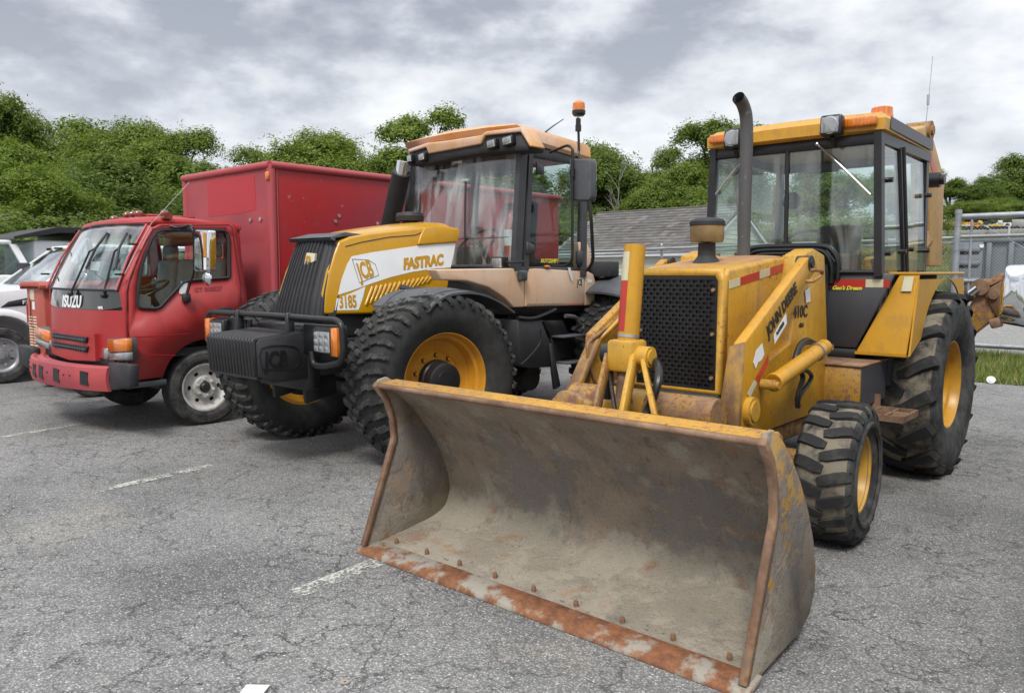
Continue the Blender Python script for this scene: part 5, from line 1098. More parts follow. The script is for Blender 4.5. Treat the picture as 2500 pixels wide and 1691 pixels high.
# front wheel fenders
out_ = [(518, 1378), (570, 1322), (640, 1283), (720, 1266), (800, 1264), (880, 1280), (960, 1315), (1020, 1355), (1066, 1390)]
inn_ = [(222, 1352), (300, 1298), (400, 1240), (520, 1208), (640, 1196), (740, 1200), (840, 1222), (930, 1262), (1000, 1310)]
fo = smoothpath([P('c3', u, v, x=J + 1.18) for u, v in out_], 3); 
n = len(fo)
def fen(s):
    def f(u, v):
        k = u * (n - 1); i = int(min(n - 1.001, k)); p = fo[i].lerp(fo[i + 1], k - i); x = J + s * (1.18 - .60 * v); lift = .022 * math.sin(math.pi * min(1, max(0, (v - .12) / .76))) + .02 * v
        return (x, p.y - .06 * v * (1 - u) , p.z + lift)
    return f
for s in (-1, 1):
    b = B(); b.grid(fen(s), n - 1, 10, (0, 0, -.018)); fe = make('front_fender', b, 'grey_plastic', tr, 40)
    for vv in (.18, .80):
        b = B(); b.tube([Vector(fen(s)(u, vv)) + ZV * .003 for u in [i / 30 for i in range(31)]], .006, 5); make('fender_ridge', b, 'grey_plastic', fe)
    for uu, vv in ((.06, .25), (.06, .6), (.22, .35), (.22, .7)):
        q = Vector(fen(s)(uu, vv)); b = B(); b.cyl(q, q + ZV * .012, .014, 8); make('bolt', b, 'steel', fe)
    b = B(); b.tube([(J + s * .55, 4.3, 1.42), (J + s * .75, 4.3, 1.40), (J + s * .75, 4.3, .8)], .03, 8); make('fender_stay', b, 'black', fe)

# cab
KX = J + .79
b = B(); b.bb(J - .74, J + .74, 5.52, 6.62, 1.14, 1.24, .01); make('cab_floor', b, 'black', tr)
for s in (-1, 1):
    def SP(pts, x=.79): return [(J + s * x, p.y, p.z) for p in PP('c3', pts, x=J + x)]
    b = B(); b.prism(SP([(560, 1120), (1098, 1112), (1100, 1190), (1128, 1195), (1130, 1362), (1062, 1364), (1000, 1300), (900, 1235), (760, 1195), (640, 1190), (600, 1190)]), (-s * .12, 0, 0), .014, 3); make('cowl_panel', b, 'peach', tr)
    b = B(); b.prism(SP([(1134, 1118), (1200, 1112), (1505, 1130), (1513, 1150), (1512, 1350), (1134, 1360)]), (-s * .07, 0, 0), .014, 3); dr = make('door_panel', b, 'peach', tr)
    b = B(); b.prism(SP([(1517, 1122), (1570, 1150), (1582, 1190), (1578, 1348), (1517, 1352)]), (-s * .25, 0, 0), .014, 3); b.prism(SP([(1478, 945), (1530, 950), (1548, 985), (1560, 1115), (1500, 1112)]), (-s * .12, 0, 0), .014, 3); make('rear_quarter', b, 'peach', tr)
    if s > 0:
        q = P('c3', 1100, 1160, x=KX); b = B(); b.box(q + XV * .03, (.06, .10, .10), .02, seg=2); make('door_handle', b, 'grey_plastic', dr)
        for i in range(24):
            a = P('c3', 1143 + i * 15.4, 1355 - i * .3, x=KX + .003); b = B(); b.prism([a, a + YV * .016, a + YV * .032 + ZV * .022, a + YV * .016 + ZV * .022], (.001, 0, 0)); make('hazard_stripe', b, 'refl_red' if i > 15 else 'grey_plastic', dr)
        a = P('c3', 1462, 1225, x=KX + .002); b = B(); b.prism([p + XV * .002 for p in PP('c3', [(1462, 1177), (1500, 1185), (1502, 1215), (1470, 1235)], x=KX)], (.001, 0, 0)); make('badge', b, 'cream', dr); text('badge_letters', 'JCB', .062, 'black_print', dr, P('c3', 1466, 1222, x=KX + .004), YV, ZV, .03, .62, ext=.0008)
        b = B(); b.prism([p + XV * .002 for p in PP('c3', [(1525, 1183), (1560, 1185), (1558, 1205), (1530, 1207)], x=KX)], (.001, 0, 0)); make('sticker', b, 'white_print', tr)
        b = B(); b.prism([p + XV * .01 for p in PP('c3', [(1400, 1108), (1416, 1108), (1434, 1192), (1424, 1194), (1405, 1140)], x=KX)], (.002, 0, 0)); make('paper_tag', b, 'paper', tr)
    # pillars and rails
    def bar3(nm, pts, w=.05, d=.05): b = B(); rings = [[(J + s * x - w / 2, y - d / 2, z), (J + s * x + w / 2, y - d / 2, z), (J + s * x + w / 2, y + d / 2, z), (J + s * x - w / 2, y + d / 2, z)] for x, y, z in pts]; b.loft(rings); return make(nm, b, 'cabgrey', tr)
    bar3('front_pillar', [(.765, 5.50, 1.56), (.76, 5.60, 2.75)], .055, .10); bar3('door_pillar', [(.775, 5.62, 1.56), (.77, 5.70, 2.75)], .04, .06)
    bar3('rear_pillar', [(.775, 6.52, 1.5), (.76, 6.55, 2.74)], .05, .10)
    b = B(); b.bb(J + s * .785, J + s * .735, 5.50, 6.55, 1.545, 1.60, .008); make('door_sill', b, 'cabgrey', tr); b = B(); b.bb(J + s * .785, J + s * .735, 5.6, 6.55, 2.62, 2.72, .008); make('door_frame', b, 'cabgrey', tr)
    xg = J + s * .768
    pane('door_window', [(xg, 5.66, 1.60), (xg, 6.47, 1.60), (xg, 6.50, 2.66), (xg, 5.74, 2.68)], (s, 0, 0), 'glass_dark' if s > 0 else 'glass', tr)
b = B()
def ws(u, v): t = 2 * u - 1; return (J + .745 * t, 5.47 + .12 * v - .05 * (1 - t * t), 1.60 + 1.10 * v)
b.grid(ws, 16, 6, (0, .005, 0)); make('windscreen', b, 'glass_streaked', tr, 60)
b = B(); b.grid(lambda u, v: (J + .745 * (2 * u - 1), 5.475 + .12 * (.78 + .22 * v) - .05 * (1 - (2 * u - 1) ** 2) + .008, 1.60 + 1.10 * (.78 + .22 * v)), 16, 2); make('sun_band', b, glass('shade band', (.24, .24, .32)), tr)
b = B(); b.tube([ws(u / 12, .0) for u in range(13)], .022, 8); make('windscreen_seal', b, 'cabgrey', tr)
b = B(); b.tube([ws(.5 + u / 24, .25) for u in range(12)], .004, 5); make('glass_joint', b, 'grey_plastic', tr)
pane('rear_window', [(J - .72, 6.57, 1.5), (J + .72, 6.57, 1.5), (J + .72, 6.57, 2.66), (J - .72, 6.57, 2.66)], (0, 1, 0), 'glass', tr)
b = B(); b.bb(J - .74, J + .74, 6.54, 6.62, 1.2, 1.5, .01); make('rear_panel', b, 'cabgrey', tr)
for (u, v) in ((1222, 478), (1160, 985)):
    q = P('c3', u, v, x=KX); b = B(); b.prism([q + YV * -.06 + ZV * .06, q + YV * .05 + ZV * .03, q + YV * .05 - ZV * .05, q - YV * .06 - ZV * .06], (.025, 0, 0), .006); make('hinge', b, 'cabgrey', tr)
q = P('c3', 1478, 1045, x=KX); b = B(); b.box(q, (.05, .07, .14), .01); make('latch', b, 'cabgrey', tr)
text('window_letters', 'AUTOSHIFT', .040, 'yellow_print', tr, P('c3', 1232, 1078, x=J + .777), YV, ZV, .012, .92)
text('screen_letters', 'CUMMINS', .028, 'white_print', tr, P('c3', 662, 450, y=5.50), XV, ZV, .01, .8)
# roof
def CP(pts, y=5.40): return PP('c3', pts, y=y)
b = B(); b.prism(CP([(388, 372), (496, 338), (512, 378), (845, 318), (872, 262), (1100, 237), (1160, 325), (1150, 362), (900, 372), (700, 405), (520, 445), (378, 455)], 5.41), (0, .22, 0), .008); make('visor', b, 'black_matt', tr)
b = B(); b.prism(CP([(384, 352), (500, 312), (640, 296), (850, 262), (878, 238), (1108, 210), (1172, 330), (1160, 338), (1100, 240), (872, 264), (846, 318), (512, 380), (496, 338), (386, 372)], 5.385), (0, .2, 0), .010, 2); rf2 = make('roof_lip', b, 'peach_roof', tr)
b = B(); b.loft([[(J - w, y0, z), (J - w * .5, y0 - .03, z + c), (J, y0 - .04, z + c * 1.3), (J + w * .5, y0 - .03, z + c), (J + w, y0, z), (J + w, y0 + .2, z), (J + w * .99, 6.60, z - .05), (J + w * .9, 6.66, z - .05), (J - w * .9, 6.66, z - .05), (J - w * .99, 6.60, z - .05), (J - w, y0 + .2, z)] for w, y0, z, c in ((.80, 5.62, 2.73, 0), (.825, 5.60, 2.76, 0), (.82, 5.58, 2.84, 0), (.78, 5.50, 2.89, .01), (.66, 5.60, 2.925, .02), (.3, 5.9, 2.955, .01))])
roof = make('roof', b, 'peach_roof', tr, 40)
for (u, v, w, h) in ((915, 318, .115, .085), (1017, 297, .125, .085), (392, 412, .07, .08), (470, 402, .09, .08)):
    q = P('c3', u, v, y=5.36); b = B(); b.box(q + YV * .03, (w, .07, h), .012, rot=(0, -.10, 0), seg=2); wl_ = make('work_light', b, 'black', tr); b = B(); b.box(q - YV * .008, (w * .82, .012, h * .72), .006, rot=(0, -.10, 0)); make('lens', b, 'lamp_clear', wl_)
for (u, v, sc) in ((685, 262, 0), (750, 262, 1), (868, 240, 1), (635, 286, 1), (1055, 212, 1)):
    q = P('c3', u, v, y=5.75); b = B()
    if sc == 0: b.lathe([(-.05, .045), (.0, .05), (.04, .045), (.055, .02), (.056, 0)], q, (0, 0, 1), 20); make('roof_beacon', b, 'lamp_amber', tr)
    else: b.sphere(q - ZV * .01, .06, 12, (1.4, 1, .4)); make('roof_marker', b, 'lamp_amber', tr)
# beacon on a pole, stub aerial, mirror
px = J + .86
pts = [P('c3', 1462, 400, x=px), P('c3', 1476, 370, x=px), P('c3', 1474, 260, x=px), P('c3', 1470, 150, x=px)]
b = B(); b.tube(rounded(pts, .04), .013, 8); q = P('c3', 1472, 238, x=px); b.cyl(q, q + ZV * .06, .03, 12); q = P('c3', 1472, 190, x=px); b.cyl(q - ZV * .03, q + ZV * .05, .025, 12); bp = make('beacon_pole', b, 'black', tr)
q = P('c3', 1475, 140, x=px); b = B(); b.lathe([(0, .05), (.02, .066), (.05, .067)], q, (0, 0, 1), 20); b.lathe([(0, 0), (0, .05)], q, (0, 0, 1), 20); make('beacon_base', b, 'black', bp)
b = B(); b.lathe([(.045, .0), (.045, .060), (.08, .063), (.12, .060), (.142, .04), (.145, 0)], q, (0, 0, 1), 20); make('beacon_dome', b, 'lamp_amber', bp)
a = P('c3', 1220, 275, x=J + .78); b = B(); b.tube([a, P('c3', 1310, 205, x=J + .78), P('c3', 1378, 160, x=J + .78)], [.009, .006, .004], 6); b.sphere(a, .022, 10); make('stub_aerial', b, 'black', tr)
mx = J + 1.0; my = 5.72
pts = [P('c3', 1170, 345, y=my), P('c3', 1290, 372, y=my), P('c3', 1405, 325, y=my), P('c3', 1437, 348, y=my), P('c3', 1435, 540, y=my), P('c3', 1434, 1060, y=my), P('c3', 1400, 1098, y=my), P('c3', 1300, 1098, y=my)]
b = B(); b.tube(rounded(pts[1:], .05), .013, 8); q = P('c3', 1435, 530, y=my); b.cyl(q, q + ZV * .08, .022, 10); ma = make('mirror_arm', b, 'black', tr, 60)
b = B(); b.tube(rounded([P('c3', 1538, 640, y=my + .05), P('c3', 1555, 800, y=my + .05), P('c3', 1568, 1070, y=my + .15), P('c3', 1530, 1128, y=my + .2), P('c3', 1490, 1122, y=my + .3)], .08), .016, 8); make('lower_arm', b, 'black', ma, 60)
mm = [P('c3', u, v, y=my) for u, v in ((1404, 412), (1535, 410), (1543, 440), (1543, 655), (1530, 683), (1415, 680), (1407, 655))]
b = B(); b.prism([p + YV * .02 for p in mm], (0, .09, 0), .018, 3); mh_ = make('door_mirror', b, 'grey_plastic', tr)
b = B(); b.prism([Vector((p.x * .96 + mm[0].x * .02 + mm[2].x * .02, p.y + .112, p.z)) for p in mm], (0, .003, 0)); make('mirror_glass', b, 'mirror', mh_)
q = P('c3', 955, 1078, y=5.36); b = B(); b.box(q + YV * .03, (.15, .08, .11), .012, seg=2); b.tube([q + Vector((.05, .04, .0)), P('c3', 1130, 1070, y=5.42)], .014, 8); wl_ = make('work_light', b, 'black', tr); b = B(); b.box(q - YV * .014, (.12, .012, .085), .006); make('lens', b, 'lamp_clear', wl_)
q = P('c3', 1272, 1102, x=KX); b = B(); b.box(q, (.03, .07, .025), .006); make('side_marker', b, 'lamp_amber', tr)
# interior
b = B(); b.bb(J - .24, J + .24, 5.95, 6.40, 1.45, 1.60, .05, 3); st = make('seat', b, 'seat', tr); b = B(); b.box((J, 6.42, 1.95), (.46, .12, .70), .05, rot=(-.1, 0, 0), seg=3); make('seat_back', b, 'seat', st); b = B(); b.bb(J - .15, J + .15, 6.05, 6.35, 1.2, 1.46); make('seat_base', b, 'dark', st)
b = B(); b.bb(J - .5, J + .5, 5.50, 5.62, 1.24, 1.55, .03); b.bb(J - .18, J + .18, 5.50, 5.70, 1.5, 1.80, .05, 3); make('dashboard', b, 'dark', tr)
b = B(); cW = Vector((J + .0, 5.80, 1.86)); ax = Vector((0, -.6, .8)).normalized(); w = ax.cross(XV); b.tube([cW + (XV * math.cos(t) + w * math.sin(t)) * .21 for t in [2 * math.pi * i / 32 for i in range(33)]], .014, 8)
for k in range(3): t = 2.1 * k + .5; b.tube([cW, cW + (XV * math.cos(t) + w * math.sin(t)) * .2], .010, 6)
b.tube([cW, cW - ax * .35], .03, 10); make('steering_wheel', b, 'black', tr)
M['ext_red'] = plain('extinguisher red', (.40, .03, .035), .3, coat=.4)
q = P('c3', 1038, 1050, y=5.62); b = B(); b.lathe([(0, 0), (0, .055), (.02, .06), (.36, .06), (.41, .03), (.44, .022), (.46, .022), (.46, 0)], q, (0, 0, 1), 20); ex_ = make('fire_extinguisher', b, 'ext_red', tr); b = B(); b.lathe([(.12, .0615), (.27, .0615)], q, (0, 0, 1), 20); make('bottle_label', b, 'white_print', ex_); b = B(); b.box(q + ZV * .48, (.11, .03, .03), .008); b.tube([q + ZV * .46, q + Vector((.06, 0, .38)), q + Vector((.07, 0, .2))], .010, 6); make('valve', b, 'black', ex_)
b = B(); b.bb(J + .35, J + .62, 5.9, 6.4, 1.24, 1.68, .04); b.tube([(J + .5, 5.95, 1.6), (J + .5, 5.9, 1.85)], .015); b.sphere((J + .5, 5.9, 1.87), .03); make('console', b, 'dark', tr)
b = B(); b.tube([ws(.62, .02), Vector(ws(.60, .5)) - YV * .02], .008, 6); b.tube([Vector(ws(.62, .25)) - YV * .03, Vector(ws(.585, .75)) - YV * .02], .011, 6); make('wiper', b, 'black', tr)
# rear fender and deck
def rfen(s):
    return lambda u, v: (J + s * (1.21 - .60 * v), 7.1 - .86 * math.cos(R_(52 + 116 * u)), .69 + .80 * math.sin(R_(52 + 116 * u)) + .03 * math.sin(math.pi * v))
for s in (-1, 1):
    b = B(); b.grid(rfen(s), 22, 8, (0, 0, -.02)); make('rear_fender', b, 'grey_plastic', tr, 40)
b = B(); b.bb(J - .7, J + .95, 6.75, 6.95, 1.50, 1.66, .01); b.bb(J - .7, J + .7, 6.9, 8.3, 1.42, 1.5, .01); make('rear_deck', b, 'dark', tr)
# ------------------------------------------------------------------ RED BOX TRUCK
I = -8.5
M['red'] = paint('sun-faded red cab paint', (.35, .014, .016), .42, dirt=.14, fade=(.37, .034, .034), fades=1.1); M['redbox'] = paint('red box body skin', (.34, .010, .013), .45, dirt=.14, fade=(.26, .016, .03), fades=.8, scr=.22)
M['redfade'] = paint('chalky faded red front wall', (.40, .060, .064), .5, dirt=.15, fade=(.31, .04, .055), fades=.9); M['redpatch'] = paint('unfaded red patch', (.42, .012, .025), .4, dirt=.08); M['rededge'] = paint('pink chalked red edge', (.40, .065, .075), .5, dirt=.15)
M['whiterim'] = paint('white wheel paint with rust', (.60, .59, .56), .45, rust=.30, dirt=.6, rustcol=(.20, .09, .04))
ik = thing('box_truck', (I, 5.5, 0), 'faded red cabover box truck with twin wipers on its tall windscreen', 'truck')
SN = Vector((1, 0, .05)).normalized(); S0 = Vector((I + .975, 3.5, .9))
def Q(u, v, o=0.): return P('c1', u, v, pl=(S0, SN)) + SN * o
def mir(p, s): return Vector((I + s * (p.x - I), p.y, p.z))
side = [Q(*q) for q in ((750, 1264), (740, 1010), (736, 745), (752, 668), (800, 545), (850, 440), (888, 372), (930, 350), (1340, 346), (1368, 356), (1385, 420), (1412, 600), (1437, 800), (1440, 1010))]
wc = Vector((I + .93, 3.87, .385))
arc = [Vector((0, 3.87 + .485 * math.cos(t), .39 + .485 * math.sin(t))) for t in [R_(a) for a in range(8, 173, 11)]]
arc = [Vector((S0.x - (p.z - .9) * .05, p.y, p.z)) for p in arc]
side = side + arc
win = [Q(*q) for q in ((822, 838), (806, 834), (796, 815), (806, 700), (824, 590), (850, 512), (880, 440), (908, 396), (950, 382), (1300, 385), (1322, 400), (1331, 440), (1336, 655), (1322, 662), (1100, 678), (1062, 690), (930, 832), (900, 843))]
cen = sum(win, Vector()) / len(win)
for s in (-1, 1):
    b = B(); b.plate([mir(p, s) for p in side], [[mir(p, s) for p in win]], (-s * .05, 0, 0)); sd = make('cab_side', b, 'red', ik, 30)
    b = B(); b.tube([mir(p.lerp(cen, .006) + SN * .004, s) for p in win + [win[0]]], .016, 6); make('window_seal', b, 'black_matt', sd)
    b = B(); b.prism([mir(p - SN * .02, s) for p in win], (-s * .005, 0, 0)); make('door_window', b, 'glass', ik)
    for path in (((748, 1262), (1000, 1240)), ):
        pass
    b = B(); b.tube([mir(Q(u, v, .001), s) for u, v in ((752, 1262), (742, 1010), (737, 745), (756, 668), (806, 540), (856, 436), (892, 380), (940, 358), (1330, 354), (1350, 372), (1362, 470), (1400, 700), (1402, 850))], .0035, 4); make('door_gap', b, 'black', sd)
    b = B(); b.tube([mir(Q(u, v, .0), s) for u, v in ((745, 1008), (900, 1000), (1100, 985))], .004, 4); b.tube([mir(Q(u, v, .0), s) for u, v in ((755, 1100), (900, 1110), (1020, 1112))], .004, 4); make('body_crease', b, 'red', sd, 80)
    b = B(); b.prism([mir(Q(u, v, .0), s) for u, v in ((1262, 838), (1340, 830), (1352, 858), (1270, 860))], (s * .02, 0, 0), .006); make('door_handle', b, 'black_matt', sd)
    b = B(); b.lathe([(0, .49), (0, .505), (s * -.06, .505), (s * -.30, .49)], (I + s * .975, 3.87, .39), (1, 0, 0), 26, R_(-86) , R_(86)); make('wheel_arch', b, 'black_matt', sd, 40)
    b = B(); b.bb(I + s * .70, I + s * .985, 3.05, 3.45, .455, .51, .006); make('step', b, 'grey_plastic', ik)
a_ = Q(1130, 745, .003); c_ = Q(1375, 728, .003); text('door_number', 'GT 005527', .045, 'rededge', ik, a_, c_ - a_, ZV, .01, 1.0, ext=.0004)
b = B(); b.prism([Q(u, v, .008) for u, v in ((1050, 682), (1090, 690), (1072, 765), (1038, 752))], (.002, 0, 0)); make('paper_tag', b, 'paper', ik)
b = B(); q = Q(1075, 780, .03); b.box(q, (.05, .08, .09), .012); make('mirror_foot', b, 'black_matt', ik)
# front
def fy(t, z):
    yc = 2.955 + .02 * min(1, max(0, (z - .7) / .7)); return yc + .125 * abs(t) ** 2.6
fronth = .945
def fgrid(z0, z1, t0=-1, t1=1, o=0.): return lambda u, v: (I + fronth * (t0 + (t1 - t0) * u), fy(t0 + (t1 - t0) * u, z0 + (z1 - z0) * v) - o, z0 + (z1 - z0) * v)
b = B(); b.grid(fgrid(.73, 1.19), 24, 6, (0, .03, 0)); fr = make('front_panel', b, 'red', ik, 60)
b = B(); b.grid(lambda u, v: (I + (.945 - .05 * (1 - v) ** 2 * 0) * (2 * u - 1) * (1 - .03 * v), fy(2 * u - 1, 1.2) - .004 + .015 * v, 1.19 + .04 * abs(2 * u - 1) ** 6 + (.185 - .04 * abs(2 * u - 1) ** 6) * v), 24, 4, (0, .03, 0)); M['gloss_black'] = plain('gloss black', (.012, .014, .014), .06, var=.1, bs=0, coat=.5); bb_ = make('badge_panel', b, 'gloss_black', ik, 60)
def onf(u, v, o=.006):
    p = P('c1', u, v, y=3.0)
    for _ in range(6): p = P('c1', u, v, y=fy((p.x - I) / .935, 1.25) - .004 - o)
    return p
ia, ib = onf(362, 828), onf(468, 834); text('maker_name', 'ISUZU', .115, 'white_print', bb_, ia + Vector((0, -.002, 0)), ib - ia, Vector((0, .05, 1)), .045, (ib - ia).length / .115 / 3.85, .15)
ia, ib = onf(570, 846), onf(604, 846); text('model_mark', 'NPR', .03, 'white_print', bb_, ia, ib - ia, ZV, .03, 1)
wb0 = P('c1', 690, 735, x=I + .885); wt0 = P('c1', 850, 352, x=I + .80)
def wsf(u, v):
    t = 2 * u - 1; hw = .885 + (.80 - .885) * v; yc = wb0.y + (wt0.y - wb0.y) * v; return (I + hw * t, yc - (.11 - .02 * v) * (1 - abs(t) ** 2.4) - .015 * math.sin(math.pi * v), wb0.z + (wt0.z - wb0.z) * v - .0 + .02 * v * (1 - t * t))
b = B(); b.grid(wsf, 24, 10, (0, .005, 0)); ws_ = make('windscreen', b, 'glass_clear', ik, 60)
b = B(); b.tube([Vector(wsf(i / 24, 1)) for i in range(25)] , .012, 6); b.tube([Vector(wsf(i / 24, 0)) for i in range(25)], .012, 6)
for s in (0, 1): b.tube([Vector(wsf(s, i / 8)) for i in range(9)], .012, 6)
make('windscreen_seal', b, 'black_matt', ik)
# corners between front and side
sf = [Q(740, 1010), Q(737, 880), Q(736, 745), Q(752, 668), Q(800, 545), Q(850, 440), Q(888, 372)]
ff = [Vector(fgrid(.70, 1.19)(1, 0)), Vector(fgrid(.70, 1.19)(1, .8)), Vector(wsf(1, 0)), Vector(wsf(1, .2)), Vector(wsf(1, .5)), Vector(wsf(1, .78)), Vector(wsf(1, 1))]
for s in (-1, 1):
    b = B()
    def cg(u, v):
        k = v * 6; i = int(min(5.999, k)); f = k - i; A = ff[i].lerp(ff[i + 1], f); C = sf[i].lerp(sf[i + 1], f); p = A.lerp(C, u) + Vector((.5, -.7, 0)) * .022 * math.sin(math.pi * u); return mir(p, s)
    b.grid(cg, 6, 18, (0, .02, 0)); make('corner_pillar', b, 'red', ik, 60)
    b = B(); b.tube([mir(ff[2] + Vector((.01, -.03, 0)), s), mir(ff[4] + Vector((.02, -.035, 0)), s), mir(ff[6] + Vector((.03, -.01, .0)), s)], .012, 6); make('rain_rail', b, 'rededge', ik)
    b = B(); b.prism([mir(sf[0] + Vector((0, -.005, .0)), s), mir(ff[0], s), mir(Vector((ff[0].x, ff[0].y, .47)), s), mir(Vector((sf[0].x, sf[0].y, .47)), s)], (0, .02, 0)); make('corner_panel', b, 'red', ik)
# roof
ry = Vector(wsf(.5, 1)).y; rz = wt0.z
b = B(); rings = []
for hw, f, r_, z in ((.855, .0, 4.33, rz - .01), (.875, -.01, 4.36, rz + .02), (.865, .01, 4.36, rz + .055), (.80, .10, 4.32, rz + .085), (.6, .3, 4.2, rz + .105), (.2, .6, 4.0, rz + .112)):
    rings.append([(I - hw, ry + .12 + f, z), (I - hw * .75, ry + .05 + f, z), (I - hw * .4, ry + .01 + f, z), (I, ry + f, z), (I + hw * .4, ry + .01 + f, z), (I + hw * .75, ry + .05 + f, z), (I + hw, ry + .12 + f, z), (I + hw, 3.8, z), (I + hw, r_, z - .03), (I - hw, r_, z - .03), (I - hw, 3.8, z)])
b.loft(rings); rf3 = make('cab_roof', b, 'red', ik, 50)
b = B(); b.prism([(I - .45, 3.6, rz + .10), (I + .45, 3.6, rz + .10), (I + .4, 4.1, rz + .10), (I - .4, 4.1, rz + .10)], (0, 0, .03), .012); make('roof_vent', b, 'red', rf3)
for u, v in ((665, 322), (742, 300), (775, 296), (808, 292), (958, 290)):
    q = P('c1', u, v, y=3.55); b = B(); b.sphere(q, .036, 12, (.9, 1.3, 1.1)); b.bb(q.x - .03, q.x + .03, q.y - .03, q.y + .06, q.z - .05, q.z); make('roof_marker', b, 'lamp_red', rf3)
# back wall, floor, interior
b = B(); b.plate([(I - .93, 4.32, .75), (I + .93, 4.32, .75), (I + .85, 4.32, rz), (I - .85, 4.32, rz)], [[(I - .55, 4.32, 1.45), (I + .55, 4.32, 1.45), (I + .55, 4.32, 1.85), (I - .55, 4.32, 1.85)]], (0, .03, 0)); make('cab_back', b, 'red', ik)
b = B(); b.bb(I - .92, I + .92, 3.05, 4.3, .72, .80); b.bb(I - .35, I + .35, 3.3, 4.3, .8, 1.05, .04); make('cab_floor', b, 'dark', ik)
M['dash'] = plain('grey dashboard', (.30, .31, .31), .7, var=.15)
b = B(); b.grid(lambda u, v: (I + .85 * (2 * u - 1), wb0.y - .06 + .11 * abs(2 * u - 1) ** 2 + .26 * v, 1.36 - .05 * v * v), 12, 4, (0, 0, -.25)); make('dashboard', b, 'dash', ik)
M['seatgrey'] = plain('grey vinyl seat', (.26, .27, .27), .8, var=.2)
for dx in (-.5, 0, .5):
    b = B(); b.box((I + dx, 3.95, 1.10), (.46, .5, .14), .05, seg=3); b.box((I + dx, 4.20, 1.42), (.44, .12, .55), .05, rot=(-.15, 0, 0), seg=3); st = make('seat', b, 'seatgrey', ik)
    if dx: b = B(); b.box((I + dx, 4.24, 1.78), (.24, .10, .16), .04, seg=3); make('headrest', b, 'seatgrey', st)
b = B(); cW = Vector((I + .50, 3.52, 1.37)); ax = Vector((0, -.45, .9)).normalized(); w = ax.cross(XV); b.tube([cW + (XV * math.cos(t) + w * math.sin(t)) * .21 for t in [2 * math.pi * i / 32 for i in range(33)]], .014, 8)
for k in range(2): t = 3.14 * k + .2; b.tube([cW, cW + (XV * math.cos(t) + w * math.sin(t)) * .2], .012, 6)
b.tube([cW, cW - ax * .35], .03, 10); make('steering_wheel', b, 'black', ik)
b = B(); b.prism([Vector(p) + Vector((0, .02, 0)) for p in (P('c1', 520, 568, y=3.2), P('c1', 572, 568, y=3.2), P('c1', 560, 622, y=3.2), P('c1', 510, 618, y=3.2))], (0, .004, 0)); make('paper_note', b, 'paper', ik)
# wipers
for A_, Bq, Cq, Dq in (((410, 755), (520, 510), (556, 490), ((625, 400), (500, 610))), ((600, 765), (665, 510), (692, 490), ((738, 402), (672, 608)))):
    def wq(u, v, o=.03): 
        best = P('c1', u, v, y=3.1)
        for _ in range(4):
            t = max(-1, min(1, (best.x - I) / .85)); vv = max(0, min(1, (best.z - wb0.z) / (wt0.z - wb0.z))); best = P('c1', u, v, y=wsf((t + 1) / 2, vv)[1] - o)
        return best
    a, c, e = wq(*A_), wq(*Bq, .05), wq(*Cq, .05); b = B(); b.tube([a, c, e], [.012, .010, .010], 8); b.sphere(a, .028, 10); make('wiper_arm', b, 'black', ik)
    b = B(); b.tube([wq(*Dq[0], .02), e, wq(*Dq[1], .02)], .013, 6); make('wiper_blade', b, 'black_matt', ik)
# lamps, grille, bumper
def TF(pts, dy, y=None): return [P('c1', u, v, y=y) for u, v in pts]
for s in (-1, 1):
    def tr_(pts, y, d, bev, nm, mt, par):
        b = B(); b.prism([mir(p, s) for p in TF(pts, 0, y)], (0, d, 0), bev); return make(nm, b, mt, par)
    hl = tr_([(528, 1035), (540, 1018), (735, 1012), (738, 1150), (640, 1146), (528, 1130)], 3.02, .10, .008, 'headlight_frame', 'grey_plastic', ik)
    tr_([(623, 1022), (732, 1015), (734, 1092), (626, 1096)], 2.995, .06, .01, 'indicator', 'lamp_amber', hl); tr_([(628, 1100), (736, 1096), (736, 1142), (634, 1142)], 2.995, .06, .008, 'side_lens', 'lamp_clear', hl)
    tr_([(541, 1070), (582, 1068), (582, 1134), (541, 1130)], 2.995, .05, .01, 'lens', 'lamp_clear', hl); tr_([(593, 1070), (622, 1072), (624, 1138), (593, 1136)], 2.995, .05, .01, 'lens', 'lamp_clear', hl)
    tr_([(626, 1155), (748, 1168), (752, 1300), (640, 1316)], 2.90, .09, .012, 'bumper_end', 'black_matt', ik)
def G2(pts, y): 
    ps = [P('c1', u, v, y=y) for u, v in pts]; return ps
gx = lambda t: I + .58 * t
b = B(); b.grid(lambda u, v: (gx(2 * u - 1), 2.925 + .03 * abs(2 * u - 1) ** 2 + .0 * v, .70 + .26 * v - .03 * (1 - v) * (1 - abs(2 * u - 1))), 14, 5, (0, .05, 0)); gp = make('grille_panel', b, 'red', ik, 60)
for z0, z1 in ((.865, .925), (.775, .835)):
    b = B(); b.prism([(I - .44, 2.922, z0), (I + .44, 2.922, z0), (I + .47, 2.922, z1), (I - .47, 2.922, z1)], (0, .02, 0), .004); gs = make('grille_slot', b, 'black', gp)
    b = B()
    for i in range(1, 14): x = I - .44 + .88 * i / 14; b.bb(x - .003, x + .003, 2.914, 2.922, z0, z1)
    b.bb(I - .44, I + .44, 2.912, 2.920, (z0 + z1) / 2 - .005, (z0 + z1) / 2 + .005); make('grille_bars', b, 'grey_plastic', gs)
b = B(); b.bb(I - .9, I + .9, 3.0, 3.3, .45, .75); make('front_frame', b, 'black', ik)
def bp_(u, v):
    t = (2 * u - 1); y = 2.70 + .20 * abs(t) ** 2.3; k = math.sin(math.pi * v); return (I + .985 * t, y - .018 * k, .450 + .215 * v)
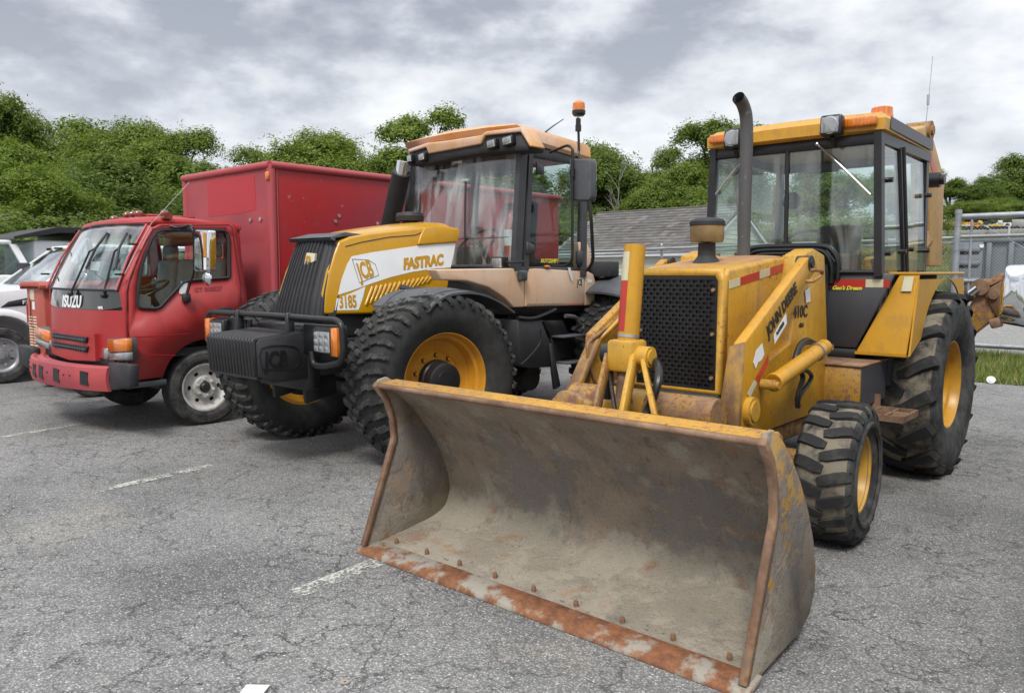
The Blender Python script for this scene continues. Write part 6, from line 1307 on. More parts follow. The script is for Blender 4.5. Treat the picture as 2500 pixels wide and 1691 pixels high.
b = B(); b.grid(bp_, 28, 6, (0, .03, 0)); b.grid(lambda u, v: (bp_(u, 1)[0] * 1, bp_(u, 1)[1] + .17 * v, .665 + .010 * math.sin(v * 12)), 28, 10, (0, 0, -.01)); bu = make('bumper', b, 'redfade', ik, 60)
for t0, t1 in ((-.80, -.70), (-.36, -.25), (-.13, -.02), (.02, .02001), (.25, .36), (.70, .80)):
    if t1 - t0 < .01: continue
    b = B(); u0, u1 = (t0 + 1) / 2, (t1 + 1) / 2; b.prism([Vector(bp_(u0, .28)) - YV * .010, Vector(bp_(u1, .22)) - YV * .010, Vector(bp_(u1, .80)) - YV * .010, Vector(bp_(u0, .85)) - YV * .010], (0, .03, 0)); make('bumper_slot', b, 'black', bu)
for t in (-.55, -.45, .1, .45, .55):
    q = Vector(bp_((t + 1) / 2, .6)); b = B(); b.cyl(q, q - YV * .008, .008, 6); make('bolt', b, 'black', bu)
# door mirrors
for s in (-1, 1):
    def MQ(u, v, y=3.62): return mir(P('c1', u, v, y=y), s)
    b = B(); b.prism([MQ(u, v) for u, v in ((1128, 390), (1136, 384), (1212, 386), (1216, 395), (1218, 618), (1212, 625), (1134, 624), (1128, 618))], (0, .07, 0), .012, 3); mh2 = make('door_mirror', b, 'chrome', ik)
    if s > 0:
        b = B(); b.prism([MQ(u, v, 3.615) for u, v in ((1180, 400), (1196, 400), (1197, 540), (1183, 540))], (0, .003, 0)); make('sticker', b, 'frim', mh2); b = B(); b.prism([MQ(u, v, 3.615) for u, v in ((1183, 545), (1197, 545), (1198, 615), (1184, 615))], (0, .003, 0)); make('sticker', b, 'white_print', mh2)
    q = MQ(1186, 664); b = B(); b.lathe([(.0, 0), (.0, .035), (.02, .066), (.04, .072), (.045, 0)], q, (0, 1, 0), 24); make('round_mirror', b, 'chrome', ik, 50)
    b = B(); b.tube(rounded([mir(Q(985, 362, .01), s), mir(Q(1040, 385, .1), s), MQ(1120, 372, 3.64), MQ(1128, 500, 3.66), MQ(1126, 640, 3.66), mir(Q(1085, 690, .08), s), mir(Q(1072, 775, .04), s)], .05), .011, 8); b.tube(rounded([MQ(1120, 375, 3.66), MQ(1105, 355, 3.66), MQ(1060, 370, 3.64), mir(Q(1010, 372, .03), s)], .03), .014, 8); make('mirror_arm', b, 'black', ik, 60)
    for u, v in ((800, 468), (722, 642)):
        q = mir(Q(u, v, .01), s); b = B(); b.box(q + Vector((s * .01, -.05, 0)), (.02, .09, .02), .006); make('aerial_clip', b, 'black', ik)
b = B(); b.tube([Q(715, 640, .04), Q(800, 468, .05), Q(862, 352, .06), P('c1', 1100, 108, x=I + 1.08)], [.004, .004, .003, .002], 5); make('aerial', b, 'steel', ik)
# chassis, wheels
b = B(); b.bb(I - .40, I + .40, 3.1, 9.6, .50, .70); b.cyl((I - .8, 3.87, .385), (I + .8, 3.87, .385), .05, 10); b.bb(I + .45, I + .9, 4.7, 6.0, .45, .8, .03); make('chassis', b, 'black', ik)
b = tyre_mesh('t', .385, .235, .22, .012, 'rib', None, 56); rb_ = B(); e = .082
rb_.lathe([(e - .002, .247), (e + .008, .244), (e + .006, .228), (e - .012, .214), (e - .035, .205), (e - .045, .19)], n=48)
nh = 6; hl_ = []
for k in range(nh):
    t0 = 2 * math.pi * (k + .5) / nh; hl_.append([(e - .045, -math.sin(t0 + a) * r, math.cos(t0 + a) * r) for a, r in ((-.17, .150), (-.10, .168), (.10, .168), (.17, .150), (.10, .134), (-.10, .134))])
rb_.plate([(e - .045, -math.sin(2 * math.pi * i / 48) * .192, math.cos(2 * math.pi * i / 48) * .192) for i in range(48)], hl_ + [[(e - .045, -math.sin(2 * math.pi * i / 24) * .118, math.cos(2 * math.pi * i / 24) * .118) for i in range(24)]], (-.008, 0, 0))
rb_.lathe([(e - .046, .119), (e - .02, .112), (e - .012, .105), (e - .012, .058), (e - .03, .052)], n=40)
for k in range(6):
    t = 2 * math.pi * k / 6 + .2; y, z = -math.sin(t) * .085, math.cos(t) * .085; rb_.cyl((e - .014, y, z), (e + .008, y, z), .015, 6); rb_.cyl((e + .008, y, z), (e + .020, y, z), .009, 8)
hb = B(); hb.lathe([(e - .03, .054), (e - .005, .05), (e + .012, .035), (e + .015, 0)], n=24); hb.lathe([(e - .09, .20), (e - .09, 0)], n=24)
wi, ki = wheel(ik, 'tyre', b, ['rubber_grey', 'rubber_black', 'rubber_black'], [('rim', rb_, 'whiterim'), ('hub', hb, 'greasy')], (I + .865, 3.87, .383), R_(-4), nm='front_wheel'); wheel_copy(wi, ki, ik, (I - .865, 3.87, .383), R_(-4), True, .4)
for s in (-1, 1):
    for dx in (.78, .53): wheel_copy(wi, ki, ik, (I + s * dx, 8.1, .383), 0, s < 0, .3).name = 'rear_wheel'
# box body
x0, x1, y0, y1, z0, z1 = I - .97, I + .97, 4.66, 9.7, .82, 2.72
b = B(); b.bb(x0, x1, y0, y1, z0, z1, .05, 4); bx = make('box_body', b, 'redbox', ik, 50)
b = B(); b.bb(x0 + .06, x1 - .06, y0 - .004, y0 + .001, 1.02, z1 - .06); b2 = make('front_wall', b, 'redbox2' if 'redbox2' in M else 'redfade', bx)
b = B(); b.prism([p - YV * .006 for p in PP('c1', [(1205, 96), (1330, 78), (1480, 62), (1492, 268), (1400, 288), (1215, 310)], y=y0)], (0, .002, 0)); make('paint_patch', b, 'redpatch', b2)
b = B(); b.bb(x0 + .07, x1 - .07, y0 - .007, y0 - .004, 1.02, 1.86); make('lower_band', b, 'rededge', b2)
for (a, c) in (((x0, y0), (x1, y0)), ((x1, y0), (x1, y1))):
    b = B(); b.tube([(a[0], a[1] + .0, z1 - .03), (c[0], c[1], z1 - .03)], .042, 12); make('top_rail', b, 'rededge', bx)
b = B(); b.tube([(x1 - .02, y0 + .02, z0), (x1 - .02, y0 + .02, z1 - .02)], .045, 14); b.tube([(x1 + .006, y0 + .075, z0), (x1 + .006, y0 + .075, z1 - .05)], .006, 6); make('corner_post', b, 'rededge', bx)
b = B(); b.tube([(x0 + .02, y0 + .02, z0), (x0 + .02, y0 + .02, z1 - .02)], .045, 14); make('corner_post', b, 'rededge', bx)
q = P('c1', 1617, 60, y=y0 - .03); b = B(); b.box((x1 - .01, y0 - .03, q.z), (.05, .03, .09), .008); make('marker_light', b, 'lamp_amber', bx)
for u, v in ((1458, 326), (1515, 322)):
    q = P('c1', u, v, y=y0 - .008); b = B(); b.cyl(q, q - YV * .012, .022, 14); make('stud', b, 'steel', b2)
for u, v in ((780, 375), (760, 405), (990, 417)):
    q = P('c2', u, v, x=x1); b = B(); b.cyl(q, q + XV * .012, .02, 14); make('stud', b, 'steel', bx)

# ------------------------------------------------------------------ pickups
M['white'] = paint('white vehicle paint', (.82, .83, .84), .3, dirt=.05, coat=.3); M['alloy'] = plain('silver wheel', (.33, .335, .35), .4, metal=.4, var=.15); M['navy'] = paint('dark blue paint', (.02, .03, .06), .25, dirt=.1, coat=.3)
def pickup(nm, xc, yf, mat, label, group=None, lights=False, badge=False, dz=0.):
    t = thing(nm, (xc, yf + 3, 0), label, 'truck', group)
    def W(x, y, z): return Vector((xc + x, yf + y, z + dz * (z > .5)))
    aF = [(0.93 + .54 * math.cos(a), .44 + .54 * math.sin(a)) for a in [R_(q) for q in range(8, 173, 12)]]; aR = [(4.9 + .52 * math.cos(a), .44 + .52 * math.sin(a)) for a in [R_(q) for q in range(8, 173, 12)]]
    prof_ = [(.30, .52), (.02, .60), (-.02, 1.05), (.05, 1.17), (.25, 1.24), (.9, 1.30), (1.50, 1.36), (2.4, 1.36), (6.0, 1.36), (6.02, .6), (5.5, .55)] + aR + [(4.2, .50), (1.6, .50)] + aF
    b = B(); b.hull([W(-1.0, y, z) for y, z in prof_], [W(1.0, y, z) for y, z in prof_], .035, 3); bd_ = make('body', b, mat, t, 40)
    # wheel-arch flares, fender vents
    for s in (-1, 1):
        for cy in (.93, 4.9):
            b = B(); ax_ = W(0, cy, .44 - 0); rings = []
            for a in [R_(q) for q in range(-5, 186, 10)]:
                rings.append([W(s * x, cy + r * math.cos(a), .44 + r * math.sin(a)) for x, r in ((.97, .50), (1.035, .515), (1.04, .56), (.99, .62), (.96, .62))])
            b.loft(rings); make('arch_flare', b, mat, bd_, 50)
        b = B(); b.prism([W(s * 1.0, y, z) for y, z in ((.95, 1.06), (1.55, 1.10), (1.55, 1.16), (1.3, 1.19), (1.05, 1.14))], (s * .008, 0, 0), .003); fv = make('fender_vent', b, 'black', bd_)
        if s > 0 and badge: text('badge_letters', 'F250', .055, 'white_print', fv, W(1.012, 1.22, 1.10), YV, ZV, .02, 1.1)
        b = B(); b.bb(xc + s * 1.0, xc + s * 1.004, yf + 1.62, yf + 1.63, .6, 1.34); b.bb(xc + s * 1.0, xc + s * 1.004, yf + 2.75, yf + 2.76, .6, 1.34); make('door_gap', b, 'black', bd_)
        b = B(); b.bb(xc + s * .75, xc + s * 1.12, yf + 1.80, yf + 1.90, 1.42, 1.70, .03, 3); make('door_mirror', b, 'black_matt', t)
    b = B(); b.bb(xc - .80, xc + .80, yf + .15, yf + .25, .45, 1.0); make('radiator', b, 'black', t)
    b = B(); b.bb(xc - .62, xc + .62, yf - .05, yf + .05, .78, 1.10, .03, 2); make('grille', b, 'chrome', t); b = B(); b.bb(xc - 1.0, xc + 1.0, yf - .14, yf + .1, .50, .72, .04, 3); make('bumper', b, 'chrome', t)
    for s in (-1, 1): b = B(); b.bb(xc + s * .64, xc + s * .96, yf - .03, yf + .2, .80, 1.08, .03, 2); make('headlight', b, 'lamp_clear', t)
    # greenhouse
    bs = [(1.55, .95, 1.36), (2.22, .79, 1.90)]; rr_ = [(4.05, .95, 1.36), (3.85, .79, 1.90)]
    A = lambda s, q, o=0: W(s * (q[1] + o), q[0], q[2])
    b = B(); b.hull([A(-1, bs[1]) + ZV * 0, A(1, bs[1]), A(1, rr_[1]), A(-1, rr_[1])], [A(-1, bs[1]) + ZV * .07, A(1, bs[1]) + ZV * .07, A(1, rr_[1]) + ZV * .07, A(-1, rr_[1]) + ZV * .07], .03, 3); rf_ = make('roof', b, mat, t, 50)
    for s in (-1, 1):
        for (p, q_) in ((bs[0], bs[1]), ((2.85, .95, 1.36), (2.85, .79, 1.90)), (rr_[0], rr_[1])):
            b = B(); p0, p1 = A(s, p), A(s, q_); b.hull([p0 + Vector((-.03, -.05, 0)), p0 + Vector((.03, -.05, 0)), p0 + Vector((.03, .06, 0)), p0 + Vector((-.03, .06, 0))], [p1 + Vector((-.03, -.05, 0)), p1 + Vector((.03, -.05, 0)), p1 + Vector((.03, .06, 0)), p1 + Vector((-.03, .06, 0))]); make('pillar', b, mat, t)
        b = B(); b.prism([A(s, (1.72, .948, 1.385)), A(s, (2.80, .948, 1.385)), A(s, (2.80, .80, 1.88)), A(s, (2.30, .80, 1.88))], (-s * .005, 0, 0)); make('door_window', b, 'glass_dark', t)
        b = B(); b.prism([A(s, (2.92, .948, 1.385)), A(s, (3.95, .948, 1.385)), A(s, (3.78, .80, 1.88)), A(s, (2.92, .80, 1.88))], (-s * .005, 0, 0)); make('door_window', b, 'glass_dark', t)
    b = B(); b.grid(lambda u, v: (W((2 * u - 1) * (.92 - .14 * v), 1.53 + .67 * v - .12 * (1 - (2 * u - 1) ** 2) * (1 - .4 * v), 1.37 + .54 * v)), 14, 6, (0, .005, 0)); make('windscreen', b, 'glass_clear', t, 60)
    b = B(); b.grid(lambda u, v: (W((2 * u - 1) * (.92 - .14 * v), 4.05 - .2 * v, 1.37 + .54 * v)), 4, 2, (0, .005, 0)); make('rear_window', b, 'glass_dark', t)
    b = B(); b.bb(xc - .9, xc + .9, yf + 1.5, yf + 4.0, .6, 1.2); b.bb(xc - .85, xc + .85, yf + 1.5, yf + 1.9, 1.2, 1.36, .03); make('interior', b, 'dash', t)
    for dx in (-.42, .42):
        for dy in (2.5, 3.4): b = B(); b.box((xc + dx, yf + dy, 1.40 + dz), (.45, .14, .62), .05, rot=(-.15, 0, 0), seg=2); make('seat', b, 'seatgrey', t)
    b = B(); b.tube([W(-.5, 1.48, 1.39), W(-.15, 1.56, 1.42), W(.2, 1.50, 1.40)], .01, 6); b.tube([W(.1, 1.48, 1.39), W(.45, 1.56, 1.42), W(.75, 1.52, 1.40)], .01, 6); make('wipers', b, 'black', t)
    if lights:
        for k in (-2, -1, 0, 1, 2): b = B(); b.sphere(W(k * .11, 2.33, 1.985), .045, 10, (1.1, 1.5, .6)); make('roof_marker', b, 'lamp_amber', rf_)
    return t
def pickup_wheels(t, xc, yf, proto=None):
    if proto is None:
        b = tyre_mesh('t', .40, .235, .26, .010, 'rib', None, 48); rb_ = B(); e = .10
        rb_.lathe([(e, .245), (e + .006, .242), (e + .004, .228), (e - .02, .215), (e - .03, .20)], n=48); hl2 = []
        for k in range(8):
            t0 = 2 * math.pi * (k + .5) / 8; hl2.append([(e - .03, -math.sin(t0 + a) * r, math.cos(t0 + a) * r) for a, r in ((-.13, .165), (0, .178), (.13, .165), (.09, .125), (-.09, .125))])
        rb_.plate([(e - .03, -math.sin(2 * math.pi * i / 48) * .202, math.cos(2 * math.pi * i / 48) * .202) for i in range(48)], hl2, (-.012, 0, 0)); rb_.lathe([(e - .029, .10), (e - .005, .09), (e - .003, .055), (e + .02, .05), (e + .022, 0)], n=32)
        w0 = wheel(t, 'tyre', b, ['rubber_grey', 'rubber_black', 'rubber_black'], [('rim', rb_, 'alloy')], (xc + .90, yf + .93, .398), R_(-3), nm='front_wheel')
    else: w0 = proto; wheel_copy(w0[0], w0[1], t, (xc + .90, yf + .93, .398), 0, False, .2)
    for s, y, nm in ((-1, .93, 'front_wheel'), (1, 4.9, 'rear_wheel'), (-1, 4.9, 'rear_wheel')): wheel_copy(w0[0], w0[1], t, (xc + s * .90, yf + y, .398), 0, s < 0, .2).name = nm
    return w0
p1 = pickup('pickup_truck', -13.45, 2.49, 'white', 'white pickup with five orange lights on its roof, left of the red machine', 'white pickups at the left', True, True)
w0 = pickup_wheels(p1, -13.45, 2.49)
p2 = pickup('pickup_truck', -16.55, .75, 'white', 'white crew cab under the black flatbed rack, behind the front pickup at the left edge', 'white pickups at the left', dz=.14); pickup_wheels(p2, -16.55, .75, w0)
b = B(); b.bb(-17.4, -15.7, 4.92, 7.0, 1.5, 2.12, .04, 3); rb9 = make('rear_cab', b, 'white', p2); b = B(); b.bb(-15.702, -15.695, 5.12, 6.4, 1.58, 1.98); make('window', b, 'dark', rb9)
b = B(); x = -16.5; b.prism([(x - 1.0, 4.55, 2.17), (x - 1.0, 5.25, 2.36), (x - 1.0, 7.6, 2.40), (x - 1.0, 7.6, 2.26), (x - 1.0, 5.3, 2.25), (x - 1.0, 4.56, 2.12)], (2.0, 0, 0), .01); b.bb(x - 1, x + 1, 5.55, 5.65, 1.0, 2.3); make('flatbed_rack', b, 'black', p2)
# truck standing out of frame on the right whose towing mirror reaches in
pr2 = pickup('pickup_truck', 1.0, 2.75, 'navy', 'dark blue pickup parked right of the backhoe, only its chrome towing mirror in the picture', None); pickup_wheels(pr2, 1.0, 2.75, w0)
b = B(); my_ = 4.62; mp = [P('cE', u, v, y=my_) for u, v in ((527, 690), (530, 560), (548, 400), (575, 280), (592, 205), (608, 188), (640, 182), (800, 178), (860, 200), (872, 300), (872, 700), (850, 790), (780, 770), (545, 728))]
cmx = sum((p.x for p in mp)) / len(mp); cmz = sum((p.z for p in mp)) / len(mp)
b.loft([[Vector((cmx + (p.x - cmx) * k, my_ + .10 - d, cmz + (p.z - cmz) * k)) for p in mp] for k, d in ((.97, .0), (1.0, .03), (.985, .065), (.93, .09), (.80, .105), (.5, .115), (.2, .118))]); mr = make('towing_mirror', b, 'chrome', pr2, 60)
b = B(); b.loft([[Vector((cmx + (p.x - cmx) * k, my_ + .10 + d, cmz - .012 + (p.z - cmz) * k)) for p in mp] for k, d in ((1.0, .0), (1.02, .02), (1.0, .05), (.9, .055))]); make('mirror_rim', b, 'black_matt', mr)
b = B(); b.tube([(cmx + .05, my_ + .08, cmz + .04), (.02, my_ + .10, cmz + .02)], .022, 10); b.tube([(cmx + .05, my_ + .08, cmz - .06), (.02, my_ + .10, cmz - .08)], .022, 10); make('mirror_arm', b, 'black', mr)

# ------------------------------------------------------------------ small red machine between the pickup and the box truck
M['oldred'] = paint('old orange-red paint', (.42, .075, .045), .5, rust=.15, dirt=.35)
rx, ry0 = -10.98, 3.42
rm = thing('red_compressor', (rx, ry0 + .6, 0), 'narrow upright orange-red machine with slotted vents between the white pickup and the red cab', 'machine')
b = B(); b.bb(rx - .30, rx + .30, ry0, ry0 + 1.2, .46, 1.36, .015, 2); rb1 = make('body', b, 'oldred', rm)
b = B(); b.prism([(rx - .35, ry0 - .06, 1.33), (rx - .37, ry0 - .06, 1.39), (rx - .31, ry0 - .06, 1.43), (rx + .31, ry0 - .06, 1.43), (rx + .37, ry0 - .06, 1.39), (rx + .35, ry0 - .06, 1.33), (rx + .29, ry0 - .06, 1.37), (rx - .29, ry0 - .06, 1.37)], (0, 1.3, 0), .006); make('lid', b, 'oldred', rb1)
for dx in (-.20, -.04):
    for k in range(12): z = .58 + .036 * k; b = B(); b.bb(rx + dx - .06, rx + dx + .06, ry0 - .006, ry0 + .002, z, z + .014); make('vent_slot', b, 'cream', rb1)
b = B(); b.bb(rx - .16, rx - .02, ry0 - .005, ry0, 1.20, 1.33); make('rust_patch', b, 'refl_white', rb1); b = B(); b.bb(rx - .10, rx - .02, ry0 - .006, ry0, 1.08, 1.18); make('sticker', b, 'paper', rb1)
b = B(); b.tube([(rx - .18, ry0 - .004, 1.22), (rx - .18, ry0 - .004, .86), (rx + .02, ry0 - .004, .85)], .006, 5); make('panel_gap', b, 'black', rb1)
b = B(); b.tube([(rx - .38, ry0 + .02, 1.15), (rx - .38, ry0 + .02, .90)], .012, 6); b.tube([(rx - .38, ry0 + .02, .90), (rx - .3, ry0 + .02, .90)], .008, 6); make('drawbar_latch', b, 'oldred', rb1)
b = B(); b.bb(rx - .5, rx + .5, ry0 + .1, ry0 + 1.5, .40, .50, .01); b.cyl((rx - .68, 3.85, .29), (rx + .68, 3.85, .29), .03, 8); make('frame', b, 'black', rm)
b = tyre_mesh('t', .30, .16, .19, .008, 'rib', None, 40); rb_ = B(); rb_.lathe([(.075, .17), (.08, .155), (.05, .14), (.03, .10), (.03, .0)], n=32)
ws0 = wheel(rm, 'tyre', b, ['rubber_grey', 'rubber_black', 'rubber_black'], [('rim', rb_, 'greasy')], (rx - .68, 3.86, .295), R_(-14), nm='wheel'); wheel_copy(ws0[0], ws0[1], rm, (rx + .66, 3.82, .295), R_(-14), False, .3)

# ------------------------------------------------------------------ shed
def shingle():
    m = NT('weathered asphalt shingles'); g = m.n('ShaderNodeNewGeometry'); c = m.ramp(g.outputs['Random Per Island'], (0, (.095, .09, .085)), (.5, (.135, .127, .118)), (1, (.185, .172, .158))); c = m.mix(m.ramp(m.noise(1.5, 5, .6), (.4, 0.), (.7, 1.)), c, (.12, .115, .108)); m.bsdf(c, .92, 0, m.noise(80, 4, .7), .3, .004, .2); return m.m
M['shingle'] = shingle(); M['siding'] = paint('cream vinyl siding', (.58, .59, .50), .6, dirt=.15); M['trimwhite'] = paint('white trim', (.66, .67, .66), .6, dirt=.15)
hx0, hx1, hy0, hy1, hz0, hz1 = -13.95, -9.45, 17.9, 22.1, 2.16, 3.34; gz = hill(18)
sh = thing('shed', ((hx0 + hx1) / 2, 20, gz), 'pale sided shed with a grey shingled gable roof behind the fence', 'shed')
b = B(); ym = (hy0 + hy1) / 2; n = 15; rx_ = random.Random(3)
sl_ = Vector((0, ym - hy0 + .15, hz1 - hz0 + .08)); L = sl_.length; d = sl_.normalized(); nn = Vector((0, -d.z, d.y))
for i in range(n):
    p0 = Vector((0, hy0 - .15, hz0 - .08)) + d * (L * i / n); p1_ = Vector((0, hy0 - .15, hz0 - .08)) + d * (L * (i + 1.12) / n); x = hx0 - .12 - rx_.random() * .2
    while x < hx1 + .12:
        w = rx_.uniform(.14, .24); a, c = max(x, hx0 - .12), min(x + w, hx1 + .12); x += w
        if c - a < .02: continue
        t_ = rx_.uniform(.014, .024); A = [Vector((q, p.y, p.z)) for q, p in ((a, p0), (c - .004, p0), (c - .004, p1_), (a, p1_))]; b.hull([q + nn * .0 for q in A], [A[0] + nn * t_, A[1] + nn * t_, A[2] + nn * .006, A[3] + nn * .006])
make('shingles', b, 'shingle', sh, 10, kind='stuff')
b = B(); b.hull([(hx0 - .12, hy0 - .15, hz0 - .09), (hx0 - .12, ym, hz1 - .015), (hx0 - .12, hy1 + .15, hz0 - .09), (hx0 - .12, ym, hz1 - .10)], [(hx1 + .12, hy0 - .15, hz0 - .09), (hx1 + .12, ym, hz1 - .015), (hx1 + .12, hy1 + .15, hz0 - .09), (hx1 + .12, ym, hz1 - .10)]); make('roof_deck', b, 'shingle', sh)
b = B(); b.tube([(hx0 - .12, ym, hz1 + .01), (hx1 + .12, ym, hz1 + .01)], .035, 6); make('ridge_cap', b, 'shingle', sh)
b = B(); b.bb(hx0 - .1, hx1 + .1, hy0 - .17, hy0 - .14, hz0 - .20, hz0 - .08); make('eave_board', b, 'trimwhite', sh)
b = B(); b.bb(hx0 + .02, hx1 - .02, hy0 + .03, hy1 - .03, gz - .1, hz0); b.prism([(hx0 + .02, hy0 + .05, hz0 - .02), (hx0 + .02, ym, hz1 - .12), (hx0 + .02, hy1 - .05, hz0 - .02)], (hx1 - hx0 - .04, 0, 0)); make('wall_core', b, 'siding', sh)
bo0 = None; k = 0; z = gz
while z < hz0 - .1:
    A = [(hx0, hy0, z), (hx0, hy0 + .03, z), (hx0, hy0 + .03, z + .125), (hx0, hy0 + .018, z + .125)]
    if bo0 is None: b = B(); b.prism(A, (hx1 - hx0, 0, 0)); bo0 = make('siding_board', b, 'siding', sh); zb0 = z
    else: c = bo0.copy(); COL.objects.link(c); c.location.z += z - zb0
    z += .125
for s, x in ((-1, hx0), (1, hx1)):
    z = gz
    while z < hz1 - .15:
        hw = (hy1 - hy0) / 2 if z < hz0 else (hy1 - hy0) / 2 * max(.04, (hz1 - .1 - z) / (hz1 - .1 - hz0)); b = B(); b.prism([(x + s * .03, ym - hw, z), (x, ym - hw, z), (x, ym - hw, z + .125), (x + s * .015, ym - hw, z + .125)], (0, 2 * hw, 0)); make('siding_board', b, 'siding', sh); z += .125
for s, x in ((-1, hx0 - .10), (1, hx1 + .10)):
    for sy_ in (-1, 1):
        b = B(); b.prism([(x, ym, hz1 - .03), (x, ym + sy_ * (ym - hy0 + .15), hz0 - .10), (x, ym + sy_ * (ym - hy0 + .15), hz0 - .22), (x, ym, hz1 - .15)], (s * .02, 0, 0)); make('rake_board', b, 'trimwhite', sh)

# ------------------------------------------------------------------ chain-link fence and sliding gate
def mesh_wires(b, x0, x1, y, z0f, z1f, step=.052, r=.0025):
    """woven diagonals, two directions; clipped to the panel"""
    H = max(z1f(x0), z1f(x1)) - min(z0f(x0), z0f(x1)); zz0 = min(z0f(x0), z0f(x1))
    for sgn in (-1, 1):
        n0 = int((x1 - x0 + H) / step) + 1
        for i in range(n0):
            if sgn > 0: xa = x0 - H + i * step; A = Vector((xa, y, zz0)); Bv = Vector((xa + H, y, zz0 + H))
            else: xa = x0 + i * step; A = Vector((xa, y, zz0)); Bv = Vector((xa - H, y, zz0 + H))
            t0, t1 = 0., 1.; dx = Bv.x - A.x
            for lim, lo in ((x0, True), (x1, False)):
                t = (lim - A.x) / dx
                if (dx > 0) == lo: t0 = max(t0, t)
                else: t1 = min(t1, t)
            if t1 - t0 < .01: continue
            p, q = A.lerp(Bv, t0), A.lerp(Bv, t1); q.z = min(q.z, z1f(q.x) + .03); o = YV * (.002 * sgn)
            vs = []
            for c in (p, q): vs.append([b.b.verts.new(c + o + Vector((math.cos(a) * r, math.sin(a) * r, 0))) for a in (0, 2.09, 4.19)])
            for k in range(3): b.b.faces.new((vs[0][k], vs[0][(k + 1) % 3], vs[1][(k + 1) % 3], vs[1][k]))
gy = 14.65; hg = hill(gy)
fe_ = thing('chain_link_fence', (-9, gy, hg), 'galvanised chain-link fence running behind the tractor and the backhoe', 'fence')
ftop = lambda x: 1.955 + (x + 16) * .0125
b = B(); mesh_wires(b, -17, -3.10, gy, lambda x: hg + .02, ftop); make('chain_link', b, 'galv_wire', fe_, kind='stuff')
b = B(); b.tube([(-17, gy, ftop(-17)), (-3.06, gy, ftop(-3.06))], .024, 10); make('top_rail', b, 'galv', fe_)
b = B(); b.tube([(-17, gy + .05, ftop(-17) - .085), (-3.06, gy + .05, ftop(-3.06) - .085)], .022, 10); make('rail', b, 'galv', fe_)
for x in (-16.2, -13.6, -11.0, -8.67, -6.0):
    b = B(); b.cyl((x, gy + .06, hg - .1), (x, gy + .06, ftop(x) + .07), .03, 12); b.sphere((x, gy + .06, ftop(x) + .08), .034, 8); make('post', b, 'galv', fe_)
ga = thing('sliding_gate', (0, gy, hg), 'tall tubular chain-link gate behind the rear wheel of the backhoe', 'gate')
b = B(); b.tube([(-3.05, gy - .06, hg - .1), (-3.05, gy - .06, 2.57)], .050, 14); b.tube([(-3.05, gy - .06, 2.50), (-3.05, gy - .06, 2.56)], .056, 14); make('gate_post', b, 'galv', ga)
for z, r, nm in ((2.455, .048, 'top_rail'), (2.13, .030, 'rail'), (1.405, .036, 'rail'), (.355, .042, 'bottom_rail')):
    b = B(); b.tube([(-3.02, gy, z), (4.0, gy, z)], r, 12); make(nm, b, 'galv', ga)
for x in (-2.86, 0.2, 3.9): b = B(); b.tube([(x, gy, .355), (x, gy, 2.455)], .02 if x < -2 else .03, 10); make('upright', b, 'galv', ga)
b = B(); mesh_wires(b, -2.95, 3.9, gy + .03, lambda x: .36, lambda x: 2.42); make('chain_link', b, 'galv_wire', ga, kind='stuff')
b = B(); b.tube([(-2.86, gy + .01, 2.42), (.2, gy + .01, .40)], .0035, 6); make('brace_wire', b, 'galv', ga)
for z in (2.3, 1.9, 1.5, 1.1, .7): b = B(); b.tube([(-3.05, gy - .06, z), (-3.05, gy - .06, z + .02)], .056, 12); make('tie_band', b, 'galv', ga)

# ------------------------------------------------------------------ dumpster, concrete blocks and far machines
M['dump'] = paint('blue-grey dumpster steel', (.16, .18, .20), .6, rust=.12, dirt=.4); dy = 22.0; dg = hill(22.6)
du = thing('roll_off_dumpster', (-2.5, dy + 1, dg), 'grey ribbed roll-off dumpster on the grass behind the gate', 'dumpster')
b = B(); b.bb(-4.62, .8, dy + .08, dy + 2.3, dg + .14, 2.28); make('tub', b, 'dump', du)
b = B(); b.bb(-4.72, .9, dy, dy + 2.4, 2.26, 2.36, .02); make('top_rim', b, 'dump', du)
b = B(); b.bb(-4.7, .9, dy + .02, dy + .12, dg + .08, dg + .20, .01); make('bottom_rail', b, 'dump', du)
x = -3.95; rb0 = None
while x < .8:
    if rb0 is None: b = B(); b.bb(x, x + .11, dy - .02, dy + .08, dg + .2, 2.26, .01); rb0 = make('rib', b, 'dump', du); xr = x
    else: c = rb0.copy(); COL.objects.link(c); c.location.x += x - xr
    x += .46
b = B(); b.bb(-4.70, -4.02, dy - .05, dy + .07, dg + .15, 2.28, .01); make('door_frame', b, 'dump', du)
for z in (dg + .35, dg + .75, dg + 1.08): b = B(); b.bb(-4.66, -4.06, dy - .09, dy - .04, z, z + .10, .01); make('door_bar', b, 'dump', du); b = B(); b.bb(-4.60, -4.10, dy - .055, dy - .045, z - .07, z - .01); make('door_recess', b, 'black', du)
b = B(); b.bb(-4.08, -4.0, dy - .10, dy - .05, 2.14, 2.22); make('plate', b, 'white_print', du)
for x in (-4.4, -3.4, -.6): b = B(); b.cyl((x, dy + .1, dg + .07), (x, dy + .25, dg + .07), .09, 12); make('roller', b, 'black', du)
M['concrete'] = paint('grey concrete block', (.30, .29, .27), .9, dirt=.4)
bl0 = None; k = 0; yl = 41.0; zl = hill(41)
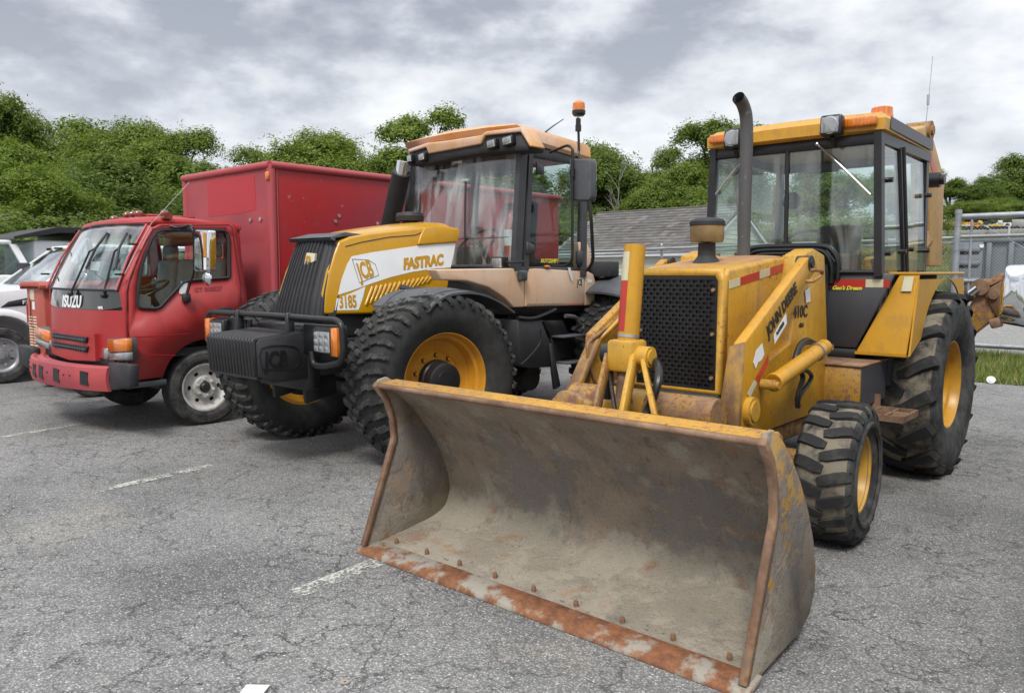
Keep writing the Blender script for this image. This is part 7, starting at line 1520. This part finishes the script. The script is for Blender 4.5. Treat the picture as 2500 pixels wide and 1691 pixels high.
for x in [-9.75, -8.15, -6.55, -5.0, -3.4, -1.8, -.2, 1.4]:
    if bl0 is None: b = B(); b.bb(x - .74, x + .74, yl - .3, yl + .3, zl - .05, zl + .31, .03); bl0 = make('concrete_block', b, 'concrete'); bx0 = x; o = bl0
    else: o = bl0.copy(); COL.objects.link(o); o.location.x += x - bx0
    tag(o, 'concrete block on the upper yard, %s' % ('leftmost, at the edge of the raised boom', 'just left of the gate post', 'right behind the gate post', 'fourth from the left', 'fifth from the left', 'sixth from the left', 'second from the right end', 'last at the right end')[k], 'concrete block', 'concrete blocks along the upper yard'); k += 1
M['forange'] = plain('machine orange', (.62, .24, .02), .5, var=.2); M['fred'] = plain('machine red', (.42, .03, .03), .5, var=.2); M['fyel'] = plain('machine yellow', (.62, .42, .03), .5, var=.2); M['fwhite'] = plain('truck white', (.66, .66, .66), .5, var=.1); M['fgrey'] = plain('trailer grey', (.35, .35, .34), .6, var=.2)
fyv = 112.; fz = P('cC', 900, 1112, y=fyv).z - .45
def far(nm, cat, label, body, mat, wheels, extra=(), y=fyv):
    xs_ = [P('cC', u, v, y=y).x for u, v in body]; t = thing(nm, (sum(xs_) / len(xs_), y, fz), label, cat, 'machines parked on the upper yard')
    b = B(); b.prism(PP('cC', body, y=y), (0, 1.5, 0), .02); make('body', b, mat, t)
    for nme, pts, m2, d in extra: b = B(); b.prism([p - YV * .04 for p in PP('cC', pts, y=y)], (0, d, 0), .01); make(nme, b, m2, t)
    for u, v, r in wheels:
        q = P('cC', u, v, y=y); pass
        for dy_ in (-.15, 1.3): b = B(); b.cyl((q.x, y + dy_, q.z), (q.x, y + dy_ + .25, q.z), r, 18); b.cyl((q.x, y + dy_ - .01, q.z), (q.x, y + dy_, q.z), r * .5, 12); make('wheel', b, 'rubber', t)
far('telehandler', 'telehandler', 'red telehandler with a sloping boom at the left end of the far machines', [(785, 1030), (850, 1010), (945, 990), (958, 1010), (955, 1100), (830, 1095), (800, 1090)], 'fred', [(825, 1100, .42), (925, 1100, .42)], [('fork_mast', [(770, 1040), (790, 1030), (800, 1100), (765, 1108)], 'fred', .6), ('cab', [(860, 968), (940, 965), (945, 1000), (862, 1012)], 'black', 1.2)])
far('far_tractor', 'tractor', 'orange road machine next to the red telehandler', [(1022, 1012), (1165, 1005), (1168, 1060), (1150, 1100), (1060, 1100), (1025, 1060)], 'forange', [(1060, 1100, .40), (1135, 1100, .40)], [('hood_band', [(1030, 1042), (1160, 1040), (1160, 1058), (1035, 1060)], 'fwhite', .3)])
far('far_loader', 'loader', 'orange loader with a raised arm in the middle of the far machines', [(1170, 1050), (1260, 1035), (1290, 1060), (1270, 1098), (1190, 1100)], 'forange', [(1200, 1100, .42), (1285, 1100, .46)], [('arm', [(1180, 1018), (1300, 1020), (1305, 1036), (1182, 1034)], 'forange', .5), ('boom', [(1250, 985), (1290, 988), (1310, 1020), (1300, 1040), (1250, 1035)], 'fyel', .4)])
far('far_loader', 'loader', 'small yellow and black loader left of the far white truck', [(1378, 1050), (1410, 1030), (1455, 1025), (1462, 1070), (1400, 1078)], 'fyel', [(1400, 1100, .40), (1460, 1100, .40)], [('cab', [(1405, 985), (1450, 985), (1452, 1028), (1405, 1032)], 'black', 1.0)])
far('far_tractor', 'tractor', 'small machine with a yellow nose touching the far white truck', [(1488, 1040), (1525, 1028), (1558, 1035), (1560, 1075), (1495, 1072)], 'fyel', [(1505, 1100, .38), (1545, 1100, .38)], [('cab', [(1500, 985), (1545, 985), (1548, 1028), (1502, 1032)], 'fwhite', 1.0)])
far('far_truck', 'truck', 'white truck between the small machines and the grey trailer', [(1565, 1015), (1672, 1015), (1675, 1085), (1565, 1088)], 'fwhite', [(1590, 1100, .42), (1655, 1100, .42)], [('windscreen', [(1600, 1025), (1650, 1025), (1652, 1048), (1598, 1048)], 'dark', .05)])
far('far_trailer', 'trailer', 'grey box trailer at the right end of the far machines', [(1682, 972), (1930, 968), (1930, 1085), (1684, 1080)], 'fgrey', [(1740, 1100, .42), (1860, 1100, .42)])
b = B(); q = P('cC', 1640, 1165, y=30); b.cyl((q.x, 30, hill(30)), (q.x, 30, P('cC', 1640, 1060, y=30).z), .03, 8); o = make('marker_post', b, 'trimwhite'); tag(o, 'thin white marker post on the slope above the dumpster', 'post')

# ------------------------------------------------------------------ small things on the ground
b = B(); b.prism([p + ZV * .006 for p in PP('d', [(560, 1556), (613, 1557), (585, 1592), (530, 1592)], z=0)], (0, 0, .0012)); o = make('paper_sheet', b, 'paper'); tag(o, 'torn white paper label lying on the asphalt at the bottom of the picture', 'paper')
q = P('d', 783, 1547, z=.004); b = B(); b.lathe([(0, .006), (0, .0175), (.003, .0175), (.003, .006), (0, .006)], q, (0, 0, 1), 20); o = make('washer', b, 'edge'); tag(o, 'rusty flat washer on the asphalt beside the white paper', 'washer')
q = P('d', 2249, 862, z=hill(13.2) + .03); b = B(); b.lathe([(.0, .0), (0, .052), (.008, .056), (.012, .052), (.014, .036), (.030, .034), (.032, 0)], q, (.15, -.75, .5), 24); o = make('cup_lid', b, 'white_print'); o.scale = (1, 1, 1); tag(o, 'round white cup lid on the grass edge right of the rear wheel', 'cup lid')
for (u, v, s, lb) in ((588, 1189, .016, 'small pinkish pebble in the open middle of the asphalt'), (472, 1130 + 320, .012, 'dark pebble on the stained asphalt at the lower left'), (5, 1290, .014, 'black pebble at the left edge of the asphalt')):
    q = P('d', u, v, z=.006); b = B(); b.sphere(q, s, 8, (1, .8, .6)); o = make('pebble', b, 'concrete'); tag(o, lb, 'pebble')
# litter along the asphalt edge
b = B(); rr = random.Random(9)
for i in range(900):
    x = rr.uniform(-9, 2); y = 12.62 + rr.gauss(0, .10); s = rr.uniform(.01, .035); a = rr.random() * 6.28; c = Vector((x, y, hill(y) + .006 + rr.random() * .012)); u = Vector((math.cos(a), math.sin(a), rr.uniform(-.3, .3))) * s; w = Vector((-math.sin(a), math.cos(a), rr.uniform(-.3, .3))) * s * .5
    b.b.faces.new([b.b.verts.new(c + q) for q in (-u, -w, u, w)])
M['litter'] = plain('dry leaves', (.13, .10, .065), .9, var=.5); o = make('leaf_litter', b, 'litter', kind='stuff'); tag(o, 'dry leaves and grit along the edge of the asphalt', 'leaf litter')
b = B(); rr = random.Random(10)
for i in range(260):
    q = P('d', rr.uniform(0, 2320), rr.uniform(1120, 1570), z=0); s = rr.uniform(.0025, .006); b.sphere((q.x, q.y, s * .5), s, 6, (1, .8, .7))
o = make('loose_grit', b, 'concrete', kind='stuff'); tag(o, 'loose stone chips scattered over the asphalt', 'grit')
